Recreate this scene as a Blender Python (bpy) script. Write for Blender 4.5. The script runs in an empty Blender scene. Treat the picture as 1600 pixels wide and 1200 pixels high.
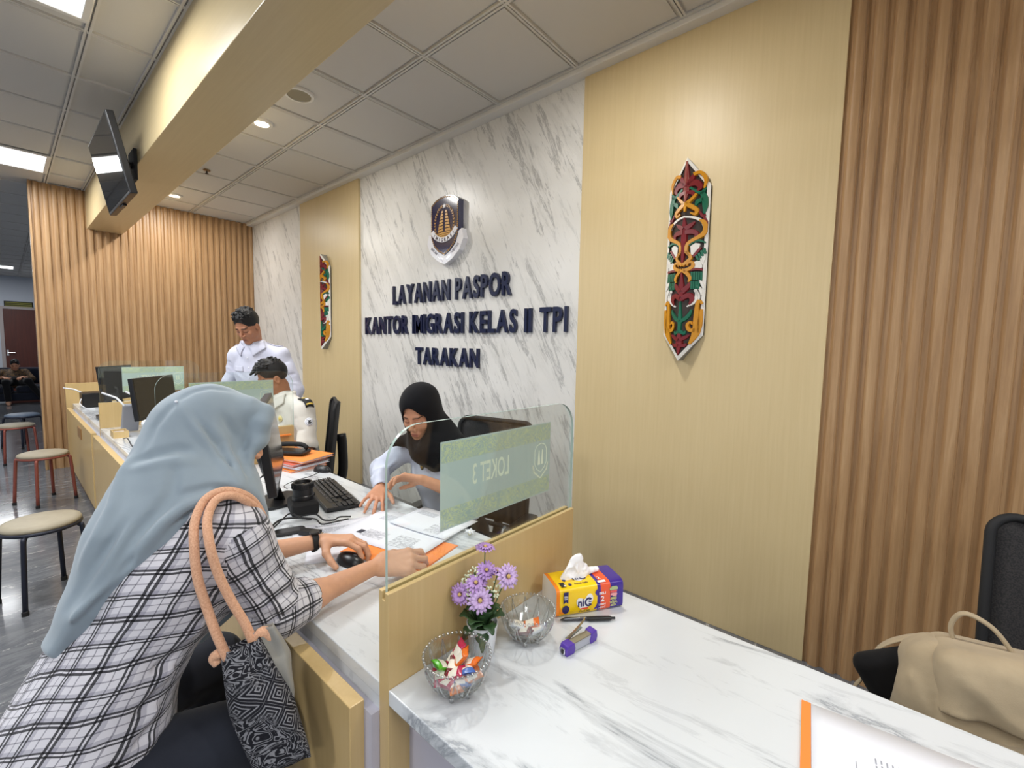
import bpy, bmesh, math, random
import numpy as np
from mathutils import Vector, Matrix

SC = bpy.context.scene
COL = SC.collection
R = math.radians
rnd = random.Random(7)

# ------------------------------------------------------------------ camera
cam = bpy.data.cameras.new('camera')
cam.sensor_width = 36.0
cam.lens = 36.0 * 691.546 / 1600.0
cam.clip_start = 0.02
cam_o = bpy.data.objects.new('camera', cam)
COL.objects.link(cam_o)
a_, p_, r_ = R(40.9609), R(4.5773), R(-1.1057)
f_ = Vector((-math.sin(a_) * math.cos(p_), math.cos(a_) * math.cos(p_), -math.sin(p_)))
rt_ = Vector((math.cos(a_), math.sin(a_), 0))
dn_ = f_.cross(rt_)
rx_ = math.cos(r_) * rt_ + math.sin(r_) * dn_
dx_ = -math.sin(r_) * rt_ + math.cos(r_) * dn_
cam_o.matrix_world = Matrix(((rx_.x, -dx_.x, -f_.x, 0), (rx_.y, -dx_.y, -f_.y, 0),
                             (rx_.z, -dx_.z, -f_.z, 1.48), (0, 0, 0, 1)))
SC.camera = cam_o

# ------------------------------------------------------------------ light
SC.view_settings.view_transform = 'Standard'
SC.view_settings.look = 'None'
SC.view_settings.gamma = 1.0
SC.view_settings.use_curve_mapping = False
SC.view_settings.exposure = 0.02
SC.cycles.use_denoising = True
SC.cycles.max_bounces = 8
SC.cycles.transparent_max_bounces = 16
SC.cycles.sample_clamp_indirect = 6.0
SC.cycles.caustics_reflective = False
SC.cycles.caustics_refractive = False

w = bpy.data.worlds.new('world')
SC.world = w
w.use_nodes = True
w.node_tree.nodes['Background'].inputs[0].default_value = (0.86, 0.93, 1.0, 1)
w.node_tree.nodes['Background'].inputs[1].default_value = 0.55

CEIL = 3.2
WALL_Y = 2.486


def area(name, loc, sx, sy, power, col=(1, 1, 1), rot=(0, 0, 0)):
    l = bpy.data.lights.new(name, 'AREA')
    l.shape = 'RECTANGLE'
    l.size, l.size_y = sx, sy
    l.energy = power
    l.color = col
    o = bpy.data.objects.new(name, l)
    COL.objects.link(o)
    o.location = loc
    o.rotation_euler = rot
    return o


# fluorescent troffers in view, plus unseen fill lamps added to brighten the hall (visible ones get their fixture further down)
for x_, p in ((-3.11, 62), (-6.46, 44), (0.2, 22), (3.2, 55)):  # first two are troffers in view, the others unseen added fill
    area('troffer_or_fill_light', (x_, -0.25, 3.165), 0.6, 1.2, p, (0.97, 0.985, 1.0))
for x_, y_, p in ((-1.4, -2.6, 60), (1.9, -2.6, 60), (-4.8, -2.6, 45), (-8.5, -2.6, 40), (-11.5, -0.6, 30), (-16.3, -0.35, 45)):  # unseen lamps added as fill; only the last, in the corridor, is in view
    area('troffer_or_fill_light', (x_, y_, 3.165), 0.6, 1.2, p, (0.97, 0.985, 1.0))
# recessed downlights over the staff side
DOWN = [(1.47, 1.417), (-1.2, 1.417), (-3.87, 1.417), (-6.54, 1.417)]
for x_, y_ in DOWN:
    l = bpy.data.lights.new('downlight_lamp', 'AREA')
    l.shape = 'DISK'
    l.size = 0.10
    l.energy = 22
    l.color = (1.0, 0.975, 0.93)
    o = bpy.data.objects.new('downlight_lamp', l)
    COL.objects.link(o)
    o.location = (x_, y_, 3.185)
# ------------------------------------------------------------------ helpers
def lin(c):
    c = c / 255.0
    return c / 12.92 if c <= 0.04045 else ((c + 0.055) / 1.055) ** 2.4


def rgb(r, g, b):
    return (lin(r), lin(g), lin(b), 1.0)


def mat(name, col, rough=0.5, metal=0.0, spec=0.5, emit=None, estr=1.0, alpha=1.0, coat=0.0, sheen=0.0):
    m = bpy.data.materials.new(name)
    m.use_nodes = True
    b = m.node_tree.nodes['Principled BSDF']
    b.inputs['Base Color'].default_value = rgb(*col)
    b.inputs['Roughness'].default_value = rough
    b.inputs['Metallic'].default_value = metal
    b.inputs['Specular IOR Level'].default_value = spec
    b.inputs['Coat Weight'].default_value = coat
    b.inputs['Sheen Weight'].default_value = sheen
    if emit:
        b.inputs['Emission Color'].default_value = rgb(*emit)
        b.inputs['Emission Strength'].default_value = estr
    if alpha < 1:
        b.inputs['Alpha'].default_value = alpha
    return m


class NT:
    """small node-tree writer"""
    def __init__(s, m):
        s.m = m
        s.t = m.node_tree
        s.b = m.node_tree.nodes['Principled BSDF']

    def n(s, typ, **kw):
        x = s.t.nodes.new(typ)
        for k, v in kw.items():
            if k.startswith('i_'):
                x.inputs[k[2:].replace('_', ' ')].default_value = v
            else:
                setattr(x, k, v)
        return x

    def l(s, a, b):
        s.t.links.new(a, b)

    def coords(s, scale=(1, 1, 1), rot=(0, 0, 0), kind='Object', loc=(0, 0, 0)):
        tc = s.n('ShaderNodeTexCoord')
        mp = s.n('ShaderNodeMapping')
        mp.inputs['Scale'].default_value = scale
        mp.inputs['Rotation'].default_value = rot
        mp.inputs['Location'].default_value = loc
        s.l(tc.outputs[kind], mp.inputs['Vector'])
        return mp.outputs['Vector']

    def noise(s, vec, scale=5, detail=4, rough=0.5, dist=0.0):
        x = s.n('ShaderNodeTexNoise')
        x.inputs['Scale'].default_value = scale
        x.inputs['Detail'].default_value = detail
        x.inputs['Roughness'].default_value = rough
        x.inputs['Distortion'].default_value = dist
        s.l(vec, x.inputs['Vector'])
        return x.outputs['Fac']

    def ramp(s, fac, stops):
        x = s.n('ShaderNodeValToRGB')
        e = x.color_ramp.elements
        while len(e) < len(stops):
            e.new(0.5)
        for i, (p, c) in enumerate(stops):
            e[i].position = p
            e[i].color = rgb(*c) if not isinstance(c, float) else (c, c, c, 1)
        s.l(fac, x.inputs['Fac'])
        return x.outputs['Color']

    def mix(s, fac, a, b, mode='MIX'):
        x = s.n('ShaderNodeMix', data_type='RGBA', blend_type=mode)
        for v, k in ((fac, 0), (a, 6), (b, 7)):
            if isinstance(v, (int, float)):
                x.inputs[k].default_value = v
            elif isinstance(v, tuple):
                x.inputs[k].default_value = rgb(*v) if len(v) == 3 else v
            else:
                s.l(v, x.inputs[k])
        return x.outputs[2]

    def math(s, op, a, b=0.0, c=None):
        x = s.n('ShaderNodeMath', operation=op)
        for k, v in enumerate((a, b) if c is None else (a, b, c)):
            if isinstance(v, (int, float)):
                x.inputs[k].default_value = v
            else:
                s.l(v, x.inputs[k])
        return x.outputs[0]

    def color(s, c):
        s.l(c, s.b.inputs['Base Color'])

    def bump(s, h, strength=0.3, dist=0.01):
        x = s.n('ShaderNodeBump')
        x.inputs['Strength'].default_value = strength
        x.inputs['Distance'].default_value = dist
        s.l(h, x.inputs['Height'])
        s.l(x.outputs['Normal'], s.b.inputs['Normal'])


def grain(name, c1, c2, stretch=(14, 14, 0.8), rough=0.45, spec=0.5, scale=3.0, bumpy=0.0):
    m = mat(name, c1, rough, spec=spec)
    t = NT(m)
    v = t.coords(stretch)
    f = t.noise(v, scale, 6, 0.6, 0.3)
    t.color(t.ramp(f, [(0.3, c1), (0.7, c2)]))
    if bumpy:
        t.bump(f, bumpy, 0.003)
    return m


def fabric(name, c1, c2=None, scale=350, rough=0.9, bump=0.25, sheen=0.2):
    m = mat(name, c1, rough, spec=0.2, sheen=sheen)
    t = NT(m)
    v = t.coords()
    f = t.noise(v, scale, 2, 0.6)
    if c2:
        g = t.noise(v, 9, 4, 0.6)
        t.color(t.ramp(g, [(0.3, c1), (0.7, c2)]))
    t.bump(f, bump, 0.001)
    return m


def glass_mat(name, tint=(251, 254, 253), base=0.05):
    m = bpy.data.materials.new(name)
    m.use_nodes = True
    t = m.node_tree
    t.nodes.clear()
    out = t.nodes.new('ShaderNodeOutputMaterial')
    mx = t.nodes.new('ShaderNodeMixShader')
    tr = t.nodes.new('ShaderNodeBsdfTransparent')
    gl = t.nodes.new('ShaderNodeBsdfGlossy')
    fr = t.nodes.new('ShaderNodeLayerWeight')
    fr.inputs['Blend'].default_value = 0.25
    mm = t.nodes.new('ShaderNodeMath')
    mm.operation = 'MULTIPLY_ADD'
    mm.inputs[1].default_value = 0.22
    mm.inputs[2].default_value = base
    mm.use_clamp = True
    tr.inputs[0].default_value = rgb(*tint)
    gl.inputs['Roughness'].default_value = 0.03
    t.links.new(fr.outputs['Fresnel'], mm.inputs[0])
    t.links.new(mm.outputs[0], mx.inputs[0])
    t.links.new(tr.outputs[0], mx.inputs[1])
    t.links.new(gl.outputs[0], mx.inputs[2])
    t.links.new(mx.outputs[0], out.inputs[0])
    return m


class MB:
    """mesh builder: collects pieces that become ONE mesh object"""
    def __init__(s):
        s.v, s.f, s.mi = [], [], []
        s.cur = 0

    def add(s, verts, faces):
        o = len(s.v)
        s.v += [tuple(map(float, p)) for p in verts]
        s.f += [tuple(i + o for i in f) for f in faces]
        s.mi += [s.cur] * len(faces)
        return s

    def box(s, lo, hi, M=None):
        (x0, y0, z0), (x1, y1, z1) = lo, hi
        v = [(x0, y0, z0), (x1, y0, z0), (x1, y1, z0), (x0, y1, z0), (x0, y0, z1), (x1, y0, z1), (x1, y1, z1), (x0, y1, z1)]
        if M is not None:
            v = [M @ Vector(p) for p in v]
        return s.add(v, [(0, 3, 2, 1), (4, 5, 6, 7), (0, 1, 5, 4), (1, 2, 6, 5), (2, 3, 7, 6), (3, 0, 4, 7)])

    def prism(s, poly, z0, z1, M=None):
        """poly: list of (x,y) extruded z0..z1 (then M)"""
        n = len(poly)
        v = [(x, y, z0) for x, y in poly] + [(x, y, z1) for x, y in poly]
        if M is not None:
            v = [M @ Vector(p) for p in v]
        f = [tuple(range(n))[::-1], tuple(range(n, 2 * n))]
        f += [(i, (i + 1) % n, n + (i + 1) % n, n + i) for i in range(n)]
        return s.add(v, f)

    def tube(s, pts, rad, seg=8, cap=True, closed=False, flat=1.0, up=None):
        pts = [Vector(p) for p in pts]
        n = len(pts)
        rs = rad if isinstance(rad, (list, tuple)) else [rad] * n
        ref = None
        V = []
        for i, p in enumerate(pts):
            if closed:
                t = pts[(i + 1) % n] - pts[i - 1]
            else:
                t = pts[min(i + 1, n - 1)] - pts[max(i - 1, 0)]
            if t.length < 1e-9:
                t = Vector((0, 0, 1))
            t.normalize()
            if ref is None:
                ref = Vector(up) if up else (Vector((0, 0, 1)) if abs(t.z) < 0.9 else Vector((1, 0, 0)))
            a = ref - t * ref.dot(t)
            if a.length < 1e-6:
                a = t.orthogonal()
            a.normalize()
            if not up:
                ref = a
            b = t.cross(a)
            for k in range(seg):
                an = 2 * math.pi * k / seg
                V.append(p + (a * math.cos(an) * flat + b * math.sin(an)) * rs[i])
        F = []
        for i in range(n if closed else n - 1):
            j = (i + 1) % n
            for k in range(seg):
                l = (k + 1) % seg
                F.append((i * seg + k, i * seg + l, j * seg + l, j * seg + k))
        if cap and not closed:
            F.append(tuple(range(seg))[::-1])
            F.append(tuple(range((n - 1) * seg, n * seg)))
        return s.add(V, F)

    def lathe(s, prof, seg=32, c=(0, 0, 0), M=None, mod=None):
        """prof: list of (r,z); closed on the axis where r==0"""
        V, F = [], []
        n = len(prof)
        for i, (r, z) in enumerate(prof):
            for k in range(seg):
                an = 2 * math.pi * k / seg
                rr = r * (mod(an, z) if mod else 1)
                V.append(Vector((c[0] + rr * math.cos(an), c[1] + rr * math.sin(an), c[2] + z)))
        if M is not None:
            V = [M @ p for p in V]
        for i in range(n - 1):
            for k in range(seg):
                l = (k + 1) % seg
                F.append((i * seg + k, i * seg + l, (i + 1) * seg + l, (i + 1) * seg + k))
        if prof[0][0] > 0:
            F.append(tuple(range(seg))[::-1])
        if prof[-1][0] > 0:
            F.append(tuple(range((n - 1) * seg, n * seg)))
        return s.add(V, F)

    def grid(s, fn, nu, nv, thick=0.0):
        """fn(u,v)->point, u,v in 0..1; optional thickness along local normal handled by solidify elsewhere"""
        V = [fn(i / nu, j / nv) for j in range(nv + 1) for i in range(nu + 1)]
        F = [(j * (nu + 1) + i, j * (nu + 1) + i + 1, (j + 1) * (nu + 1) + i + 1, (j + 1) * (nu + 1) + i)
             for j in range(nv) for i in range(nu)]
        return s.add(V, F)

    def ball(s, c, r, seg=12, rings=8, M=None):
        if not isinstance(r, (tuple, list)):
            r = (r, r, r)
        V, F = [], []
        for i in range(rings + 1):
            th = math.pi * i / rings
            for k in range(seg):
                an = 2 * math.pi * k / seg
                p = Vector((r[0] * math.sin(th) * math.cos(an), r[1] * math.sin(th) * math.sin(an), r[2] * math.cos(th)))
                if M is not None:
                    p = M @ p
                V.append(Vector(c) + p)
        for i in range(rings):
            for k in range(seg):
                l = (k + 1) % seg
                F.append((i * seg + k, (i + 1) * seg + k, (i + 1) * seg + l, i * seg + l))
        return s.add(V, F)

    def build(s, name, mats, parent=None, smooth=False, bevel=0.0, bseg=2, solid=0.0, subsurf=0, world=False, loc=None, ang=None):
        me = bpy.data.meshes.new(name)
        v = s.v
        if world and parent is not None:
            off = Vector((0, 0, 0))
            q = parent
            while q is not None:
                off += q.location
                q = q.parent
            v = [Vector(p) - off for p in v]
        if loc is not None:
            v = [Vector(p) - Vector(loc) for p in v]
        me.from_pydata([tuple(p) for p in v], [], s.f)
        for m in (mats if isinstance(mats, (list, tuple)) else [mats]):
            me.materials.append(m)
        if len(set(s.mi)) > 1:
            me.polygons.foreach_set('material_index', s.mi)
        bm = bmesh.new()
        bm.from_mesh(me)
        bmesh.ops.remove_doubles(bm, verts=bm.verts, dist=1e-6)
        bmesh.ops.recalc_face_normals(bm, faces=bm.faces)
        bm.to_mesh(me)
        bm.free()
        if smooth:
            me.polygons.foreach_set('use_smooth', [True] * len(me.polygons))
            if ang:
                me.set_sharp_from_angle(angle=R(ang))
        o = bpy.data.objects.new(name, me)
        COL.objects.link(o)
        if loc is not None:
            o.location = loc
        if parent is not None:
            o.parent = parent
        if solid:
            md = o.modifiers.new('solid', 'SOLIDIFY')
            md.thickness = solid
            md.offset = 0
        if bevel:
            md = o.modifiers.new('bevel', 'BEVEL')
            md.width = bevel
            md.segments = bseg
            md.limit_method = 'ANGLE'
            md.angle_limit = R(40)
            md.harden_normals = False
        if subsurf:
            md = o.modifiers.new('sub', 'SUBSURF')
            md.levels = md.render_levels = subsurf
        return o


def tag(o, label=None, cat=None, group=None, kind=None):
    if label:
        o['label'] = label
    if cat:
        o['category'] = cat
    if group:
        o['group'] = group
    if kind:
        o['kind'] = kind
    return o


def thing(name, label, cat, loc=(0, 0, 0), rz=0.0, group=None):
    o = bpy.data.objects.new(name, None)
    COL.objects.link(o)
    o.empty_display_size = 0.05
    o.location = loc
    o.rotation_euler = (0, 0, rz)
    return tag(o, label, cat, group)


def struct(o):
    o['kind'] = 'structure'
    return o


def copy_tree(o, parent=None):
    c = o.copy()
    COL.objects.link(c)
    if parent is not None:
        c.parent = parent
    for ch in list(o.children):
        copy_tree(ch, c)
    return c


def text_mesh(txt, size=1.0, offset=0.0, extrude=0.0, sx=1.0, align='LEFT', spacing=1.0):
    """(verts, faces, width) of a line of lettering lying in XY"""
    cu = bpy.data.curves.new('lettering', 'FONT')
    cu.body = txt
    cu.size = size
    cu.offset = offset
    cu.extrude = extrude
    cu.align_x = align
    cu.space_character = spacing
    cu.resolution_u = 4
    o = bpy.data.objects.new('lettering', cu)
    COL.objects.link(o)
    dg = bpy.context.evaluated_depsgraph_get()
    dg.update()
    me = bpy.data.meshes.new_from_object(o.evaluated_get(dg))
    v = [Vector((p.co.x * sx, p.co.y, p.co.z)) for p in me.vertices]
    f = [tuple(p.vertices) for p in me.polygons]
    bpy.data.objects.remove(o)
    bpy.data.curves.remove(cu)
    bpy.data.meshes.remove(me)
    return v, f


def fit_text(txt, x0, x1, y0, y1, offset=0.0, extrude=0.0, M=None, mb=None):
    """lettering stretched to fill the rectangle x0..x1, y0..y1"""
    v, f = text_mesh(txt, 1.0, offset, extrude)
    if not v:
        return mb
    ax, bx = min(p.x for p in v), max(p.x for p in v)
    ay, by = min(p.y for p in v), max(p.y for p in v)
    v = [Vector((x0 + (p.x - ax) / (bx - ax) * (x1 - x0), y0 + (p.y - ay) / (by - ay) * (y1 - y0), p.z)) for p in v]
    if M is not None:
        v = [M @ p for p in v]
    mb = mb or MB()
    mb.add(v, f)
    return mb


def frame(o, x, y, z=None):
    """matrix with given origin and axes"""
    x = Vector(x).normalized()
    y = Vector(y)
    y = (y - x * y.dot(x)).normalized()
    z = x.cross(y)
    o = Vector(o)
    return Matrix(((x.x, y.x, z.x, o.x), (x.y, y.y, z.y, o.y), (x.z, y.z, z.z, o.z), (0, 0, 0, 1)))


def rrect(w, h, r, n=5, cx=0, cy=0):
    p = []
    for sx, sy, a0 in ((1, 1, 0), (-1, 1, 90), (-1, -1, 180), (1, -1, 270)):
        for k in range(n + 1):
            a = R(a0 + 90 * k / n)
            p.append((cx + sx * (w / 2 - r) + r * math.cos(a), cy + sy * (h / 2 - r) + r * math.sin(a)))
    return p


def bez(pts, n=24):
    """Catmull-Rom through points"""
    P = [Vector(p) for p in pts]
    P = [P[0] * 2 - P[1]] + P + [P[-1] * 2 - P[-2]]
    out = []
    m = len(P) - 3
    for i in range(m):
        k = max(2, n // m)
        for j in range(k):
            t = j / k
            a, b, c, d = P[i:i + 4]
            out.append(0.5 * ((2 * b) + (c - a) * t + (2 * a - 5 * b + 4 * c - d) * t * t + (3 * b - a - 3 * c + d) * t ** 3))
    out.append(P[-2])
    return out
# ------------------------------------------------------------------ materials of the room
def marble_wall():
    m = mat('marble_wall', (222, 222, 220), 0.33, spec=0.5)
    t = NT(m)
    # streaks lean from upper left to lower right
    v = t.coords((1, 1, 1), (0, R(27), 0))
    mp = t.n('ShaderNodeMapping')
    mp.inputs['Scale'].default_value = (5.0, 1.0, 0.75)
    t.l(v, mp.inputs['Vector'])
    v = mp.outputs['Vector']
    a = t.noise(v, 2.6, 8, 0.72, 0.35)
    b = t.noise(v, 5.5, 8, 0.75, 0.5)
    g = t.noise(t.coords(), 1.6, 3, 0.5)
    base = t.ramp(g, [(0.3, (214, 213, 209)), (0.7, (229, 228, 225))])
    va = t.ramp(a, [(0.0, 0.0), (0.55, 0.0), (0.585, 0.42), (0.605, 0.75), (0.63, 0.15), (0.74, 0.0)])
    vb = t.ramp(b, [(0.0, 0.0), (0.56, 0.0), (0.63, 0.38), (0.68, 0.0)])
    mq = t.n('ShaderNodeMapping')
    mq.inputs['Scale'].default_value = (3.0, 1.0, 0.6)
    mq.inputs['Location'].default_value = (3.1, 0, 1.7)
    t.l(t.coords((1, 1, 1), (0, R(30), 0)), mq.inputs['Vector'])
    cl = t.noise(mq.outputs['Vector'], 2.2, 7, 0.7, 0.6)
    vc = t.ramp(cl, [(0.0, 0.0), (0.50, 0.0), (0.62, 0.24), (0.74, 0.06)])
    base = t.mix(vc, base, (176, 176, 172))
    c = t.mix(va, base, (138, 138, 138))
    c = t.mix(vb, c, (160, 160, 157))
    t.color(c)
    return m


def marble_top():
    m = mat('marble_top', (232, 234, 235), 0.16, spec=0.5)
    t = NT(m)
    v = t.coords((1, 1, 1), (0, 0, R(-7)))
    mp = t.n('ShaderNodeMapping')
    mp.inputs['Scale'].default_value = (0.75, 3.6, 1)
    t.l(v, mp.inputs['Vector'])
    v2 = mp.outputs['Vector']
    a = t.noise(v2, 1.7, 9, 0.66, 0.9)
    b = t.noise(v2, 4.0, 9, 0.72, 0.8)
    va = t.ramp(a, [(0.0, 0.0), (0.525, 0.0), (0.575, 0.35), (0.598, 0.85), (0.612, 0.25), (0.70, 0.0)])
    vb = t.ramp(b, [(0.0, 0.0), (0.57, 0.0), (0.62, 0.34), (0.67, 0.0)])
    c = t.mix(va, (214, 218, 221), (140, 145, 152))
    c = t.mix(vb, c, (172, 176, 181))
    t.color(c)
    return m


def floor_mat():
    m = mat('floor_stone', (120, 124, 128), 0.12, spec=0.5)
    t = NT(m)
    v = t.coords((2.6, 0.9, 1), (0, 0, R(-14)))
    a = t.noise(v, 2.0, 9, 0.7, 1.2)
    b = t.noise(v, 5.0, 9, 0.75, 1.0)
    c = t.ramp(a, [(0.25, (70, 72, 76)), (0.45, (108, 110, 114)), (0.55, (90, 92, 97)), (0.75, (140, 142, 145))])
    vb = t.ramp(b, [(0.0, 0.0), (0.585, 0.0), (0.63, 0.8), (0.66, 0.0)])
    c = t.mix(vb, c, (196, 194, 190))
    t.color(c)
    return m


def cream_mat(name, c1=(213, 193, 150), c2=(203, 182, 137), rough=0.42, stretch=(26, 26, 0.9)):
    m = mat(name, c1, rough, spec=0.5)
    t = NT(m)
    v = t.coords(stretch)
    f = t.noise(v, 2.2, 8, 0.65, 0.3)
    g = t.noise(t.coords((1, 1, 0.3)), 3.0, 3, 0.5)
    c = t.ramp(f, [(0.3, c1), (0.75, c2)])
    t.color(t.mix(0.2, c, t.ramp(g, [(0.3, c1), (0.7, c2)]), 'MIX'))
    return m


def slat_mat():
    m = mat('slat_wood', (182, 136, 82), 0.42, spec=0.45)
    t = NT(m)
    v = t.coords((14, 14, 0.55))
    f = t.noise(v, 2.0, 9, 0.68, 0.6)
    v2 = t.coords((40, 40, 1.6))
    g = t.noise(v2, 3.0, 6, 0.7, 0.2)
    c = t.ramp(f, [(0.25, (138, 106, 74)), (0.5, (170, 135, 96)), (0.78, (194, 161, 121))])
    d = t.ramp(g, [(0.35, 0.0), (0.7, 1.0)])
    t.color(t.mix(t.math('MULTIPLY', d, 0.22), c, (132, 98, 64)))
    return m


M_MARBLE = marble_wall()
M_TOP = marble_top()
M_FLOOR = floor_mat()
M_CREAM = cream_mat('cream_laminate')
M_CREAM_H = cream_mat('cream_laminate_counter', (209, 181, 128), (198, 168, 114), 0.32)
M_BEAM = cream_mat('cream_laminate_beam', (212, 192, 148), (203, 182, 138), 0.28, (0.9, 26, 26))
M_SLAT = slat_mat()
M_PLASTER = mat('wall_paint', (196, 202, 212), 0.8)
M_WHITE = mat('white_trim', (224, 222, 218), 0.5)
M_TILE = mat('ceiling_tile', (205, 202, 197), 0.9)
_t = NT(M_TILE)
_t.bump(_t.noise(_t.coords(), 160, 3, 0.6), 0.25, 0.002)
M_TBAR = mat('ceiling_rail', (210, 207, 202), 0.6)
M_DARKWOOD = mat('brown_laminate', (150, 112, 66), 0.4)

# floor
struct(MB().box((-19.5, -4.5, -0.1), (4.0, WALL_Y + 0.1, 0.0)).build('floor', M_FLOOR))

# ceiling: tiles between rails, one object
XL = [-0.95 - 0.65 * k for k in range(-7, 29)]
YL = [-3.5, -2.85, -2.2, -1.55, -0.9, -0.25, 0.40, 0.70, 1.08, 1.73, 2.40]
cb = MB()
cb.cur = 0
cb.box((-19.5, -4.5, 3.215), (4.0, WALL_Y + 0.1, 3.32))
cb.cur = 1
for x in XL:
    for dx in (-0.013, 0.004):
        cb.box((x + dx, -4.5, 3.2), (x + dx + 0.011, 2.40, 3.216))
for y in YL:
    for dy in (-0.016, 0.004):
        cb.box((-19.5, y + dy, 3.1995), (4.0, y + dy + 0.012, 3.216))
# reveal-edge tiles: slightly lowered centre panels
cb.cur = 0
for i in range(len(XL) - 1):
    for j in range(len(YL) - 1):
        x1, x0 = XL[i], XL[i + 1]
        y0, y1 = YL[j], YL[j + 1]
        if y1 - y0 < 0.34:
            continue
        cb.box((x0 + 0.03, y0 + 0.03, 3.2065), (x1 - 0.03, y1 - 0.03, 3.216))
struct(cb.build('ceiling', [M_TILE, M_TBAR]))

# feature wall: base + cladding panels
PX = [-7.22, -5.604, -4.255, -1.587, -0.252]
struct(MB().box((-7.22, WALL_Y, 0), (4.0, WALL_Y + 0.1, 3.3)).build('wall_back', M_PLASTER))
def panel(name, x0, x1, m, y0=WALL_Y - 0.012):
    return struct(MB().box((x0, y0, 0), (x1, WALL_Y + 0.002, 3.2)).build(name, m, bevel=0.002))
panel('wall_back_marble', PX[0], PX[1], M_MARBLE, WALL_Y - 0.006)
panel('wall_back_cream', PX[1], PX[2], M_CREAM, WALL_Y - 0.03)
panel('wall_back_marble', PX[2], PX[3], M_MARBLE, WALL_Y - 0.006)
panel('wall_back_cream', PX[3], PX[4], M_CREAM, WALL_Y - 0.02)


def slats(x0, x1, period, M, name, z0=0.0, z1=3.2):
    """fluted cladding as one extruded profile: local x along wall, y out of wall"""
    prof = []
    n = int(round((x1 - x0) / period))
    p = (x1 - x0) / n
    for i in range(n):
        o = x0 + i * p
        prof += [(o, 0.002), (o + 0.26 * p, 0.002), (o + 0.33 * p, 0.013), (o + 0.42 * p, 0.0185), (o + 0.52 * p, 0.020), (o + 0.72 * p, 0.020),
                 (o + 0.84 * p, 0.0185), (o + 0.93 * p, 0.013), (o + 0.985 * p, 0.002)]
    prof += [(x1, 0.002), (x1, -0.02), (x0, -0.02)]
    mb = MB()
    n = len(prof)
    V = [M @ Vector((x, y, z0)) for x, y in prof] + [M @ Vector((x, y, z1)) for x, y in prof]
    F = [(i, i + 1, n + i + 1, n + i) for i in range(n - 1)]
    mb.add(V, F)
    return struct(mb.build(name, M_SLAT, smooth=True, ang=28))


# right fluted section on the feature wall
slats(-0.252, 3.2, 0.0655, Matrix(((1, 0, 0, 0), (0, -1, 0, WALL_Y - 0.005), (0, 0, 1, 0), (0, 0, 0, 1))), 'wall_back_slat')
# left fluted wall facing down the counter
struct(MB().box((-7.36, 0.275, 0), (-7.235, WALL_Y + 0.1, 3.21)).build('wall_left', M_PLASTER))
slats(0.275, WALL_Y, 0.0705, Matrix(((0, 1, 0, -7.235), (1, 0, 0, 0), (0, 0, 1, 0), (0, 0, 0, 1))), 'wall_left_slat')
struct(MB().box((-7.37, 0.262, 0), (-7.21, 0.279, 3.2)).build('trim_1', M_SLAT, bevel=0.002))
# white perimeter trim where the ceiling meets the feature wall
struct(MB().box((-7.22, 2.40, 3.172), (4.0, WALL_Y + 0.02, 3.21)).build('trim_2', M_WHITE, bevel=0.004))
# dropped beam
struct(MB().box((-7.24, 0.715, 2.775), (4.0, 1.033, 3.21)).build('ceiling_beam', M_BEAM, bevel=0.004))
# corridor end
struct(MB().box((-18.62, -3.2, 0), (-18.5, 2.6, 3.3)).build('wall_corridor_end', M_PLASTER))
struct(MB().box((-18.5, 1.6, 0), (-7.36, 1.7, 3.3)).build('wall_corridor_side', M_PLASTER))
M_DOOR = grain('door_veneer', (92, 42, 30), (74, 33, 25), (10, 10, 0.6), 0.4)
d = struct(MB().box((-18.505, 0.06, 0), (-18.46, 0.92, 2.3)).build('door_1', M_DOOR, bevel=0.004))
fr = MB()
fr.box((-18.505, -0.01, 0), (-18.44, 0.06, 2.37)).box((-18.505, 0.92, 0), (-18.44, 0.99, 2.37)).box((-18.505, 0.06, 2.3), (-18.44, 0.92, 2.37))
fr.build('door_frame', mat('door_frame_paint', (170, 160, 158), 0.5), d)
hb = MB()
hb.tube([(-18.46, 0.1, 1.1), (-18.41, 0.1, 1.1), (-18.41, 0.24, 1.1)], 0.012, 8)
hb.box((-18.462, 0.08, 1.02), (-18.452, 0.12, 1.18))
hb.build('door_handle', mat('steel', (190, 190, 192), 0.25, 1.0), d)
# the unseen sides of the waiting hall
struct(MB().box((-19.5, -4.6, 0), (4.1, -4.5, 3.3)).build('wall_front', M_PLASTER))
struct(MB().box((4.0, -4.5, 0), (4.1, WALL_Y + 0.1, 3.3)).build('wall_right', M_PLASTER))
# ------------------------------------------------------------------ service counter
M_BLACK = mat('black_plastic', (22, 22, 24), 0.35)
M_BLACKM = mat('black_matte', (18, 18, 20), 0.75)
M_DGREY = mat('dark_grey_plastic', (52, 53, 56), 0.5)
M_CHROME = mat('chrome', (215, 215, 218), 0.12, 1.0)
M_SCREEN = mat('screen_glass', (24, 26, 29), 0.16, spec=0.5)
M_LAV = mat('pale_carcass', (190, 188, 200), 0.6)
M_PAPER = mat('paper', (230, 232, 240), 0.85, spec=0.2)
M_INK = mat('grey_print', (158, 160, 170), 0.8)
M_INKD = mat('dark_print', (58, 60, 72), 0.8)
M_ORANGE = mat('orange_card', (240, 140, 62), 0.7)
M_GLASS = glass_mat('clear_glass')
M_GLEDGE = mat('glass_edge', (176, 196, 186), 0.1, spec=0.8)
T = 0.75
DIV = [-0.7875, -2.915, -4.985, -7.165]       # divider centre planes


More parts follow.
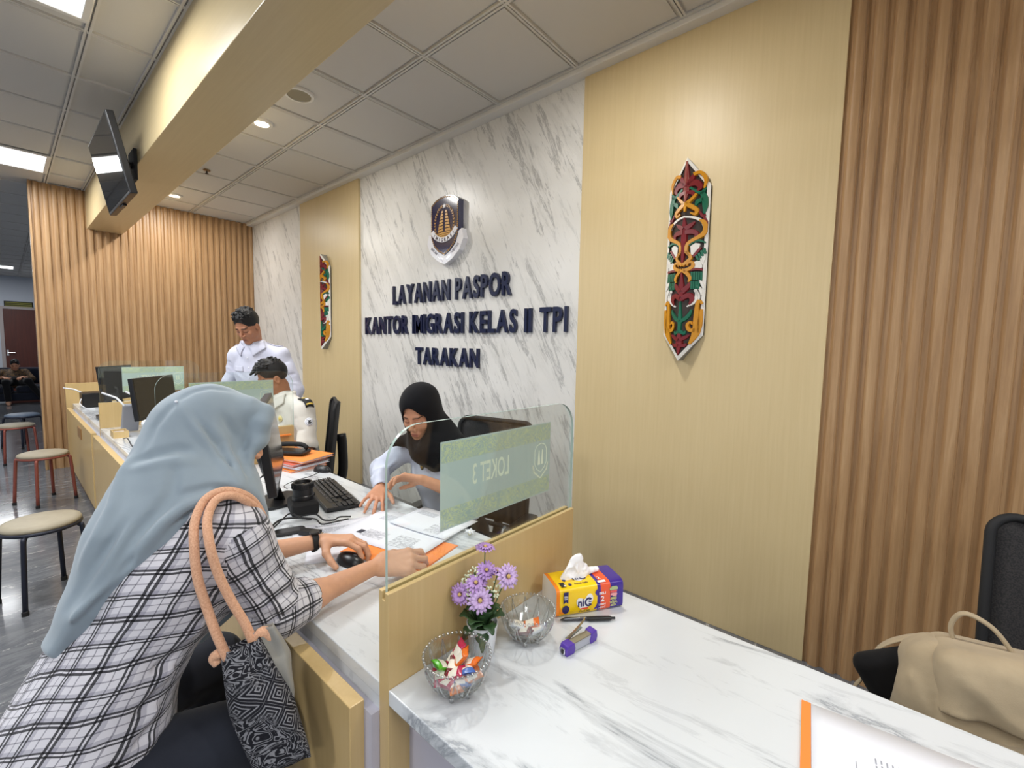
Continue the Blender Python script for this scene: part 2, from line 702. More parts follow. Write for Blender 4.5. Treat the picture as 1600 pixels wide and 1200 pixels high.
def counter(x0, x1, label, hatch=None, front=True, apron=0.065, group='counter bays of the passport service'):
    t = thing('service_counter', label, 'counter', ((x0 + x1) / 2, 0.85, 0), group=group)
    top = MB().box((x0, 0.505, T - 0.035), (x1, 1.205, T))
    top.build('worktop', M_TOP, t, bevel=0.0025, world=True)
    if front:
        MB().box((x0, 0.507, T - apron), (x1, 0.535, T - 0.034)).build('apron', M_TOP, t, world=True)
        MB().box((x0 + 0.045, 0.452, 0.06), (x1 - 0.03, 0.487, 0.705)).build('front_panel', M_CREAM_H, t, world=True, bevel=0.002)
        MB().box((x0 + 0.045, 0.470, 0.0), (x1 - 0.03, 0.487, 0.06)).build('plinth', M_DARKWOOD, t, world=True)
        MB().box((x0, 0.486, 0.0), (x1, 0.53, T - apron)).build('carcass', M_LAV, t, world=True)
    else:
        MB().box((x0, 0.56, 0.0), (x1, 0.58, T - 0.034)).build('carcass', M_LAV, t, world=True)
    if hatch:
        h = MB().box((hatch - 0.13, 0.444, 0.55), (hatch + 0.13, 0.4525, 0.65))
        h.build('access_hatch', M_DARKWOOD, t, world=True, bevel=0.002)
    return t


counter(-0.77, 1.9, 'marble topped counter in front with candy bowls, flowers and tissues on it', front=False)
counter(-2.895, -0.805, 'marble topped counter bay where the headscarfed visitor leans on her arms')
counter(-4.965, -2.935, 'marble topped counter bay behind the second glass divider, in front of the seated officer')
counter(-7.145, -5.005, 'far counter bay with a brown access hatch in its cream front', hatch=-5.85)


def ornament():
    m = mat('sticker_ornament', (190, 204, 160), 0.6)
    t = NT(m)
    f = t.noise(t.coords(), 34, 2, 0.5, 1.6)
    c = t.ramp(f, [(0.0, (200, 217, 204)), (0.36, (200, 217, 204)), (0.38, (228, 236, 190)), (0.44, (230, 238, 192)), (0.455, (198, 214, 202)), (0.5, (200, 217, 204)),
                   (0.515, (230, 238, 194)), (0.56, (226, 234, 188)), (0.575, (198, 214, 200)), (0.64, (200, 217, 204)), (0.655, (228, 236, 190)), (0.7, (200, 217, 204))])
    t.color(c)
    return m


M_STICK = mat('sticker_film', (216, 230, 222), 0.6)
M_ORN = ornament()
M_STXT = mat('sticker_lettering', (246, 250, 226), 0.6)
M_STMARK = mat('sticker_mark', (150, 178, 170), 0.6)


def divider(xc, label, txt):
    t = thing('counter_divider', label, 'divider', (xc, 0.85, 0), group='glass topped dividers between the counter bays')
    a, b = xc - 0.0175, xc + 0.0175
    # profile in (x,z) with a glass slot on top
    pf = [(a, 0.0), (b, 0.0), (b, 0.962), (xc + 0.005, 0.962), (xc + 0.005, 0.944), (xc - 0.005, 0.944), (xc - 0.005, 0.962), (a, 0.962)]
    M = Matrix(((1, 0, 0, 0), (0, 0, 1, 0), (0, 1, 0, 0), (0, 0, 0, 1)))
    MB().prism(pf, 0.505, 1.208, M).build('base_panel', M_CREAM_H, t, world=True, bevel=0.0015)
    # glass, rounded upper corners (poly in (y,z))
    y0, y1, zt, r = 0.513, 1.213, 1.312, 0.085
    poly = [(y0, 0.946), (y1, 0.946)]
    for k in range(13):
        an = R(90 * k / 12)
        poly.append((y1 - r + r * math.cos(an), zt - r + r * math.sin(an)))
    for k in range(13):
        an = R(90 + 90 * k / 12)
        poly.append((y0 + r + r * math.cos(an), zt - r + r * math.sin(an)))
    Mx = Matrix(((0, 0, 1, 0), (1, 0, 0, 0), (0, 1, 0, 0), (0, 0, 0, 1)))
    g = MB()
    g.prism(poly, xc - 0.004, xc + 0.004, Mx)
    g.mi = [0, 0] + [1] * (len(g.f) - 2)
    gl = g.build('glass_screen', [M_GLASS, M_GLEDGE], t, world=True)
    # printed film on the visitor's side of the glass
    s0, s1, z0, z1 = 0.662, 1.097, 1.042, 1.258
    xs = xc - 0.0048
    st = MB().box((xs - 0.0004, s0, z0), (xs + 0.0004, s1, z1)).build('sticker', M_STICK, t, world=True)
    bd = MB()
    for q0, q1 in ((z0 + 0.004, z0 + 0.052), (z1 - 0.052, z1 - 0.004)):
        bd.box((xs - 0.0006, s0 + 0.002, q0), (xs + 0.0006, s1 - 0.002, q1))
    bd.build('ornament_band', M_ORN, st, world=True)
    Mt = Matrix(((0, 0, -1, xs), (-1, 0, 0, 0.905), (0, 1, 0, 0), (0, 0, 0, 1)))
    tx = fit_text(txt, 0, 0.138, 1.134, 1.188, 0.012, 0.0008, Mt)
    tx.build('lettering', M_STXT, st, world=True)
    em = MB()
    Me = Matrix(((0, 0, -1, xs), (-1, 0, 0, 1.05), (0, 1, 0, 1.148), (0, 0, 0, 1)))
    sh = [(-0.028, 0.03), (-0.02, 0.044), (0, 0.05), (0.02, 0.044), (0.028, 0.03), (0.028, -0.01), (0.018, -0.026), (0, -0.038), (-0.018, -0.026), (-0.028, -0.01), (-0.028, 0.03)]
    em.tube([Me @ Vector((x, y, 0)) for x, y in sh[:-1]], 0.0014, 6, closed=True)
    rb = [(-0.036, -0.012), (-0.03, -0.034), (0, -0.056), (0.03, -0.034), (0.036, -0.012)]
    em.tube([Me @ Vector((x, y, 0)) for x, y in rb], 0.0045, 6, flat=0.2, up=(1, 0, 0))
    for q in (-0.008, 0.008):
        em.prism([(q - 0.006, -0.014), (q + 0.006, -0.014), (q + 0.002, 0.03), (q - 0.002, 0.03)], -0.0009, 0.0009, Me)
    em.build('emblem', M_STXT, st, world=True)
    return t


divider(DIV[0], 'near wooden divider with tall clear glass and green sticker, beside the flowers', 'LOKET 3')
divider(DIV[1], 'wooden divider with rounded glass, half hidden behind the grey headscarf', 'LOKET 2')
divider(DIV[2], 'divider with green sticker behind the black monitor, third from the front', 'LOKET 1')
t = thing('end_panel', 'plain cream end panel where the counter meets the fluted wall', 'panel', (DIV[3], 0.85, 0))
MB().box((DIV[3] - 0.019, 0.452, 0), (DIV[3] + 0.019, 1.208, 0.985)).build('board', M_CREAM_H, t, world=True, bevel=0.002)

# ------------------------------------------------------------------ ceiling fittings
M_DIFF = mat('troffer_diffuser', (250, 252, 255), 0.5, emit=(250, 252, 255), estr=3.0)
M_LAMP = mat('downlight_lens', (255, 252, 245), 0.4, emit=(255, 248, 236), estr=16.0)


def troffer(x, y, label):
    t = thing('ceiling_light', label, 'ceiling light', (x, y, CEIL), group='fluorescent ceiling panels')
    f = MB()
    f.box((-0.325, -0.65, -0.012), (-0.295, 0.65, 0.01)).box((0.295, -0.65, -0.012), (0.325, 0.65, 0.01))
    f.box((-0.295, -0.65, -0.012), (0.295, -0.62, 0.01)).box((-0.295, 0.62, -0.012), (0.295, 0.65, 0.01))
    f.build('frame', M_WHITE, t, bevel=0.003)
    MB().box((-0.295, -0.62, -0.006), (0.295, 0.62, 0.0)).build('diffuser', M_DIFF, t)


troffer(-3.11, -0.26, 'bright fluorescent panel in the ceiling nearest the camera, top left')
troffer(-6.46, -0.26, 'bright fluorescent panel before the top of the fluted wall')
troffer(-16.3, -0.35, 'distant small fluorescent panel in the corridor ceiling')


def downlight(x, y, label):
    t = thing('downlight', label, 'downlight', (x, y, CEIL), group='recessed downlights over the staff side')
    MB().lathe([(0.048, 0.006), (0.052, -0.012), (0.075, -0.010), (0.08, -0.001), (0.08, 0.01)], 32).build('trim_ring', M_WHITE, t, smooth=True, ang=40)
    MB().lathe([(0.0, -0.002), (0.035, -0.003), (0.05, 0.004)], 24).build('lens', M_LAMP, t, smooth=True)


downlight(DOWN[1][0], DOWN[1][1], 'downlight above the near cream panel')
downlight(DOWN[2][0], DOWN[2][1], 'glowing round downlight beside the beam, nearer of the two')
downlight(DOWN[3][0], DOWN[3][1], 'glowing round downlight close to the fluted far wall')
t = thing('ceiling_speaker', 'round beige ceiling speaker grille half hidden by the beam', 'speaker', (-3.24, 1.43, CEIL))
MB().lathe([(0.075, 0.008), (0.078, -0.01), (0.095, -0.008), (0.1, 0.004)], 36).build('ring', M_WHITE, t, smooth=True, ang=40)
MB().lathe([(0.0, -0.006), (0.078, -0.006), (0.078, 0.004)], 36).build('grille', mat('speaker_grille', (150, 142, 122), 0.8), t)
t = thing('sprinkler_head', 'tiny sprinkler head in the ceiling between the downlights', 'sprinkler', (-5.34, 1.43, CEIL))
MB().lathe([(0.03, 0.002), (0.032, -0.006), (0.0, -0.008)], 20).build('rose', M_DARKWOOD, t, smooth=True)
MB().lathe([(0.006, -0.004), (0.006, -0.03), (0.016, -0.032), (0.016, -0.036), (0.0, -0.036)], 14).build('nozzle', M_BLACK, t)

# ------------------------------------------------------------------ television on the beam
t = thing('television', 'tilted black flat television hung on the side of the beam', 'television', (-4.38, 0.56, 2.72))
W2, H2 = 0.42, 0.255
up = Vector((0, -0.21, 0.978)).normalized()
Mt = frame((0, 0, 0.0), (1, 0, 0), up)          # local x along beam, y up, z toward room
if Mt.col[2].y > 0:
    Mt = Mt @ Matrix.Diagonal((1, 1, -1, 1))
b = MB().box((-W2, -H2, -0.045), (W2, H2, 0.0), Mt)
b.build('housing', M_BLACK, t, bevel=0.006)
MB().box((-W2 + 0.014, -H2 + 0.02, -0.002), (W2 - 0.014, H2 - 0.014, 0.0016), Mt).build('screen', mat('tv_glass', (16, 17, 20), 0.035, spec=0.6), t)
MB().box((-0.06, -H2 - 0.012, -0.035), (0.06, -H2, -0.01), Mt).build('control_strip', M_BLACK, t, bevel=0.003)
wb = MB()
wb.box((-0.12, -0.1, -0.07), (0.12, 0.1, -0.045), Mt)
wb.tube([Mt @ Vector((0, 0.02, -0.06)), (0, 0.135, 0.06)], 0.022, 10)
wb.box((-0.1, 0.133, -0.06), (0.1, 0.154, 0.16))
wb.build('wall_bracket', M_BLACKM, t, bevel=0.003)

# ------------------------------------------------------------------ stools
M_SEAT = fabric('stool_vinyl', (156, 147, 128), (142, 134, 116), 200, 0.45, 0.1, 0.0)
M_RED = mat('red_brown_steel', (138, 74, 62), 0.4, 0.3)
M_BLUEST = mat('blue_black_steel', (30, 34, 48), 0.4, 0.3)
M_BLUESEAT = mat('blue_grey_vinyl', (96, 110, 128), 0.45)


def stool(label, x, y, rz, frame_m, seat_m, r=0.165):
    t = thing('stool', label, 'stool', (x, y, 0), rz, 'round waiting stools')
    MB().lathe([(0.0, 0.428), (r - 0.01, 0.428), (r, 0.434), (r + 0.003, 0.443), (r - 0.004, 0.456), (r - 0.03, 0.464), (0.0, 0.467)], 40).build('seat', seat_m, t, smooth=True, ang=50)
    MB().tube([(r * 0.98 * math.cos(R(k * 12)), r * 0.98 * math.sin(R(k * 12)), 0.423) for k in range(30)], 0.011, 8, closed=True).build('ring', frame_m, t, smooth=True)
    for k in range(4):
        an = R(45 + 90 * k)
        c, s = math.cos(an), math.sin(an)
        pts = [(0.55 * r * c, 0.55 * r * s, 0.418), (0.86 * r * c, 0.86 * r * s, 0.418), (1.02 * r * c, 1.02 * r * s, 0.405), (1.08 * r * c, 1.08 * r * s, 0.37), (1.22 * r * c, 1.22 * r * s, 0.01)]
        lg = MB().tube(bez(pts, 16), 0.0125, 8).build('leg', frame_m, t, smooth=True)
        MB().lathe([(0.0, 0.0), (0.015, 0.0), (0.015, 0.022), (0.012, 0.026)], 10, (1.22 * r * c, 1.22 * r * s, 0)).build('foot_cap', M_BLACKM, lg)


stool('round stool with beige seat on dark blue-black legs, nearest the visitor', -3.62, 0.10, R(20), M_BLUEST, M_SEAT)
stool('round stool with beige seat on red-brown legs in front of the fluted wall end', -5.80, 0.20, R(28), M_RED, M_SEAT)
stool('round beige stool on red-brown legs partly cut off by the photo edge', -7.95, 0.06, R(15), M_RED, M_SEAT)
stool('small blue-grey stool, furthest of the row', -9.0, 0.14, R(40), M_BLUEST, M_BLUESEAT)


# ------------------------------------------------------------------ office chairs (front faces -Y)
def mesh_mat():
    m = mat('chair_mesh', (38, 36, 38), 0.8)
    t = NT(m)
    v = t.coords()
    w = t.noise(v, 260, 1, 0.5)
    t.color(t.ramp(w, [(0.4, (22, 21, 23)), (0.6, (44, 41, 41))]))
    return m


M_MESH = mesh_mat()


def office_chair(label, x, y, rz, group='black mesh staff chairs', tilt=8, back_h=0.5, back_w=0.47, lift=0.0, arms=True):
    t = thing('office_chair', label, 'office chair', (x, y, 0), rz, group)
    L = lift
    s = MB()
    s.prism(rrect(0.49, 0.47, 0.1, 6), 0.43 + L, 0.50 + L)
    s.build('seat', M_BLACKM, t, bevel=0.02, bseg=3)
    # backrest: rounded frame ring with mesh infill, leaning back
    cy, cz = 0.23, 0.56 + L
    ta = R(tilt)
    def bp(u, v, o=0.0):
        # u across, v up 0..back_h
        bow = 0.05 * (u / (back_w / 2)) ** 2
        return Vector((u, cy + math.sin(ta) * v - bow + o, cz + math.cos(ta) * v))
    ring = [bp(px, py + back_h / 2) for px, py in rrect(back_w, back_h, 0.05, 6)]
    bf = MB().tube(ring, 0.013, 8, closed=True).build('back_frame', M_BLACKM, t, smooth=True)
    MB().grid(lambda a, b: bp((a - 0.5) * (back_w - 0.015), 0.01 + b * (back_h - 0.02)), 10, 10).build('backrest', M_MESH, t, smooth=True, solid=0.006)
    sp = MB()
    sp.tube(bez([(0, 0.05, 0.42 + L), (0, 0.24, 0.43 + L), (0, 0.30, 0.55 + L), tuple(bp(0, 0.2, 0.05)), tuple(bp(0, 0.3, 0.03))], 20), 0.024, 10, flat=1.5)
    sp.build('back_support', M_BLACK, t, smooth=True)
    for sx in ((-1, 1) if arms else ()):
        a = MB()
        a.tube(bez([(sx * 0.2, 0.03, 0.43 + L), (sx * 0.29, 0.03, 0.46 + L), (sx * 0.30, 0.04, 0.6 + L), (sx * 0.30, 0.05, 0.665 + L)], 16), 0.017, 8, flat=1.4)
        arm = a.build('armrest', M_BLACK, t, smooth=True)
        p = MB()
        p.prism(rrect(0.075, 0.27, 0.03, 5, sx * 0.30, 0.01), 0.665 + L, 0.692 + L)
        p.build('arm_pad', M_BLACK, arm, bevel=0.008)
    MB().lathe([(0.03, 0.1), (0.03, 0.28), (0.022, 0.28), (0.022, 0.43 + L)], 16).build('gas_column', M_CHROME, t, smooth=True, ang=40)
    for k in range(5):
        an = R(72 * k + 18)
        c, s_ = math.cos(an), math.sin(an)
        l = MB().tube([(0.02 * c, 0.02 * s_, 0.115), (0.16 * c, 0.16 * s_, 0.1), (0.29 * c, 0.29 * s_, 0.075)], [0.03, 0.024, 0.017], 8).build('base_arm', M_BLACK, t, smooth=True)
        cb_ = MB()
        for q in (-0.018, 0.018):
            px, py = 0.29 * c - s_ * q, 0.29 * s_ + c * q
            cb_.tube([(px - s_ * 0.009, py + c * 0.009, 0.028), (px + s_ * 0.009, py - c * 0.009, 0.028)], 0.028, 14)
        cb_.tube([(0.29 * c, 0.29 * s_, 0.04), (0.29 * c, 0.29 * s_, 0.08)], 0.008, 6)
        cb_.build('caster', M_BLACKM, l)
    return t


office_chair('black mesh office chair holding the khaki backpack', 0.46, 1.60, R(-3), tilt=12, back_h=0.47, arms=False)
office_chair('black mesh office chair behind the woman in the black headscarf', -1.63, 1.56, R(12), tilt=6, back_h=0.58, lift=-0.06)
office_chair('black office chair of the seated officer beside the divider', -3.32, 1.42, R(-24), tilt=6, back_h=0.56, lift=-0.06)

# ------------------------------------------------------------------ monitors
def monitor(label, corner, ang, tilt, w, h, base_xy, side=1, hole=False):
    """corner: lower corner nearest the camera; the panel runs from it along ang; screen on the right-hand side"""
    x = Vector((math.cos(R(ang)), math.sin(R(ang)), 0))
    n = Vector((math.sin(R(ang)), -math.cos(R(ang)), 0)) * side
    up = Vector((0, 0, 1)) * math.cos(R(tilt)) - n * math.sin(R(tilt))
    nn = x.cross(up)
    if nn.dot(n) < 0:
        nn = -nn
    t = thing('computer_monitor', label, 'monitor', (base_xy[0], base_xy[1], T), group='computer monitors on the counter')
    o = Vector(corner)
    def M(p):
        return o + x * p[0] + up * p[1] + nn * p[2]
    Mx = Matrix(((x.x, up.x, nn.x, o.x), (x.y, up.y, nn.y, o.y), (x.z, up.z, nn.z, o.z), (0, 0, 0, 1)))
    MB().box((0, 0, -0.032), (w, h, 0), Mx).build('housing', M_BLACK, t, bevel=0.004, world=True)
    MB().box((0.012, 0.022, -0.001), (w - 0.012, h - 0.012, 0.0012), Mx).build('screen', M_SCREEN, t, world=True)
    MB().prism(rrect(0.2, 0.18, 0.03, 5, base_xy[0], base_xy[1]), T, T + 0.014).build('base', M_BLACK, t, bevel=0.004, world=True)
    c = Mx @ Vector((w / 2, h * 0.42, -0.035))
    st = MB()
    b0 = Vector((base_xy[0], base_xy[1], T + 0.01))
    st.tube([b0, b0 + (c - b0) * 0.5 - nn * 0.02, c - nn * 0.03, c], 0.028, 10, flat=0.6)
    st.build('stand', M_BLACK, t, smooth=True, world=True)
    return t, Mx


t, Mx = monitor('black monitor beside the headscarfed visitor, seen almost edge on', (-1.74, 0.66, 0.90), 156, 8, 0.60, 0.345, (-2.125, 0.815))
MB().box((0.09, 0.004, -0.001), (0.135, 0.016, 0.0016), Mx).build('badge', mat('silver_label', (150, 152, 155), 0.4, 0.5), t, world=True)
monitor('black backed monitor in front of the third divider sticker', (-4.34, 0.66, 0.87), 140, 6, 0.52, 0.33, (-4.56, 0.84))
monitor('black backed monitor furthest along the counter, by the fluted wall', (-6.05, 0.66, 0.86), 142, 6, 0.50, 0.36, (-6.3, 0.84))

# ------------------------------------------------------------------ keyboard, mice, camera on the third bay
def keyboard(label, c, rz, w=0.47, d=0.155):
    t = thing('keyboard', label, 'keyboard', (c[0], c[1], T), R(rz))
    M = Matrix.Rotation(R(-4), 4, 'X')
    b = MB()
    b.prism([(-d / 2, 0.002), (d / 2, 0.006), (d / 2, 0.024), (-d / 2, 0.014)], -w / 2, w / 2, Matrix(((0, 0, 1, 0), (-1, 0, 0, 0), (0, 1, 0, 0), (0, 0, 0, 1))))
    b.build('case', M_BLACK, t, bevel=0.003)
    k = MB()
    lg = MB()
    rows = [(15, 1.0), (14, 1.0), (14, 1.05), (13, 1.05), (12, 1.1), (9, 1.5)]
    mw = w * 0.70
    for r in range(6):
        n = rows[r][0]
        kw = mw / n
        y = d / 2 - 0.017 - r * (d - 0.026) / 6
        z = 0.021 - (d / 2 - y) / d * -0.0
        zz = 0.0145 + (d / 2 - y) / d * 0.010
        for i in range(n):
            x0 = -w / 2 + 0.008 + i * kw
            k.box((x0 + 0.0012, -y - 0.0085, zz), (x0 + kw - 0.0012, -y + 0.0085, zz + 0.006))
            if rnd.random() < 0.7:
                lg.box((x0 + kw * 0.28, -y - 0.003, zz + 0.0058), (x0 + kw * 0.42, -y + 0.001, zz + 0.0064))
        for i in range(7):
            kw2 = (w * 0.27) / 7
            x0 = -w / 2 + 0.008 + mw + 0.008 + i * kw2
            if i == 3 or (r in (3,) and i < 3):
                continue
            k.box((x0 + 0.001, -y - 0.0085, zz), (x0 + kw2 - 0.001, -y + 0.0085, zz + 0.006))
    k.build('keycaps', mat('keycap', (34, 34, 37), 0.45), t, bevel=0.0012)
    lg.build('key_legends', mat('key_legend', (190, 190, 195), 0.6), t)
    return t


keyboard('black keyboard with grey legends beside the cables and lens', (-2.035, 1.015), -12)


def mouse(label, x, y, rz, z=T, s=1.0):
    t = thing('computer_mouse', label, 'mouse', (x, y, z), R(rz))
    def fn(u, v):
        th, ph = u * 2 * math.pi, v * math.pi / 2
        return Vector((0.058 * s * math.cos(th) * math.cos(ph), 0.031 * s * math.sin(th) * math.cos(ph) * (1 + 0.12 * math.cos(th)), 0.036 * s * math.sin(ph) ** 0.8))
    MB().grid(fn, 24, 10).build('shell', M_BLACK, t, smooth=True)
    MB().box((0.018 * s, -0.0035, 0.03 * s), (0.034 * s, 0.0035, 0.036 * s)).build('scroll_wheel', M_DGREY, t, bevel=0.002)
    return t


mouse('black mouse resting beyond the keyboard near the orange folders', -2.47, 1.185, 200)
mouse('black mouse under the visitor\'s left hand', -1.345, 0.735, 10)

M_LENS = mat('lens_glass', (16, 18, 26), 0.05, spec=1.0, coat=1.0)
t = thing('photo_camera', 'black camera lying on its back with the lens pointing up, among cables', 'camera', (-1.925, 0.835, T), R(-15))
MB().box((-0.07, -0.055, 0.0), (0.07, 0.055, 0.058)).build('body', M_BLACKM, t, bevel=0.012)
MB().box((-0.058, 0.03, 0.05), (-0.03, 0.056, 0.066)).build('grip', M_BLACKM, t, bevel=0.006)
ln = MB().lathe([(0.044, 0.05), (0.044, 0.075), (0.041, 0.078), (0.041, 0.105), (0.0435, 0.107), (0.0435, 0.128), (0.04, 0.132), (0.034, 0.132), (0.031, 0.122), (0.02, 0.118)], 36)
lo = ln.build('lens_barrel', M_BLACK, t, smooth=True, ang=35)
MB().lathe([(0.0, 0.124), (0.018, 0.122), (0.03, 0.117)], 28).build('front_glass', M_LENS, lo, smooth=True)
rb = MB()
for k in range(36):
    an = R(10 * k)
    rb.box((-0.002, -0.0015, 0), (0.002, 0.0015, 0.018), Matrix.Translation((0.0435 * math.cos(an), 0.0435 * math.sin(an), 0.108)) @ Matrix.Rotation(an, 4, 'Z'))
rb.build('focus_ring', M_BLACKM, lo)

# cables lying on the counter
CAB = [
    ('thick black cable looping in front of the monitor base', [(-1.62, 0.585, 0), (-1.70, 0.61, 0.004), (-1.81, 0.655, 0), (-1.85, 0.71, 0.012), (-1.825, 0.765, 0.012), (-1.80, 0.815, 0)], 0.0042),
    ('black cable curling between camera and keyboard', [(-1.84, 0.775, 0.004), (-1.79, 0.825, 0.012), (-1.735, 0.835, 0), (-1.705, 0.865, 0.0), (-1.72, 0.895, 0.0), (-1.69, 0.93, 0.0)], 0.0035),
    ('black cable running along the counter behind the papers', [(-1.60, 0.56, 0), (-1.74, 0.60, 0), (-1.86, 0.66, 0), (-2.0, 0.65, 0.0), (-2.12, 0.68, 0.0)], 0.004),
    ('black cable rising behind the monitor', [(-2.15, 0.66, 0.0), (-2.05, 0.62, 0.05), (-1.96, 0.62, 0.13), (-1.92, 0.66, 0.18), (-1.95, 0.72, 0.2)], 0.0035),
    ('thin mouse cable trailing from the far mouse', [(-2.41, 1.165, 0.012), (-2.385, 1.08, 0), (-2.36, 0.98, 0), (-2.31, 0.91, 0), (-2.25, 0.90, 0)], 0.002),
    ('tangled black cable in front of the camera', [(-1.72, 0.60, 0), (-1.80, 0.69, 0.008), (-1.83, 0.74, 0.02), (-1.79, 0.765, 0.008), (-1.735, 0.80, 0.006), (-1.68, 0.80, 0), (-1.665, 0.85, 0), (-1.655, 0.90, 0)], 0.0032),
]
for ci_, (lb, pts, r) in enumerate(CAB):
    o = MB().tube(bez([(x, y, T + r + 0.001 + z + 0.0085 * (ci_ % 3)) for x, y, z in pts], 40), r, 7).build('cable', M_BLACK, None, smooth=True, loc=(pts[0][0], pts[0][1], T))
    tag(o, lb, 'cable', 'black cables on the counter')
t = thing('usb_adapter', 'small black adapter block among the cables by the document', 'adapter', (-1.66, 0.745, T), R(30))
MB().box((-0.04, -0.018, 0), (0.04, 0.018, 0.02)).build('case', M_BLACK, t, bevel=0.004)
MB().box((0.04, -0.006, 0.006), (0.055, 0.006, 0.013)).build('plug', M_CHROME, t)

# ------------------------------------------------------------------ papers and folders on the third bay
def sheet(name, label, corner, ang, w, h, z, prints=(), group=None, bend=0.0, m=None, cat='paper'):
    c, s = math.cos(R(ang)), math.sin(R(ang))
    o = thing(name, label, cat, (corner[0], corner[1], z), R(ang), group)
    MB().grid(lambda u, v: Vector((u * w, v * h, bend * (abs(u - 0.5) * 2) ** 3)), 12, 4).build('page', m or M_PAPER, o, smooth=True, solid=0.0009)
    if prints:
        p = MB()
        q = MB()
        g = MB()
        for kind, x0, y0, x1, y1 in prints:
            if kind == 'lines':
                n = max(1, int((y1 - y0) / 0.0055))
                for i in range(n):
                    yy = y0 + i * 0.0055
                    xx = x0
                    while xx < x1 - 0.01:
                        l = rnd.uniform(0.01, 0.035)
                        e = min(xx + l, x1)
                        zz = bend * (abs((xx + e) / 2 / w - 0.5) * 2) ** 3
                        p.box((xx, yy, zz + 0.0007), (e, yy + 0.0016, zz + 0.0011))
                        xx = e + 0.003
            elif kind == 'block':
                zz = bend * (abs((x0 + x1) / 2 / w - 0.5) * 2) ** 3
                g.box((x0, y0, zz + 0.0005), (x1, y1, zz + 0.0009))
            elif kind == 'photo':
                zz = bend * (abs((x0 + x1) / 2 / w - 0.5) * 2) ** 3
                q.box((x0, y0, zz + 0.0007), (x1, y1, zz + 0.0011))
        if p.v:
            p.build('printed_lines', M_INK, o)
        if q.v:
            q.build('printed_image', M_INKD, o)
        if g.v:
            g.build('copied_image', M_COPY, o)
    return o


M_COPY = mat('copied_grey', (206, 208, 216), 0.85)
_t = NT(M_COPY)
_t.color(_t.ramp(_t.noise(_t.coords(), 90, 4, 0.7), [(0.38, (172, 175, 186)), (0.55, (222, 224, 231))]))
PG = 'photocopies spread on the counter'
fo = thing('document_folder', 'flat orange folder under the spread papers by the visitor\'s hands', 'folder', (-1.31, 0.91, T), R(15))
MB().box((-0.17, -0.12, 0.0), (0.17, 0.12, 0.0025)).build('cover', M_ORANGE, fo)
MB().box((-0.165, -0.115, 0.0027), (0.168, 0.118, 0.004)).build('flap', M_ORANGE, fo)
sheet('document_page', 'printed form at the edge of the papers, beside the cables', (-1.577, 0.648), 69.5, 0.297, 0.21, T + 0.0015,
      [('lines', 0.03, 0.03, 0.24, 0.08), ('lines', 0.08, 0.10, 0.27, 0.15), ('lines', 0.02, 0.17, 0.18, 0.19)], PG)
sheet('document_page', 'blank-edged sheet peeking out beneath the visitor\'s watch arm', (-1.44, 0.625), 62, 0.26, 0.19, T + 0.0008, (), PG)
sheet('document_page', 'wide copied sheet with a small dark portrait nearest the visitor', (-1.60, 0.80), 14, 0.42, 0.297, T + 0.006,
      [('photo', 0.07, 0.055, 0.095, 0.085), ('lines', 0.10, 0.05, 0.17, 0.09), ('block', 0.24, 0.03, 0.39, 0.12), ('lines', 0.26, 0.05, 0.36, 0.07), ('lines', 0.05, 0.2, 0.2, 0.26), ('block', 0.06, 0.045, 0.20, 0.105)], PG, 0.004)
sheet('document_page', 'copied sheet lying on top at the staff side under the officer\'s hand', (-1.525, 1.005), 9, 0.297, 0.21, T + 0.012,
      [('block', 0.17, 0.02, 0.28, 0.09), ('block', 0.18, 0.10, 0.285, 0.17), ('lines', 0.19, 0.04, 0.25, 0.06), ('lines', 0.02, 0.14, 0.12, 0.18)], PG, 0.003)

# stacked orange folders beyond the keyboard
z = T
FS = [('lower orange folder of the stack beyond the keyboard', -2.73, 1.13, 10, M_ORANGE), ('white paper bundle between the stacked orange folders', -2.73, 1.14, 14, M_PAPER),
      ('red-brown folder in the middle of the orange stack', -2.74, 1.13, 12, mat('red_card', (196, 92, 72), 0.7)),
      ('upper orange folder on top of the stack beyond the keyboard', -2.72, 1.16, 17, M_ORANGE)]
for i, (lb, x, y, a, m) in enumerate(FS):
    o = thing('document_folder' if m is not M_PAPER else 'paper_bundle', lb, 'folder' if m is not M_PAPER else 'paper', (x, y, z), R(a), 'stacked folders by the divider')
    h = 0.012 if i else 0.01
    MB().box((-0.165, -0.115, 0), (0.165, 0.115, 0.002)).build('back_cover', m, o)
    MB().box((-0.16, -0.11, 0.002), (0.16, 0.11, h - 0.002)).build('pages', M_PAPER, o)
    MB().grid(lambda u, v: Vector(((u - 0.5) * 0.33, (v - 0.5) * 0.23, h - 0.001 + 0.004 * v * v)), 6, 4).build('front_cover', m, o, solid=0.0012)
    z += h + 0.0046
t = thing('desk_telephone', 'black telephone handset lying on the orange folders', 'telephone', (-2.75, 1.13, z + 0.004), R(35))
MB().box((-0.1, -0.05, 0), (0.1, 0.05, 0.022)).build('body', M_BLACK, t, bevel=0.008)
MB().tube(bez([(-0.1, 0.01, 0.03), (-0.07, 0.01, 0.05), (0.05, 0.02, 0.052), (0.09, 0.02, 0.03)], 14), [0.016] * 0 or 0.014, 8).build('handset', M_BLACKM, t, smooth=True)
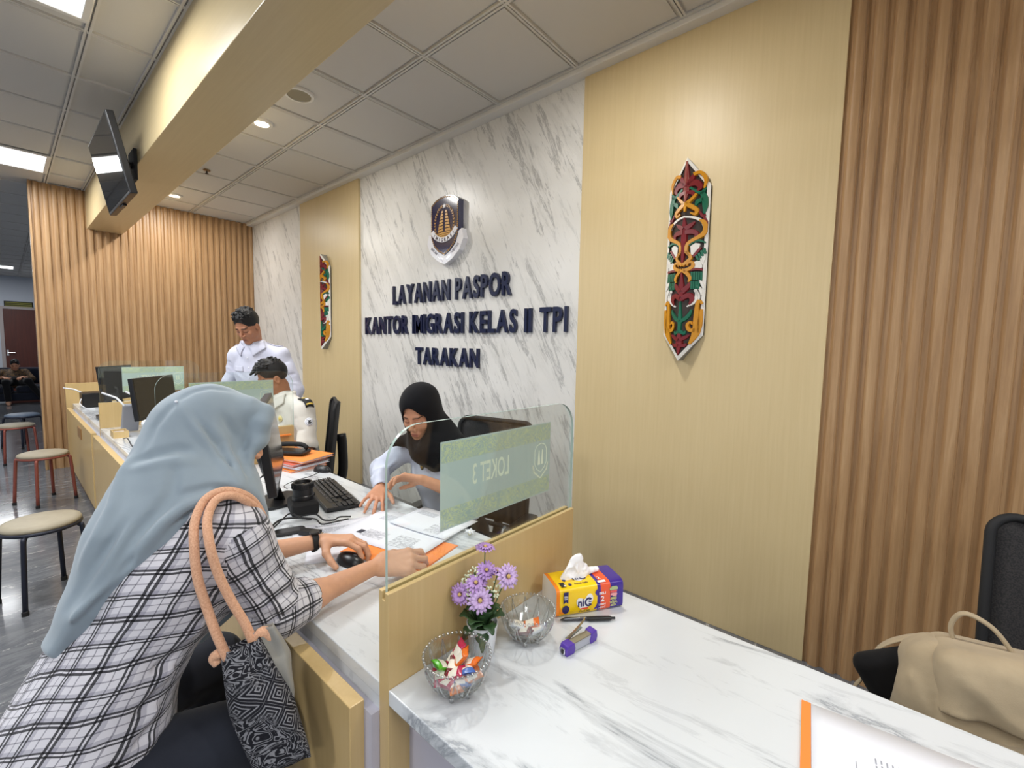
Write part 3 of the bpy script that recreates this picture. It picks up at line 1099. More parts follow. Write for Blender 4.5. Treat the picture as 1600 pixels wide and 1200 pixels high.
# small orange tab on the divider face
t = thing('paper_tab', 'thin orange paper tab sticking out on the second divider board', 'paper', (-2.888, 1.12, 0.905))
MB().box((-0.004, -0.06, 0.0), (0.02, 0.06, 0.008)).build('fold', M_ORANGE, t)
t = thing('signature_pad', 'dark end of a small device under the printed form', 'device', (-1.735, 0.70, T), R(-20))
MB().prism(rrect(0.06, 0.11, 0.02, 5), 0, 0.012).build('body', M_BLACK, t, bevel=0.003)
MB().prism(rrect(0.045, 0.07, 0.008, 4), 0.0118, 0.0126).build('pad', M_DGREY, t)
t = thing('artificial_blossom', 'small white artificial blossom at the divider\'s staff end', 'flower', (-1.215, 1.165, T))
fb = MB()
for k in range(9):
    an = R(40 * k)
    fb.tube([(0, 0, 0.008), (0.012 * math.cos(an), 0.012 * math.sin(an), 0.018), (0.022 * math.cos(an), 0.022 * math.sin(an), 0.012 + 0.008 * (k % 2))], [0.003, 0.006, 0.002], 6, flat=0.4)
fb.build('petals', M_PAPER, t, smooth=True)
MB().ball((0, 0, 0.008), (0.008, 0.008, 0.009), 10, 6).build('centre', mat('blossom_heart', (225, 220, 180), 0.7), t, smooth=True)
# ------------------------------------------------------------------ bodies and cloth: distance fields turned into one continuous surface
def nv(a):
    a = np.asarray(a, float)
    return a / (np.linalg.norm(a) + 1e-12)


class Vox:
    def __init__(s, lo, hi, h):
        s.lo, s.h = np.array(lo, float), h
        s.n = np.ceil((np.array(hi, float) - s.lo) / h).astype(int) + 1
        s.f = np.full(tuple(s.n), 0.25, np.float32)
        s.ax = [np.arange(k) * h + l for k, l in zip(s.n, s.lo)]

    def win(s, lo, hi):
        a = np.clip(np.floor((np.array(lo) - s.lo) / s.h).astype(int), 0, s.n)
        b = np.clip(np.ceil((np.array(hi) - s.lo) / s.h).astype(int) + 1, 0, s.n)
        if (b <= a).any():
            return None, None
        sl = tuple(slice(i, j) for i, j in zip(a, b))
        g = [s.ax[k][sl[k]].astype(np.float32) for k in range(3)]
        return sl, (g[0][:, None, None], g[1][None, :, None], g[2][None, None, :])

    @staticmethod
    def smin(a, b, k):
        if k <= 0:
            return np.minimum(a, b)
        hh = np.maximum(k - np.abs(a - b), 0) / k
        return np.minimum(a, b) - hh * hh * k * 0.25

    def put(s, sl, d, k, op):
        f = s.f[sl]
        if op == 'u':
            s.f[sl] = s.smin(f, d, k)
        elif op == 's':
            s.f[sl] = -s.smin(-f, d, k)
        elif op == 'i':
            s.f[sl] = -s.smin(-f, -d, k)

    # round cone a->b, optional squash along an axis
    def cone(s, a, b, ra, rb, k=0.02, op='u', flat=None):
        a, b = np.array(a, float), np.array(b, float)
        pad = max(ra, rb) + k + 4 * s.h
        if flat is not None:
            pad = max(ra, rb) * max(1, flat[1]) + k + 4 * s.h
        sl, g = s.win(np.minimum(a, b) - pad, np.maximum(a, b) + pad)
        if sl is None:
            return s
        ab = b - a
        L2 = max(float(ab @ ab), 1e-9)
        p = [g[i] - a[i] for i in range(3)]
        t = np.clip((p[0] * ab[0] + p[1] * ab[1] + p[2] * ab[2]) / L2, 0, 1)
        q = [p[i] - t * ab[i] for i in range(3)]
        if flat is not None:
            n = nv(flat[0])
            c = q[0] * n[0] + q[1] * n[1] + q[2] * n[2]
            c2 = c * (1 / flat[1] - 1)
            q = [q[i] + c2 * n[i] for i in range(3)]
        d = np.sqrt(q[0] ** 2 + q[1] ** 2 + q[2] ** 2) - (ra + (rb - ra) * t)
        if flat is not None and flat[1] < 1:
            d = d * (0.5 + 0.5 * flat[1])
        s.put(sl, d.astype(np.float32), k, op)
        return s

    def chain(s, pts, rs, k=0.02, op='u', flat=None):
        for i in range(len(pts) - 1):
            s.cone(pts[i], pts[i + 1], rs[i], rs[i + 1], k, op, flat)
        return s

    # ellipsoid with axes given by the rows of A (x,y,z local axes)
    def ell(s, c, r, A=None, k=0.02, op='u'):
        c, r = np.array(c, float), np.array(r, float)
        A = np.eye(3) if A is None else np.asarray(A, float)
        pad = r.max() + k + 4 * s.h
        sl, g = s.win(c - pad, c + pad)
        if sl is None:
            return s
        p = [g[i] - c[i] for i in range(3)]
        l = [p[0] * A[i][0] + p[1] * A[i][1] + p[2] * A[i][2] for i in range(3)]
        k0 = np.sqrt((l[0] / r[0]) ** 2 + (l[1] / r[1]) ** 2 + (l[2] / r[2]) ** 2)
        k1 = np.sqrt((l[0] / r[0] ** 2) ** 2 + (l[1] / r[1] ** 2) ** 2 + (l[2] / r[2] ** 2) ** 2) + 1e-9
        d = k0 * (k0 - 1) / k1
        s.put(sl, d.astype(np.float32), k, op)
        return s

    # half space: keeps / removes the side the normal points away from
    def plane(s, p, n, k=0.01, op='i'):
        n = nv(n)
        d = (s.ax[0][:, None, None] - p[0]) * n[0] + (s.ax[1][None, :, None] - p[1]) * n[1] + (s.ax[2][None, None, :] - p[2]) * n[2]
        s.put((slice(None),) * 3, d.astype(np.float32), k, op)
        return s

    def rbox(s, c, hs, A=None, r=0.01, k=0.01, op='u'):
        c, hs = np.array(c, float), np.array(hs, float)
        A = np.eye(3) if A is None else np.asarray(A, float)
        pad = np.linalg.norm(hs) + k + 4 * s.h
        sl, g = s.win(c - pad, c + pad)
        if sl is None:
            return s
        p = [g[i] - c[i] for i in range(3)]
        l = [np.abs(p[0] * A[i][0] + p[1] * A[i][1] + p[2] * A[i][2]) - (hs[i] - r) for i in range(3)]
        m = [np.maximum(x, 0) for x in l]
        d = np.sqrt(m[0] ** 2 + m[1] ** 2 + m[2] ** 2) + np.minimum(np.maximum(np.maximum(l[0], l[1]), l[2]), 0) - r
        s.put(sl, d.astype(np.float32), k, op)
        return s

    # fold: depth>0 groove, depth<0 ridge along a polyline
    def fold(s, pts, r, depth):
        pts = [np.array(p, float) for p in pts]
        P = np.array(pts)
        sl, g = s.win(P.min(0) - 2.5 * r, P.max(0) + 2.5 * r)
        if sl is None:
            return s
        best = None
        n = len(pts) - 1
        for i in range(n):
            a, ab = pts[i], pts[i + 1] - pts[i]
            L2 = max(float(ab @ ab), 1e-9)
            p = [g[j] - a[j] for j in range(3)]
            t = np.clip((p[0] * ab[0] + p[1] * ab[1] + p[2] * ab[2]) / L2, 0, 1)
            d2 = sum((p[j] - t * ab[j]) ** 2 for j in range(3))
            tt = (i + t) / n
            w = np.exp(-d2 / (r * r)) * np.clip(4 * np.minimum(tt, 1 - tt) + 0.08, 0, 1)
            best = w if best is None else np.maximum(best, w)
        s.f[sl] += (depth * best).astype(np.float32)
        return s

    def ripple(s, amp, freq, seed=0):
        """soft irregular cloth undulation"""
        rg = np.random.RandomState(seed)
        X, Y, Z = s.ax[0][:, None, None], s.ax[1][None, :, None], s.ax[2][None, None, :]
        for i in range(4):
            k = rg.normal(size=3)
            k = k / np.linalg.norm(k) * freq * (0.6 + 0.5 * i)
            ph = rg.uniform(0, 6.28)
            s.f += (amp / (1 + 0.5 * i) * np.sin(X * k[0] + Y * k[1] + Z * k[2] + ph)).astype(np.float32)
        return s

    def sample(s, P):
        q = (np.asarray(P) - s.lo) / s.h
        q = np.clip(q, 0, s.n - 1.001)
        i = q.astype(int)
        t = q - i
        r = 0
        for dx in (0, 1):
            for dy in (0, 1):
                for dz in (0, 1):
                    wgt = (t[..., 0] if dx else 1 - t[..., 0]) * (t[..., 1] if dy else 1 - t[..., 1]) * (t[..., 2] if dz else 1 - t[..., 2])
                    r = r + wgt * s.f[i[..., 0] + dx, i[..., 1] + dy, i[..., 2] + dz]
        return r

    def march(s, o, d, t0=0.1, t1=6.0):
        o, d = np.array(o, float), nv(d)
        t = t0
        while t < t1:
            p = o + d * t
            if ((p < s.lo) | (p > s.lo + (s.n - 1) * s.h)).any():
                t += 0.01
                continue
            v = float(s.sample(p))
            if v < 0.0008:
                return p
            t += max(0.001, min(v * 0.6, 0.02))
        return None

    def surf(s):
        f = s.f.copy()
        f[0], f[-1], f[:, 0], f[:, -1], f[:, :, 0], f[:, :, -1] = 1, 1, 1, 1, 1, 1
        f[np.abs(f) < 1e-7] = 1e-7
        neg = f < 0
        nx, ny, nz = f.shape
        cnt = np.zeros((nx - 1, ny - 1, nz - 1), np.int8)
        for a in (0, 1):
            for b in (0, 1):
                for c in (0, 1):
                    cnt += neg[a:nx - 1 + a, b:ny - 1 + b, c:nz - 1 + c]
        mask = (cnt > 0) & (cnt < 8)
        cells = np.argwhere(mask)
        idx = np.full(mask.shape, -1, np.int64)
        idx[mask] = np.arange(len(cells))
        acc = np.zeros((len(cells), 3))
        num = np.zeros(len(cells))
        cor = [(a, b, c) for a in (0, 1) for b in (0, 1) for c in (0, 1)]
        for A in cor:
            for B in cor:
                if sum(abs(x - y) for x, y in zip(A, B)) != 1 or A > B:
                    continue
                va = f[cells[:, 0] + A[0], cells[:, 1] + A[1], cells[:, 2] + A[2]]
                vb = f[cells[:, 0] + B[0], cells[:, 1] + B[1], cells[:, 2] + B[2]]
                x = (va < 0) != (vb < 0)
                t = np.where(x, va / np.where(x, va - vb, 1), 0)
                pt = np.array(A) + t[:, None] * (np.array(B) - np.array(A))
                acc[x] += pt[x]
                num[x] += 1
        V = (cells + acc / num[:, None]) * s.h + s.lo
        F = []
        for ax in range(3):
            u, v = (ax + 1) % 3, (ax + 2) % 3
            sa = [slice(None)] * 3
            sb = [slice(None)] * 3
            sa[ax], sb[ax] = slice(0, -1), slice(1, None)
            x = neg[tuple(sa)] != neg[tuple(sb)]
            e = np.argwhere(x)
            e = e[(e[:, u] > 0) & (e[:, v] > 0)]
            inside = neg[e[:, 0], e[:, 1], e[:, 2]]
            def at(du, dv):
                q = e.copy()
                q[:, u] += du
                q[:, v] += dv
                ok = (q >= 0).all(1) & (q < np.array(idx.shape)).all(1)
                r = np.full(len(q), -1)
                r[ok] = idx[q[ok, 0], q[ok, 1], q[ok, 2]]
                return r
            quad = np.stack([at(-1, -1), at(0, -1), at(0, 0), at(-1, 0)], 1)
            quad[~inside] = quad[~inside][:, ::-1]
            F.append(quad[(quad >= 0).all(1)])
        return V, np.concatenate(F)


def relax(V, F, it=1, w=0.5):
    """Laplacian smoothing over quad edges"""
    n = len(V)
    for _ in range(it):
        acc = np.zeros_like(V)
        c = np.zeros(n)
        for a, b in ((0, 1), (1, 2), (2, 3), (3, 0)):
            np.add.at(acc, F[:, a], V[F[:, b]])
            np.add.at(c, F[:, a], 1)
            np.add.at(acc, F[:, b], V[F[:, a]])
            np.add.at(c, F[:, b], 1)
        V = V * (1 - w) + w * acc / np.maximum(c, 1)[:, None]
    return V


def basis(fwd, up=(0, 0, 1)):
    """rows: x (person's right-to-left is -x), y forward, z up"""
    y = nv(fwd)
    x = nv(np.cross(y, up))
    z = np.cross(x, y)
    return np.array([x, y, z])


class Head:
    """adds a head with a face to a field; local x to the person's right, y forward, z up"""
    def __init__(s, c, fwd, sc=0.94, up=(0, 0, 1)):
        s.c, s.A, s.sc = np.array(c, float), basis(fwd, up), sc

    def w(s, p):
        return s.c + (np.array(p, float) * s.sc) @ s.A

    def loc(s, P):
        return ((np.asarray(P) - s.c) @ s.A.T) / s.sc

    def skin(s, v, female=False, ears=True):
        w, k = s.w, s.sc
        v.ell(w((0, -0.012, 0.045)), np.array((0.074, 0.096, 0.085)) * k, s.A, 0.0)
        v.ell(w((0, 0.02, -0.028)), np.array((0.060 if female else 0.063, 0.066, 0.083)) * k, s.A, 0.03)
        v.ell(w((0, 0.064, -0.098)), np.array((0.024, 0.02, 0.019)) * k, s.A, 0.022)
        for q in (-1, 1):
            v.cone(w((q * 0.046, 0.0, -0.052)), w((q * 0.012, 0.062, -0.1)), 0.020 * k, 0.016 * k, 0.02)
            v.ell(w((q * 0.037, 0.062, -0.022)), np.array((0.024, 0.02, 0.022)) * k, s.A, 0.018)
        v.cone(w((-0.032, 0.079, 0.026)), w((0.032, 0.079, 0.026)), 0.011 * k, 0.011 * k, 0.014)
        for q in (-1, 1):
            v.ell(w((q * 0.031, 0.099, 0.007)), np.array((0.017, 0.016, 0.012)) * k, s.A, 0.012, 's')
            v.ell(w((q * 0.031, 0.0745, 0.004)), np.array((0.0165, 0.0145, 0.0115)) * k, s.A, 0.004)
        v.cone(w((0, 0.085, 0.016)), w((0, 0.102 if female else 0.105, -0.024)), 0.0065 * k, 0.0100 * k, 0.010)
        for q in (-1, 1):
            v.ell(w((q * 0.0125, 0.096, -0.032)), np.array((0.0085, 0.010, 0.008)) * k, s.A, 0.006)
        v.ell(w((0, 0.08, -0.066)), np.array((0.026, 0.012, 0.02)) * k, s.A, 0.012)
        v.cone(w((-0.017, 0.086, -0.0605)), w((0.017, 0.086, -0.0605)), 0.0055 * k, 0.0055 * k, 0.004)
        v.cone(w((-0.014, 0.086, -0.0725)), w((0.014, 0.086, -0.0725)), 0.0065 * k, 0.0065 * k, 0.004)
        v.cone(w((-0.021, 0.093, -0.0662)), w((0.021, 0.093, -0.0662)), 0.0022 * k, 0.0022 * k, 0.003, 's')
        if ears:
            for q in (-1, 1):
                v.ell(w((q * 0.077, -0.008, -0.004)), np.array((0.009, 0.020, 0.031)) * k, s.A, 0.008)
                v.ell(w((q * 0.084, -0.005, 0.0)), np.array((0.006, 0.010, 0.017)) * k, s.A, 0.004, 's')

    def paint(s, V, skin, lip=(158, 92, 84), brow=(30, 24, 22), female=False):
        """per-vertex colour: brows, lash line, lips, nostrils belong to the face itself"""
        L = s.loc(V)
        x, y, z = np.abs(L[:, 0]), L[:, 1], L[:, 2]
        C = np.tile(np.array(rgb(*skin)), (len(V), 1))
        def mixin(m, c):
            m = np.clip(m, 0, 1)[:, None]
            C[:] = C * (1 - m) + np.array(rgb(*c)) * m
        fr = (y > 0.05)
        th = 0.0035 if female else 0.0055
        zb = 0.0255 + 0.004 * np.sin((x - 0.012) / 0.036 * 2.4)
        mixin(fr * (x > 0.011) * (x < 0.050) * np.exp(-((z - zb) / th) ** 2) * 0.95, brow)
        zl = 0.0 - 0.003 * (1 - ((x - 0.031) / 0.017) ** 2)
        mixin(fr * (np.abs(x - 0.031) < 0.0175) * np.exp(-((z - zl) / 0.0030) ** 2) * 0.95, (24, 18, 16))
        mixin(fr * np.exp(-((x - 0.031) / 0.017) ** 2 - ((z - 0.006) / 0.008) ** 2) * 0.28, brow)
        mixin(fr * (y > 0.07) * np.exp(-(x / 0.020) ** 4 - ((z + 0.0665) / 0.0095) ** 4) * 0.75, lip)
        mixin(fr * (y > 0.07) * np.exp(-(x / 0.02) ** 4 - ((z + 0.0664) / 0.0022) ** 2) * 0.7, (84, 44, 42))
        mixin((y > 0.08) * np.exp(-((x - 0.0085) / 0.0045) ** 2 - ((z + 0.0385) / 0.0035) ** 2) * 0.6, (60, 34, 28))
        return C


def hand(v, W, D, N, th, bends, spread=0.12, sc=1.0, thumb=(0.75, 0.5, 0.1), r=0.0083, k=0.006):
    """W wrist, D along the hand, N out of the palm, th=+1/-1 puts the thumb on the D x N side; bends: 4 triples"""
    W, D = np.array(W, float), nv(D)
    N = nv(np.array(N) - D * (np.array(N) @ D))
    X = np.cross(D, N) * th
    base = [(0.030, 0.088), (0.010, 0.093), (-0.011, 0.089), (-0.030, 0.079)]
    ln = [(0.042, 0.025, 0.021), (0.047, 0.029, 0.022), (0.043, 0.027, 0.021), (0.034, 0.020, 0.018)]
    tips = []
    for i, (bx, by) in enumerate(base):
        K = W + (X * bx + D * by) * sc
        v.cone(W + X * bx * 0.55 * sc + D * 0.012 * sc, K, 0.0145 * sc, 0.0115 * sc, 0.014, flat=(N, 0.95))
        d = nv(D + X * spread * (1.5 - i))
        p = K
        ang = 0
        rr = r * sc * (1.0 if i < 3 else 0.88)
        for j in range(3):
            ang += bends[i][j]
            dd = d * math.cos(ang) + N * math.sin(ang)
            q = p + dd * ln[i][j] * sc
            v.cone(p, q, rr * (1.04 - 0.08 * j), rr * (0.97 - 0.09 * j), k * (1.6 if j == 0 else 0.8))
            p = q
        tips.append((p, dd))
    # thumb
    a = W + (X * 0.024 + D * 0.022) * sc
    d1 = nv(X * thumb[0] + D * thumb[1] + N * thumb[2])
    b = a + d1 * 0.042 * sc
    d2 = nv(d1 * 0.75 + D * 0.55 + N * thumb[2] * 0.5)
    c = b + d2 * 0.033 * sc
    d3 = nv(d2 + D * 0.25)
    e = c + d3 * 0.024 * sc
    v.cone(a, b, 0.0145 * sc, 0.0115 * sc, 0.014)
    v.cone(b, c, 0.0108 * sc, 0.0098 * sc, 0.006)
    v.cone(c, e, 0.0098 * sc, 0.008 * sc, 0.005)
    tips.append((e, d3))
    return tips
# ------------------------------------------------------------------ visitor at the counter (faces +Y, leaning on the worktop)
VH = Head((-1.360, 0.386, 1.222), (0.14, 0.90, -0.34), 0.92)
VK = Head((-1.375, 0.362, 1.225), (0.10, 0.84, -0.52), 0.92)
V_SP = [(-1.29, 0.06, 0.60), (-1.295, 0.13, 0.74), (-1.305, 0.245, 0.93), (-1.32, 0.315, 1.06)]
V_SR, V_ER, V_WR = (-1.160, 0.345, 1.010), (-1.135, 0.425, 0.808), (-1.172, 0.728, 0.802)
V_SL, V_EL, V_WL = (-1.480, 0.375, 1.010), (-1.50, 0.440, 0.815), (-1.452, 0.690, 0.810)


def visitor_skin(h=0.003):
    v = Vox((-1.62, 0.12, 0.72), (-0.98, 0.95, 1.40), h)
    VH.skin(v, True, ears=False)
    n0 = VH.w((0, -0.02, -0.06))
    v.cone(n0, V_SP[3], 0.05, 0.055, 0.02)
    v.cone(V_SP[3], V_SP[2], 0.07, 0.10, 0.03)
    for S, E, W in ((V_SR, V_ER, V_WR), (V_SL, V_EL, V_WL)):
        v.cone(V_SP[3], S, 0.055, 0.045, 0.03)
        v.cone(S, E, 0.043, 0.037, 0.02)
        m = np.array(E) * 0.68 + np.array(W) * 0.32
        v.cone(E, m, 0.037, 0.0375, 0.02)
        v.cone(m, W, 0.0375, 0.0245, 0.02, flat=((0, 0, 1), 0.9))
    # right hand: back of the hand up, loosely closed beside the divider
    D = nv((0.38, 0.92, -0.06))
    hand(v, V_WR, D, (-0.45, 0.30, -0.85), 1, [(0.30, 0.8, 0.6), (0.36, 0.9, 0.6), (0.40, 0.9, 0.6), (0.45, 0.9, 0.6)], 0.07, 1.16, (0.5, 0.8, 0.5), r=0.0088)
    # left hand: palm down over the mouse, thumb on the near side
    D = nv((0.72, 0.68, 0.02))
    hand(v, V_WL, D, (0.10, -0.12, -1), -1, [(0.45, 0.75, 0.6), (0.4, 0.7, 0.6), (0.4, 0.75, 0.6), (0.45, 0.8, 0.6)], 0.10, 1.1, (0.85, 0.35, 0.65), r=0.0088)
    return v


def visitor_torso(v, g=0.0, arms=True):
    """shirt volume; g grows it"""
    fl = ((0, 0.80, -0.60), 0.74)
    v.chain(V_SP, [0.172 + g, 0.158 + g, 0.172 + g, 0.135 + g], 0.05, flat=fl)
    v.ell((-1.29, 0.09, 0.60), (0.19 + g, 0.15 + g, 0.15 + g), None, 0.06)
    v.ell((-1.30, 0.29, 0.90), (0.15 + g, 0.11 + g, 0.12 + g), None, 0.05)
    for S in (V_SR, V_SL):
        v.cone(V_SP[3], S, 0.085 + g, 0.070 + g, 0.05)
    if arms:
        for S, E in ((V_SR, V_ER), (V_SL, V_EL)):
            a, b = np.array(S), np.array(E)
            v.cone(a, b + nv(b - a) * -0.01, 0.071 + g, 0.064 + g, 0.035)
    return v


def visitor_shirt(h=0.0045):
    v = Vox((-1.64, -0.16, 0.46), (-0.98, 0.62, 1.20), h)
    visitor_torso(v)
    # rolled sleeve ends just past the elbow
    for E, W in ((V_ER, V_WR), (V_EL, V_WL)):
        E, W = np.array(E), np.array(W)
        d = nv(W - E)
        v.cone(E, E + d * 0.035, 0.062, 0.060, 0.02)
        v.cone(E + d * 0.035, E + d * 0.058, 0.060, 0.058, 0.006)
        v.plane_cut = None
        v.cone(E + d * 0.11, E + d * 0.072, 0.050, 0.043, 0.004, 's')
    v.ripple(0.0022, 34, 3)
    # drag lines from armpit and across the back
    for pts, r, d in (
        ([(-1.11, 0.30, 0.90), (-1.16, 0.22, 0.88), (-1.24, 0.14, 0.86)], 0.014, -0.011), ([(-1.10, 0.30, 0.86), (-1.15, 0.20, 0.83), (-1.22, 0.09, 0.80)], 0.014, -0.013),
        ([(-1.10, 0.28, 0.83), (-1.14, 0.18, 0.795), (-1.22, 0.06, 0.77)], 0.011, 0.010), ([(-1.10, 0.27, 0.80), (-1.14, 0.16, 0.76), (-1.22, 0.04, 0.74)], 0.014, -0.013),
        ([(-1.10, 0.25, 0.77), (-1.13, 0.15, 0.725), (-1.22, 0.02, 0.70)], 0.011, 0.010), ([(-1.10, 0.24, 0.74), (-1.13, 0.14, 0.69), (-1.22, 0.0, 0.66)], 0.013, -0.012),
        ([(-1.10, 0.22, 0.70), (-1.13, 0.12, 0.655), (-1.22, -0.02, 0.63)], 0.011, 0.009), ([(-1.11, 0.20, 0.66), (-1.13, 0.10, 0.62), (-1.22, -0.04, 0.60)], 0.013, -0.012),
        ([(-1.13, 0.29, 0.93), (-1.20, 0.20, 0.93), (-1.28, 0.13, 0.90)], 0.013, 0.009),
        ([(-1.08, 0.36, 0.95), (-1.085, 0.40, 0.935), (-1.10, 0.44, 0.94)], 0.011, 0.006), ([(-1.08, 0.36, 0.92), (-1.09, 0.40, 0.90), (-1.10, 0.45, 0.90)], 0.012, -0.009),
        ([(-1.075, 0.365, 0.895), (-1.08, 0.405, 0.875), (-1.10, 0.455, 0.87)], 0.009, 0.008), ([(-1.08, 0.37, 0.87), (-1.08, 0.41, 0.85), (-1.10, 0.46, 0.84)], 0.012, -0.010),
        ([(-1.075, 0.38, 0.84), (-1.075, 0.42, 0.825), (-1.10, 0.47, 0.815)], 0.009, 0.007),
        ([(-1.19, 0.40, 0.86), (-1.14, 0.35, 0.84), (-1.09, 0.38, 0.82)], 0.010, 0.009)):
        v.fold(pts, r, d)
    v.plane((-1.29, 0.10, 0.535), (0, -0.25, -1), 0.006)
    return v


def visitor_hijab(h=0.004):
    v = Vox((-1.62, -0.10, 0.74), (-0.98, 0.62, 1.42), h)
    w, k = VK.w, VK.sc
    # cape: the shirt surface offset, trimmed to a tail down the back
    visitor_torso(v, 0.020, arms=False)
    tip = np.array((-1.255, 0.03, 0.84))
    rs = np.array((-1.195, 0.36, 1.06))
    ls = np.array((-1.46, 0.37, 1.06))
    bn = nv((0.0, -0.78, 0.62))
    e = rs - tip
    v.plane(rs, nv(np.cross(e, bn)) * np.sign(np.cross(e, bn)[0]), 0.012)
    tl = tip + np.array((-0.08, 0, 0))
    e = ls - tl
    nn = nv(np.cross(e, bn))
    v.plane(ls, nn * -np.sign(nn[0]), 0.012)
    v.plane(tip, (0.15, -0.75, -0.70), 0.012)
    # head, crown and neck drape
    v.ell(w((0, -0.015, 0.042)), np.array((0.092, 0.116, 0.104)) * k, VK.A, 0.03)
    v.ell(w((0, 0.012, -0.035)), np.array((0.084, 0.085, 0.100)) * k, VK.A, 0.03)
    v.cone(w((0, -0.02, -0.02)), (-1.32, 0.28, 1.05), 0.098, 0.125, 0.05)
    v.cone(w((0.0, -0.06, 0.0)), (-1.31, 0.20, 1.02), 0.090, 0.108, 0.06)
    v.cone((-1.31, 0.20, 1.02), (-1.285, 0.10, 0.92), 0.10, 0.05, 0.06, flat=((0, 0.78, -0.62), 0.7))
    v.cone(w((0.0, 0.0, -0.07)), (-1.32, 0.35, 1.02), 0.072, 0.085, 0.05)
    v.cone((-1.32, 0.35, 1.02), (-1.31, 0.41, 0.95), 0.08, 0.05, 0.04)
    # stiff visor edge over the forehead
    v.cone(w((-0.055, 0.07, 0.06)), w((0.055, 0.07, 0.06)), 0.036 * k, 0.036 * k, 0.03)
    v.chain([(-1.36, 0.36, 1.30), (-1.318, 0.435, 1.30), (-1.302, 0.468, 1.292)], [0.055, 0.026, 0.012], 0.04)
    v.chain([(-1.40, 0.46, 1.275), (-1.302, 0.468, 1.290), (-1.287, 0.456, 1.22)], [0.016, 0.012, 0.012], 0.03)
    # opening for the face
    v.ell(VH.w((0, 0.15, -0.030)), np.array((0.066, 0.135, 0.098)) * k, VH.A, 0.012, 's')
    v.ell(VH.w((0, 0.045, -0.025)), np.array((0.064, 0.062, 0.088)) * k, VH.A, 0.006, 's')
    v.chain([(-1.300, 0.466, 1.292), (-1.281, 0.451, 1.266), (-1.274, 0.438, 1.218), (-1.264, 0.400, 1.174), (-1.255, 0.366, 1.142), (-1.24, 0.350, 1.11)], [0.012, 0.014, 0.013, 0.011, 0.011, 0.018], 0.022)
    v.ripple(0.0012, 30, 11)
    for pts, r, d in VFOLDS:
        v.fold(pts, r, d * 1.7)
    return v


VFOLDS = [
    ([(-1.33, 0.274, 1.333), (-1.338, 0.31, 1.356), (-1.337, 0.351, 1.364), (-1.332, 0.401, 1.351)], 0.008, 0.004),
    ([(-1.329, 0.275, 1.334), (-1.328, 0.257, 1.316), (-1.329, 0.229, 1.276), (-1.304, 0.201, 1.219)], 0.010, 0.004),
    ([(-1.317, 0.28, 1.328), (-1.27, 0.31, 1.262), (-1.24, 0.341, 1.199), (-1.19, 0.36, 1.131), (-1.189, 0.382, 1.08)], 0.011, -0.009),
    ([(-1.300, 0.29, 1.318), (-1.262, 0.325, 1.245), (-1.23, 0.352, 1.18), (-1.185, 0.368, 1.115)], 0.009, 0.008),
    ([(-1.274, 0.332, 1.283), (-1.264, 0.355, 1.233), (-1.23, 0.369, 1.179), (-1.187, 0.376, 1.131)], 0.009, -0.008),
    ([(-1.282, 0.356, 1.304), (-1.272, 0.385, 1.244), (-1.25, 0.395, 1.186), (-1.21, 0.385, 1.140)], 0.010, 0.008),
    ([(-1.309, 0.182, 1.199), (-1.282, 0.218, 1.217), (-1.264, 0.257, 1.227), (-1.252, 0.292, 1.221)], 0.012, 0.007),
    ([(-1.312, 0.175, 1.182), (-1.28, 0.212, 1.197), (-1.255, 0.257, 1.205), (-1.242, 0.300, 1.19)], 0.012, -0.006),
    ([(-1.188, 0.364, 1.098), (-1.188, 0.305, 1.120), (-1.19, 0.255, 1.110), (-1.188, 0.214, 1.085), (-1.187, 0.179, 1.046), (-1.19, 0.157, 1.01)], 0.012, -0.011),
    ([(-1.19, 0.372, 1.118), (-1.192, 0.305, 1.142), (-1.20, 0.25, 1.135), (-1.20, 0.205, 1.105), (-1.20, 0.165, 1.06), (-1.20, 0.12, 1.0)], 0.010, 0.009),
    ([(-1.189, 0.334, 1.10), (-1.192, 0.268, 1.098), (-1.193, 0.223, 1.08), (-1.191, 0.186, 1.05), (-1.2, 0.133, 0.985), (-1.212, 0.093, 0.93)], 0.009, 0.006),
    ([(-1.33, 0.185, 1.22), (-1.316, 0.165, 1.179), (-1.274, 0.142, 1.121), (-1.254, 0.112, 1.064), (-1.267, 0.079, 0.995)], 0.013, -0.008),
    ([(-1.246, 0.252, 1.198), (-1.214, 0.235, 1.141), (-1.203, 0.206, 1.108), (-1.199, 0.171, 1.076), (-1.194, 0.154, 1.041)], 0.012, 0.009),
    ([(-1.188, 0.168, 1.024), (-1.204, 0.122, 0.973), (-1.216, 0.078, 0.932), (-1.222, 0.05, 0.902)], 0.010, -0.007),
    ([(-1.23, 0.165, 1.10), (-1.232, 0.12, 1.03), (-1.24, 0.08, 0.97), (-1.25, 0.05, 0.92)], 0.012, 0.008),
]
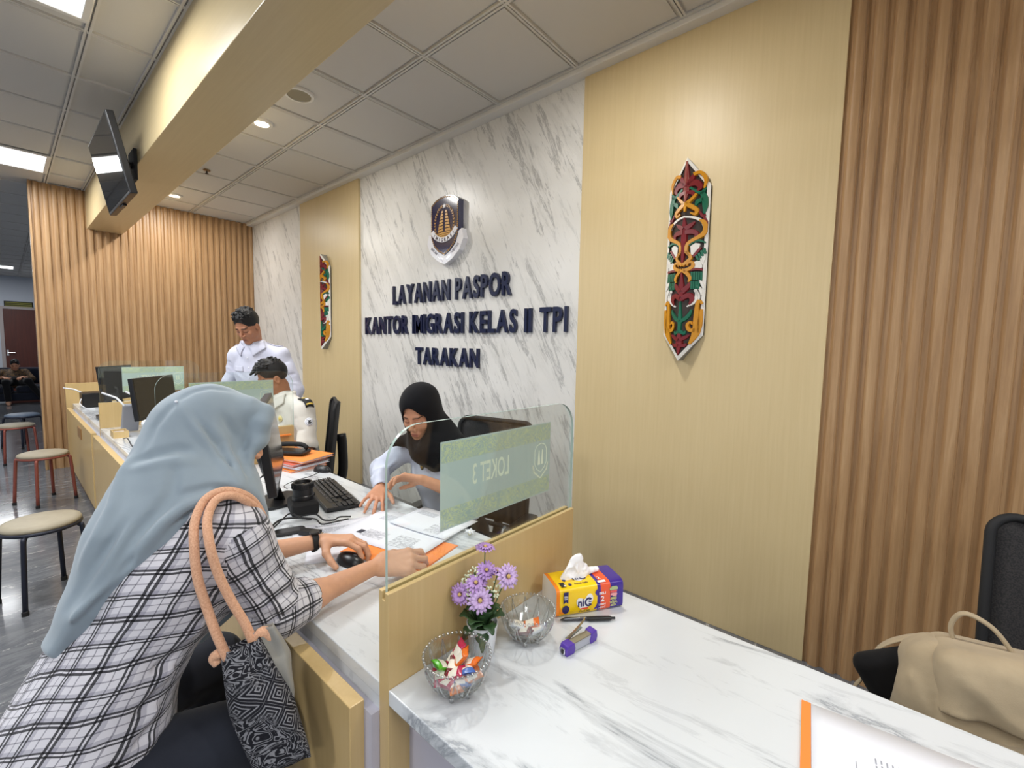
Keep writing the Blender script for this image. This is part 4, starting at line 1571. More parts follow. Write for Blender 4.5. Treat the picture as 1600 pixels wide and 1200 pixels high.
# ------------------------------------------------------------------ meshes from fields
def vmesh(name, V, F, m, parent=None, col=None, uv=None, loc=(0, 0, 0), smooth=True):
    me = bpy.data.meshes.new(name)
    V = np.asarray(V) - np.array(loc)
    me.vertices.add(len(V))
    me.vertices.foreach_set('co', V.astype(np.float32).ravel())
    me.loops.add(F.size)
    me.loops.foreach_set('vertex_index', F.astype(np.int32).ravel())
    me.polygons.add(len(F))
    me.polygons.foreach_set('loop_start', np.arange(0, F.size, F.shape[1], dtype=np.int32))
    me.polygons.foreach_set('loop_total', np.full(len(F), F.shape[1], np.int32))
    me.update(calc_edges=True)
    me.validate()
    me.polygons.foreach_set('use_smooth', np.ones(len(me.polygons), bool))
    me.materials.append(m)
    if col is not None:
        a = me.color_attributes.new('tint', 'FLOAT_COLOR', 'POINT')
        a.data.foreach_set('color', np.asarray(col, np.float32).ravel())
    if uv is not None:
        l = me.uv_layers.new(name='cloth')
        l.data.foreach_set('uv', np.asarray(uv, np.float32).ravel())
    o = bpy.data.objects.new(name, me)
    COL.objects.link(o)
    if parent is not None:
        o.parent = parent
    else:
        o.location = loc
    return o


def skin_mat(name, c):
    m = mat(name, c, 0.5, spec=0.35)
    t = NT(m)
    a = t.n('ShaderNodeAttribute', attribute_name='tint')
    f = t.noise(t.coords(), 60, 3, 0.6)
    t.color(t.mix(0.10, a.outputs['Color'], t.ramp(f, [(0.35, (150, 96, 70)), (0.65, (230, 180, 150))]), 'OVERLAY'))
    b = t.b
    b.inputs['Subsurface Weight'].default_value = 0.06
    b.inputs['Subsurface Radius'].default_value = (0.01, 0.004, 0.002)
    return m


def plain(V, skin):
    return np.tile(np.array(rgb(*skin)), (len(V), 1))


def seg_uv(V, F, segs):
    """per-face nearest limb segment -> (around, along) coordinates in metres. segs: (a, b, radius, ref)"""
    cen = V[F].mean(1)
    best = np.full(len(F), 9e9)
    who = np.zeros(len(F), int)
    for i, (a, b, r, ref, bias) in enumerate(segs):
        a, b = np.array(a), np.array(b)
        ab = b - a
        t = np.clip(((cen - a) @ ab) / (ab @ ab), 0, 1)
        d = np.linalg.norm(cen - a - t[:, None] * ab, axis=1) / r + bias
        m = d < best
        best[m] = d[m]
        who[m] = i
    uv = np.zeros((len(F), F.shape[1], 2))
    for i, (a, b, r, ref, bias) in enumerate(segs):
        m = who == i
        if not m.any():
            continue
        a, b = np.array(a), np.array(b)
        ax = nv(b - a)
        e1 = np.array(ref, float)
        e1 = nv(e1 - ax * (e1 @ ax))
        e2 = np.cross(ax, e1)
        P = V[F[m]] - a
        ang = np.arctan2(P @ e2, P @ e1)
        # keep each face on one side of the seam
        c = ang[:, :1]
        ang = np.where(ang - c > math.pi, ang - 2 * math.pi, np.where(ang - c < -math.pi, ang + 2 * math.pi, ang))
        uv[m, :, 0] = ang * r - 0.08 * (P @ ax) * (i == 0)
        uv[m, :, 1] = P @ ax - 0.42 * ang * r * (i == 0)
    return uv.reshape(-1, 2)


def plaid_mat():
    m = mat('plaid_cotton', (224, 222, 226), 0.85, spec=0.15, sheen=0.2)
    t = NT(m)
    u = t.n('ShaderNodeUVMap')
    u.uv_map = 'cloth'
    sp = t.n('ShaderNodeSeparateXYZ')
    wob = t.n('ShaderNodeTexNoise')
    wob.inputs['Scale'].default_value = 9
    wob.inputs['Detail'].default_value = 2
    tc = t.n('ShaderNodeTexCoord')
    t.l(tc.outputs['Object'], wob.inputs['Vector'])
    mx = t.n('ShaderNodeMix', data_type='VECTOR')
    mx.inputs[0].default_value = 0.020
    t.l(u.outputs[0], mx.inputs[4])
    t.l(wob.outputs['Color'], mx.inputs[5])
    t.l(mx.outputs[1], sp.inputs[0])
    W, G, K = 1.0, 0.70, 0.10
    def band(x, per, off):
        f = t.math('FRACT', t.math('ADD', t.math('DIVIDE', x, per), off))
        r = t.n('ShaderNodeValToRGB')
        r.color_ramp.interpolation = 'CONSTANT'
        st = [(0.0, K), (0.05, W), (0.085, K), (0.135, G), (0.21, W), (0.33, 0.45), (0.35, W), (0.48, K), (0.515, W), (0.55, K), (0.585, G), (0.66, W), (0.80, 0.5), (0.825, W)]
        e = r.color_ramp.elements
        while len(e) < len(st):
            e.new(0.5)
        for i, (p, c) in enumerate(st):
            e[i].position = p
            e[i].color = (c, c, c * 1.05 if c < 1 else 1, 1)
        t.l(f, r.inputs[0])
        return r.outputs[0]
    a = band(sp.outputs['X'], 0.098, 0.13)
    b = band(sp.outputs['Y'], 0.092, 0.4)
    c = t.mix(1.0, a, b, 'MULTIPLY')
    c = t.mix(1.0, c, (206, 204, 210), 'MULTIPLY')
    t.color(t.mix(0.985, (34, 34, 48), c, 'MIX'))
    t.bump(t.noise(t.coords(), 420, 2, 0.5), 0.2, 0.001)
    return m


SK_V = (204, 158, 128)
V, F = visitor_skin().surf()
V = relax(V, F, 1, 0.4)
visitor = vmesh('person', V, F, skin_mat('skin_tan', SK_V), None, VH.paint(V, SK_V, female=True), loc=(-1.29, 0.06, 0))
tag(visitor, 'woman in grey-blue headscarf and plaid shirt leaning on the counter, seen from behind', 'person')
VO = np.array((-1.29, 0.06, 0))
V, F = visitor_shirt().surf()
V = relax(V, F, 1, 0.5)
segs = [(V_SP[0], V_SP[3], 0.16, (0.0, 1, 1), 0.0),
        (V_SR, V_ER, 0.062, (-1, 0.3, 0), 0.12), (V_SL, V_EL, 0.062, (1, 0.3, 0), 0.12),
        (V_ER, V_WR, 0.062, (-1, 0.3, 0), 0.1), (V_EL, V_WL, 0.062, (1, 0.3, 0), 0.1)]
M_PLAID = plaid_mat()
vmesh('plaid_shirt', V, F, M_PLAID, visitor, uv=seg_uv(V, F, segs), loc=VO)
M_HIJ = fabric('headscarf_jersey', (142, 155, 164), (134, 147, 157), 500, 0.85, 0.12, 0.3)
V, F = visitor_hijab().surf()
V = relax(V, F, 1, 0.5)
vmesh('headscarf', V, F, M_HIJ, visitor, loc=VO)
# ------------------------------------------------------------------ rest of the visitor's outfit
M_TROUS = fabric('dark_trouser_cloth', (42, 45, 54), (36, 38, 46), 300, 0.9, 0.15, 0.1)
M_BLKCLOTH = fabric('black_cloth', (20, 20, 23), (16, 16, 19), 300, 0.9, 0.15, 0.1)
M_SHOE = mat('shoe_leather', (26, 24, 24), 0.4)


def trousers(hips, knees, ankles, bounds, h=0.008, r=(0.105, 0.068, 0.05), seat=0.13):
    v = Vox(bounds[0], bounds[1], h)
    c = (np.array(hips[0]) + np.array(hips[1])) / 2
    v.cone(hips[0], hips[1], seat, seat, 0.05)
    for H, K, A in zip(hips, knees, ankles):
        v.cone(H, K, r[0], r[1], 0.04)
        v.cone(K, A, r[1], r[2], 0.03)
        v.cone(A, np.array(A) - (0, 0, 0.02), r[2], r[2] * 0.98, 0.01)
    v.ripple(0.002, 30, 5)
    return v


def shoes(ankles, fwd, parent, loc, z=0.0):
    f = nv((fwd[0], fwd[1], 0))
    for A in ankles:
        A = np.array(A)
        b = np.array((A[0], A[1], z))
        v = Vox(b - 0.25, b + 0.25, 0.006)
        v.cone(b - f * 0.03 + (0, 0, 0.042), b + f * 0.14 + (0, 0, 0.034), 0.042, 0.036, 0.03)
        v.cone(b - f * 0.02 + (0, 0, 0.05), b + (0, 0, max(0.09, A[2] - z)), 0.042, 0.038, 0.03)
        v.plane(b + (0, 0, 0.001), (0, 0, -1), 0.002)
        V, F = v.surf()
        vmesh('shoe', V, F, M_SHOE, parent, loc=loc)


v_ = trousers([(-1.19, 0.05, 0.57), (-1.39, 0.05, 0.57)], [(-1.12, 0.37, 0.54), (-1.46, 0.37, 0.54)], [(-1.12, 0.33, 0.12), (-1.46, 0.33, 0.12)], ((-1.65, -0.18, 0.0), (-0.95, 0.50, 0.80)), 0.007, (0.10, 0.072, 0.055), 0.115)
v_.plane((-1.3, 0.0, 0.472), (0, 0, -1), 0.01, 's') if False else None
V, F = v_.surf()
vmesh('trousers', V, F, M_TROUS, visitor, loc=VO)
shoes([(-1.12, 0.33, 0.12), (-1.46, 0.33, 0.12)], (0, 1), visitor, VO)
# wristwatch on the left wrist
wd = nv(np.array(V_WL) - np.array(V_EL))
wc = Vector(V_WL) - Vector(wd) * 0.022 - Vector(VO)
fw = frame(wc, tuple(np.cross(wd, (0, 0, 1))), (0, 0, 1))
st = MB().tube([fw @ Vector((0.031 * math.cos(R(k * 15)), 0.0275 * math.sin(R(k * 15)), 0)) for k in range(24)], 0.0115, 8, closed=True, flat=0.22)
wa = st.build('wristwatch', M_BLACKM, visitor, smooth=True)
MB().prism(rrect(0.03, 0.03, 0.01, 5), 0.0, 0.008, Matrix.Translation(fw @ Vector((0.0, 0.029, 0))) @ Matrix(((fw[0][0], fw[0][2], fw[0][1], 0), (fw[1][0], fw[1][2], fw[1][1], 0), (fw[2][0], fw[2][2], fw[2][1], 0), (0, 0, 0, 1)))).build('watch_face', M_BLACK, wa, bevel=0.002)

pn = MB().ball(Vector((-1.3295, 0.2745, 1.334)) - Vector(VO), 0.0035, 10, 8).build('scarf_pin', M_PAPER, visitor, smooth=True)
stool('stool carrying the visitor in the plaid shirt', -1.29, 0.02, R(10), M_BLUEST, M_SEAT)


# ------------------------------------------------------------------ shared builders for the officers
def hair_field(hd, h=0.003, front=0.068, back=-0.07, quiff=None):
    c = hd.c
    v = Vox(c - 0.19, c + 0.19, h)
    w, k = hd.w, hd.sc
    v.ell(w((0, -0.015, 0.052)), np.array((0.0785, 0.1005, 0.0930)) * k, hd.A, 0.0)
    v.ell(w((0, 0.004, 0.106)), np.array((0.056, 0.068, 0.036)) * k, hd.A, 0.035)
    v.ell(w((0, 0.105, -0.006)), np.array((0.069, 0.084, 0.090)) * k, hd.A, 0.006, 's')
    rg = np.random.RandomState(5)
    for i in range(150):
        an, el = rg.uniform(0, 2 * math.pi), rg.uniform(0.5, 1.5)
        d = np.array((math.cos(el) * math.sin(an), math.cos(el) * math.cos(an), math.sin(el)))
        p = np.array((0, -0.012, 0.054)) + d * np.array((0.074, 0.094, 0.094))
        if p[1] > 0.07 and p[2] < 0.075:
            continue
        e = p + d * 0.010 + np.array((rg.normal(0, 0.008), 0.020 if p[1] > -0.02 else -0.004, 0.004 if p[2] > 0.1 else -0.012))
        v.cone(w(p), w(e), 0.0075 * k, 0.0025 * k, 0.006)
    if quiff:
        for q in quiff:
            v.cone(w(q[0]), w(q[1]), q[2] * k, q[3] * k, 0.012)
    a, b = np.array((0, 0.10, 0.030)), np.array((0, -0.10, -0.085))
    d = nv(a - b)
    v.plane(w(a), np.array((0, d[2], -d[1])) @ hd.A, 0.012)
    return v


M_HAIR = mat('black_hair', (17, 15, 15), 0.5, spec=0.4)
_t = NT(M_HAIR)
_t.bump(_t.noise(_t.coords((1, 1, 1)), 320, 3, 0.7), 0.5, 0.002)


def collar(v, base, fwd, r=0.066, rise=0.035):
    """shirt collar: band round the neck with two points in front"""
    f = nv((fwd[0], fwd[1], 0))
    s = np.cross(f, (0, 0, 1))
    base = np.array(base)
    for q in (-1, 1):
        pts = []
        for a in range(0, 181, 30):
            an = R(a)
            pts.append(base + s * q * r * math.sin(an) - f * r * 1.0 * math.cos(an) + np.array((0, 0, rise * (0.9 - 0.9 * (a / 180.0)))))
        v.chain(pts, [0.012] * len(pts), 0.008)


# ------------------------------------------------------------------ officer in the black headscarf (third bay, faces the visitor)
SO = np.array((-1.70, 1.46, 0))
SH = Head((-1.690, 1.290, 1.165), (0.34, -0.82, -0.40), 0.97)
S_N, S_C = (-1.70, 1.40, 1.02), (-1.705, 1.44, 0.86)
S_SR, S_ER, S_WR = (-1.853, 1.335, 0.965), (-1.945, 1.235, 0.86), (-1.788, 1.135, 0.815)
S_SL, S_EL, S_WL = (-1.555, 1.465, 0.965), (-1.44, 1.36, 0.80), (-1.555, 1.20, 0.890)
SK_S = (198, 146, 116)
v = Vox((-2.05, 0.92, 0.68), (-1.30, 1.62, 1.32), 0.003)
SH.skin(v, True, ears=False)
v.cone(SH.w((0, -0.02, -0.06)), S_N, 0.05, 0.052, 0.02)
v.cone(S_N, S_C, 0.07, 0.09, 0.03)
for S, E, W in ((S_SR, S_ER, S_WR), (S_SL, S_EL, S_WL)):
    v.cone(S_N, S, 0.05, 0.042, 0.03)
    v.cone(S, E, 0.04, 0.035, 0.02)
    v.cone(E, W, 0.034, 0.023, 0.02)
hand(v, S_WR, (0.66, -0.72, -0.16), (-0.2, -0.1, -1), 1, [(0.18, 0.3, 0.2), (0.15, 0.25, 0.2), (0.18, 0.3, 0.2), (0.18, 0.35, 0.2)], 0.24, 0.98, (0.8, 0.6, 0.05))
hand(v, S_WL, (-0.80, -0.58, 0.12), (0.3, -0.5, -0.8), -1, [(0.35, 0.6, 0.4), (0.4, 0.65, 0.4), (0.45, 0.7, 0.4), (0.5, 0.75, 0.4)], 0.08, 0.98, (0.5, 0.8, 0.4))
V, F = v.surf()
V = relax(V, F, 1, 0.35)
officer = vmesh('person', V, F, skin_mat('skin_warm', SK_S), None, SH.paint(V, SK_S, (168, 92, 88), female=True), loc=SO)
tag(officer, 'woman in black headscarf and pale uniform shirt sorting papers behind the counter', 'person')
M_USHIRT = fabric('pale_blue_shirt', (206, 212, 228), (198, 204, 222), 350, 0.85, 0.15, 0.1)
v = Vox((-2.08, 1.08, 0.44), (-1.28, 1.68, 1.10), 0.0045)
fl = ((-0.4, 0.92, 0), 0.72)
v.chain([(-1.70, 1.52, 0.54), (-1.70, 1.49, 0.70), S_C, S_N], [0.155, 0.14, 0.155, 0.09], 0.05, flat=fl)
for S, E, W, t in ((S_SR, S_ER, S_WR, 0.88), (S_SL, S_EL, S_WL, 0.35)):
    v.cone(S_N, S, 0.072, 0.058, 0.04)
    v.cone(S, E, 0.058, 0.050, 0.03)
    E_, W_ = np.array(E), np.array(W)
    m = E_ + (W_ - E_) * t
    v.cone(E, m, 0.050, 0.035 if t > 0.5 else 0.046, 0.02)
    v.cone(m + (W_ - E_) * 0.12, m + (W_ - E_) * 0.03, 0.029, 0.026, 0.003, 's')
v.ripple(0.002, 38, 8)
for p in ([(-1.86, 1.26, 0.99), (-1.92, 1.20, 0.94), (-1.96, 1.20, 0.90)], [(-1.80, 1.27, 0.98), (-1.83, 1.20, 0.92), (-1.90, 1.15, 0.87)], [(-1.93, 1.20, 0.90), (-1.88, 1.13, 0.86), (-1.84, 1.14, 0.81)], [(-1.88, 1.22, 0.90), (-1.84, 1.15, 0.86), (-1.80, 1.16, 0.82)], [(-1.90, 1.27, 0.96), (-1.93, 1.22, 0.90), (-1.90, 1.18, 0.85)], [(-1.84, 1.28, 0.93), (-1.86, 1.22, 0.88), (-1.84, 1.18, 0.84)], [(-1.72, 1.29, 0.93), (-1.71, 1.28, 0.84), (-1.72, 1.30, 0.75)],
          [(-1.63, 1.32, 0.92), (-1.62, 1.32, 0.84), (-1.66, 1.33, 0.74)], [(-1.80, 1.30, 0.92), (-1.76, 1.30, 0.82), (-1.77, 1.34, 0.74)]):
    v.fold(p, 0.012, -0.010)
V, F = v.surf()
V = relax(V, F, 1, 0.5)
vmesh('uniform_shirt', V, F, M_USHIRT, officer, loc=SO)
M_BHIJ = fabric('black_jersey', (17, 17, 21), (13, 13, 17), 500, 0.9, 0.15, 0.05)
v = Vox((-1.96, 1.10, 0.84), (-1.42, 1.62, 1.34), 0.0035)
w_, k_ = SH.w, SH.sc
v.ell(w_((0, -0.016, 0.050)), np.array((0.090, 0.114, 0.100)) * k_, SH.A, 0.0)
v.ell(w_((0, 0.008, -0.035)), np.array((0.080, 0.080, 0.098)) * k_, SH.A, 0.03)
v.cone(w_((0, -0.03, -0.03)), (-1.70, 1.40, 1.03), 0.088, 0.105, 0.05)
v.cone(w_((0, 0.05, -0.125)), (-1.67, 1.31, 1.0), 0.058, 0.075, 0.04)
v.cone((-1.67, 1.31, 1.0), (-1.63, 1.335, 0.93), 0.08, 0.045, 0.04)
v.cone((-1.70, 1.38, 1.03), (-1.59, 1.40, 0.99), 0.10, 0.085, 0.05)
v.cone((-1.70, 1.36, 1.03), (-1.80, 1.27, 1.02), 0.07, 0.030, 0.04)
v.cone((-1.80, 1.27, 1.02), (-1.835, 1.235, 1.0), 0.028, 0.016, 0.02, flat=((0, 0, 1), 0.6))
v.ell(w_((0, 0.15, -0.008)), np.array((0.064, 0.125, 0.103)) * k_, SH.A, 0.010, 's')
v.ell(w_((0, 0.055, -0.012)), np.array((0.061, 0.055, 0.096)) * k_, SH.A, 0.006, 's')
v.ripple(0.0012, 36, 4)
for p in ([(-1.72, 1.25, 1.03), (-1.66, 1.235, 1.01), (-1.58, 1.30, 1.02)], [(-1.70, 1.25, 0.99), (-1.65, 1.25, 0.97), (-1.57, 1.31, 0.98)], [(-1.66, 1.27, 0.95), (-1.60, 1.30, 0.95), (-1.55, 1.36, 0.97)]):
    v.fold(p, 0.010, 0.007)
V, F = v.surf()
V = relax(V, F, 1, 0.5)
vmesh('headscarf', V, F, M_BHIJ, officer, loc=SO)
V, F = trousers([(-1.62, 1.55, 0.53), (-1.79, 1.52, 0.53)], [(-1.55, 1.16, 0.52), (-1.82, 1.12, 0.52)], [(-1.54, 1.14, 0.11), (-1.82, 1.10, 0.11)], ((-2.0, 0.95, 0.0), (-1.35, 1.72, 0.72)), 0.009, (0.085, 0.064, 0.05), 0.10).surf()
vmesh('trousers', V, F, M_BLKCLOTH, officer, loc=SO)
shoes([(-1.54, 1.14, 0.11), (-1.82, 1.10, 0.11)], (0, -1), officer, SO)
M_GOLD = mat('gold_badge', (176, 150, 70), 0.35, 0.8)
bd = MB().ball(Vector((-1.672, 1.285, 0.915)) - Vector(SO), (0.014, 0.006, 0.02), 14, 8).build('badge', M_BLACK, officer, smooth=True)
MB().ball(Vector((-1.671, 1.281, 0.913)) - Vector(SO), (0.008, 0.005, 0.012), 12, 6).build('badge_centre', M_GOLD, bd, smooth=True)


# ------------------------------------------------------------------ male officers
def officer_man(label, hd, neck, chest, hips, arms, face, sleeve, shirt_m, skin, knees, ankles, quiff, front=0.068, pocket=None, feet=(0, -1), shirt_len=None, legr=(0.095, 0.066, 0.05)):
    """arms: (shoulder, elbow, wrist, hand dir, palm normal, thumb sign); sleeve: fraction of the arm that is covered (0..2)"""
    loc = np.array((chest[0], chest[1], 0))
    pts = [np.array(p) for a in arms for p in a[:3]] + [hd.c]
    lo, hi = np.min(pts, 0) - 0.24, np.max(pts, 0) + 0.24
    v = Vox(lo, hi, 0.0035)
    hd.skin(v)
    v.cone(hd.w((0, -0.025, -0.06)), neck, 0.054, 0.060, 0.02)
    v.cone(neck, chest, 0.052, 0.06, 0.03)
    for S, E, W, D, N, th in arms:
        v.cone(np.array(neck) - (0, 0, 0.05), S, 0.045, 0.045, 0.02)
        v.cone(S, E, 0.046, 0.040, 0.02)
        v.cone(E, W, 0.040, 0.027, 0.02)
        hand(v, W, D, N, th, [(0.3, 0.5, 0.3)] * 4, 0.08, 1.05, r=0.0092)
    V, F = v.surf()
    V = relax(V, F, 1, 0.35)
    o = vmesh('person', V, F, skin_mat('skin_brown', skin), None, hd.paint(V, skin, (140, 84, 74)), loc=loc)
    tag(o, label, 'person')
    pts = [np.array(p) for a in arms for p in a[:3]] + [np.array(hips), np.array(neck)]
    lo, hi = np.min(pts, 0) - 0.25, np.max(pts, 0) + 0.25
    v = Vox(lo, hi, 0.0055)
    fl = ((face[0], face[1], 0), 0.66)
    mid = (np.array(chest) + np.array(hips)) / 2
    v.chain([hips, mid, chest, neck], [0.165, 0.160, 0.180, 0.076], 0.05, flat=fl)
    v.cone(np.array(neck) - (0, 0, 0.05), neck, 0.090, 0.072, 0.03)
    for S, E, W, D, N, th in arms:
        S_, E_, W_ = np.array(S), np.array(E), np.array(W)
        v.cone(np.array(neck) - (0, 0, 0.02), S, 0.070, 0.064, 0.035)
        if sleeve <= 1:
            e = S_ + (E_ - S_) * sleeve
            v.cone(S, e, 0.065, 0.068, 0.03)
            v.cone(e + (E_ - S_) * 0.22, e + (E_ - S_) * 0.10, 0.053, 0.045, 0.004, 's')
        else:
            e = E_ + (W_ - E_) * (sleeve - 1)
            v.cone(S, E, 0.063, 0.055, 0.03)
            v.cone(E, e, 0.057, 0.043, 0.02)
    collar(v, np.array(neck) + (0, 0, 0.020), face, 0.070)
    v.ripple(0.0034, 34, 9)
    f = nv((face[0], face[1], 0))
    s = np.cross(f, (0, 0, 1))
    c = np.array(chest)
    for a_, b_, r_, d_ in SHIRT_FOLDS:
        v.fold([c + s * a_[0] + f * a_[1] + (0, 0, a_[2]), c + s * (a_[0] + b_[0]) / 2 + f * (a_[1] + b_[1]) / 2 + (0, 0, (a_[2] + b_[2]) / 2 - 0.01), c + s * b_[0] + f * b_[1] + (0, 0, b_[2])], r_, d_)
    for S, E, W, D, N, th in arms:
        S_, E_ = np.array(S), np.array(E)
        sd = nv(np.cross(E_ - S_, f))
        for q_, t_ in enumerate((0.30, 0.48, 0.66) + ((0.88,) if sleeve > 1 else ())):
            m_ = S_ + (E_ - S_) * t_
            v.fold([m_ + sd * 0.06 + f * 0.02, m_ + f * 0.06 + (0, 0, 0.02), m_ - sd * 0.06 + f * 0.02 + (0, 0, 0.01 - 0.03 * (q_ % 2))], 0.011, -0.006 if q_ % 2 else 0.006)
    for q in (-1, 1):
        v.fold([c + s * q * 0.14 + f * 0.12 + (0, 0, 0.02), c + s * q * 0.06 + f * 0.13 + (0, 0, -0.10), c + s * q * 0.10 + f * 0.12 + (0, 0, -0.2)], 0.014, -0.006)
        v.fold([c + s * q * 0.18 + f * 0.08 + (0, 0, 0.0), c + s * q * 0.15 + f * 0.10 + (0, 0, -0.12)], 0.012, 0.007)
    v.plane(np.array(hips) - (0, 0, 0.10), (0, 0, -1), 0.008)
    V, F = v.surf()
    V = relax(V, F, 1, 0.5)
    sh = vmesh('uniform_shirt', V, F, shirt_m, o, loc=loc)
    V, F = hair_field(hd, 0.003, front, -0.07, quiff).surf()
    vmesh('hair', V, F, M_HAIR, o, loc=loc)
    hl = np.cross(f, (0, 0, 1)) * 0.085
    H = [np.array(hips) + hl - (0, 0, 0.03), np.array(hips) - hl - (0, 0, 0.03)]
    pts = H + [np.array(p) for p in knees] + [np.array(p) for p in ankles]
    lo, hi = np.min(pts, 0) - 0.2, np.max(pts, 0) + 0.2
    lo[2] = 0
    V, F = trousers(H, knees, ankles, (lo, hi), 0.009, legr, 0.115).surf()
    vmesh('trousers', V, F, M_BLKCLOTH, o, loc=loc)
    shoes(ankles, feet, o, loc)
    return o, sh, v, f, s


SHIRT_FOLDS = [((-0.16, 0.10, 0.06), (0.02, 0.13, -0.03), 0.012, 0.011), ((0.16, 0.10, 0.05), (0.03, 0.13, -0.06), 0.012, 0.011), ((-0.14, 0.11, -0.10), (0.10, 0.13, -0.14), 0.013, -0.011), ((0.14, 0.11, -0.12), (-0.08, 0.13, -0.18), 0.013, -0.011), ((-0.13, 0.11, -0.19), (0.12, 0.12, -0.21), 0.011, 0.010)]
M_WSHIRT = fabric('white_shirt', (208, 209, 224), (198, 200, 217), 350, 0.85, 0.15, 0.1)
M_CSHIRT = fabric('cream_shirt', (216, 212, 204), (206, 202, 194), 350, 0.85, 0.15, 0.1)
# standing
H1 = Head((-3.735, 1.235, 1.605), (0.46, -0.70, -0.52), 0.96)
man, sh1, v1, f1, s1 = officer_man('man in white long-sleeved uniform shirt standing and looking down by the marble wall', H1, (-3.79, 1.29, 1.455), (-3.81, 1.33, 1.27), (-3.86, 1.42, 0.96),
    [((-3.945, 1.230, 1.39), (-4.06, 1.19, 1.14), (-4.00, 1.05, 0.94), (0.2, -0.5, -0.8), (0.8, 0.4, -0.2), 1),
     ((-3.665, 1.440, 1.39), (-3.58, 1.52, 1.13), (-3.56, 1.42, 0.90), (0.1, -0.4, -0.9), (-0.8, 0.3, -0.2), -1)],
    (0.60, -0.80), 1.9, M_WSHIRT, (176, 126, 98), [(-3.92, 1.36, 0.50), (-3.76, 1.50, 0.50)], [(-3.95, 1.42, 0.09), (-3.79, 1.56, 0.09)],
    [((-0.030, 0.060, 0.100), (0.030, 0.062, 0.103), 0.016, 0.016)], 0.062)
# pocket flap and shoulder straps
def on_surface(v, p, d):
    return v.march(np.array(p), d, 0.0, 0.6)
def patch(v, corners, out, name, m, parent, thick=0.004, n=6, loc=(0, 0, 0), disc=False):
    """cloth or badge piece that hugs the garment: bilinear patch of four points marched onto it along -out"""
    A, B, C, D = [np.array(c, float) for c in corners]
    out = nv(out)
    mb = MB()
    P = []
    for j in range(n + 1):
        for i in range(n + 1):
            u, t = i / n, j / n
            if disc:
                a_, b_ = 2 * u - 1, 2 * t - 1
                u, t = 0.5 + 0.5 * a_ * math.sqrt(1 - b_ * b_ / 2), 0.5 + 0.5 * b_ * math.sqrt(1 - a_ * a_ / 2)
            p = (A * (1 - u) + B * u) * (1 - t) + (D * (1 - u) + C * u) * t
            q = v.march(p + out * 0.25, -out, 0.0, 0.6)
            P.append((q if q is not None else p) + out * thick - np.array(loc))
    mb.add(P, [(j * (n + 1) + i, j * (n + 1) + i + 1, (j + 1) * (n + 1) + i + 1, (j + 1) * (n + 1) + i) for j in range(n) for i in range(n)])
    return mb.build(name, m, parent, smooth=True, solid=0.004)


def collar_flaps(v, neck, f, s, m, parent, loc):
    N = np.array(neck)
    for q in (-1, 1):
        pts = [N + s * q * 0.070 - f * 0.02 + (0, 0, 0.040), N + s * q * 0.012 + f * 0.080 + (0, 0, -0.004), N + s * q * 0.055 + f * 0.095 + (0, 0, -0.070), N + s * q * 0.105 + f * 0.01 + (0, 0, -0.020)]
        patch(v, pts, f * 0.8 + s * q * 0.55 + np.array((0, 0, 0.35)), 'collar', m, parent, 0.007, 6, loc)


loc1 = np.array((-3.81, 1.33, 0))
collar_flaps(v1, (-3.79, 1.29, 1.455), f1, s1, M_WSHIRT, sh1, loc1)
c = np.array((-3.81, 1.33, 1.27)) + f1 * 0.1
for q in (-1, 1):
    a = c + s1 * (-q) * 0.045 + (0, 0, 0.035)
    b = c + s1 * (-q) * 0.135 + (0, 0, 0.035)
    patch(v1, [a, b, b - (0, 0, 0.04), a - (0, 0, 0.04)], f1, 'pocket_flap', M_WSHIRT, sh1, 0.004, 6, loc1)
    S = np.array(((-3.945, 1.230, 1.39), (-3.665, 1.440, 1.39))[0 if q > 0 else 1])
    d = nv(S - np.array((-3.80, 1.335, 1.40)))
    g = f1 * 0.022
    patch(v1, [S - d * 0.10 - g, S + d * 0.01 - g, S + d * 0.01 + g, S - d * 0.10 + g], (0, 0, 1), 'shoulder_strap', M_WSHIRT, sh1, 0.005, 5, loc1)
bt = MB()
for k in range(4):
    q = v1.march(c + f1 * 0.2 + np.array((0, 0, 0.10 - 0.075 * k)), -f1, 0, 0.5)
    if q is not None:
        bt.ball(q - loc1, 0.0055, 8, 6)
bt.build('button', M_PAPER, sh1, smooth=True)

# seated
H2 = Head((-3.305, 1.245, 1.232), (-0.12, -0.92, -0.38), 0.98)
man2, sh2, v2, f2, s2 = officer_man('seated man in cream short-sleeved uniform shirt with black shoulder boards', H2, (-3.285, 1.30, 1.085), (-3.27, 1.36, 0.92), (-3.27, 1.44, 0.58),
    [((-3.475, 1.31, 1.025), (-3.52, 1.16, 0.82), (-3.46, 0.93, 0.80), (0.2, -0.95, -0.1), (0, -0.1, -1), -1),
     ((-3.085, 1.36, 1.025), (-2.985, 1.335, 0.800), (-3.12, 1.14, 0.79), (-0.5, -0.85, -0.05), (0, -0.1, -1), 1)],
    (-0.12, -0.99), 0.93, M_CSHIRT, (170, 118, 88), [(-3.40, 1.03, 0.53), (-3.16, 1.03, 0.53)], [(-3.40, 1.0, 0.09), (-3.16, 1.0, 0.09)],
    [((-0.035, 0.05, 0.108), (0.035, 0.055, 0.112), 0.022, 0.022), ((0.0, 0.07, 0.108), (-0.01, 0.122, 0.092), 0.020, 0.006), ((0.03, 0.06, 0.106), (0.034, 0.110, 0.082), 0.018, 0.005), ((-0.035, 0.06, 0.1), (-0.04, 0.104, 0.078), 0.017, 0.005), ((0.015, 0.07, 0.11), (0.014, 0.12, 0.084), 0.016, 0.005)], 0.066)
loc2 = np.array((-3.27, 1.36, 0))
collar_flaps(v2, (-3.285, 1.30, 1.085), f2, s2, M_CSHIRT, sh2, loc2)
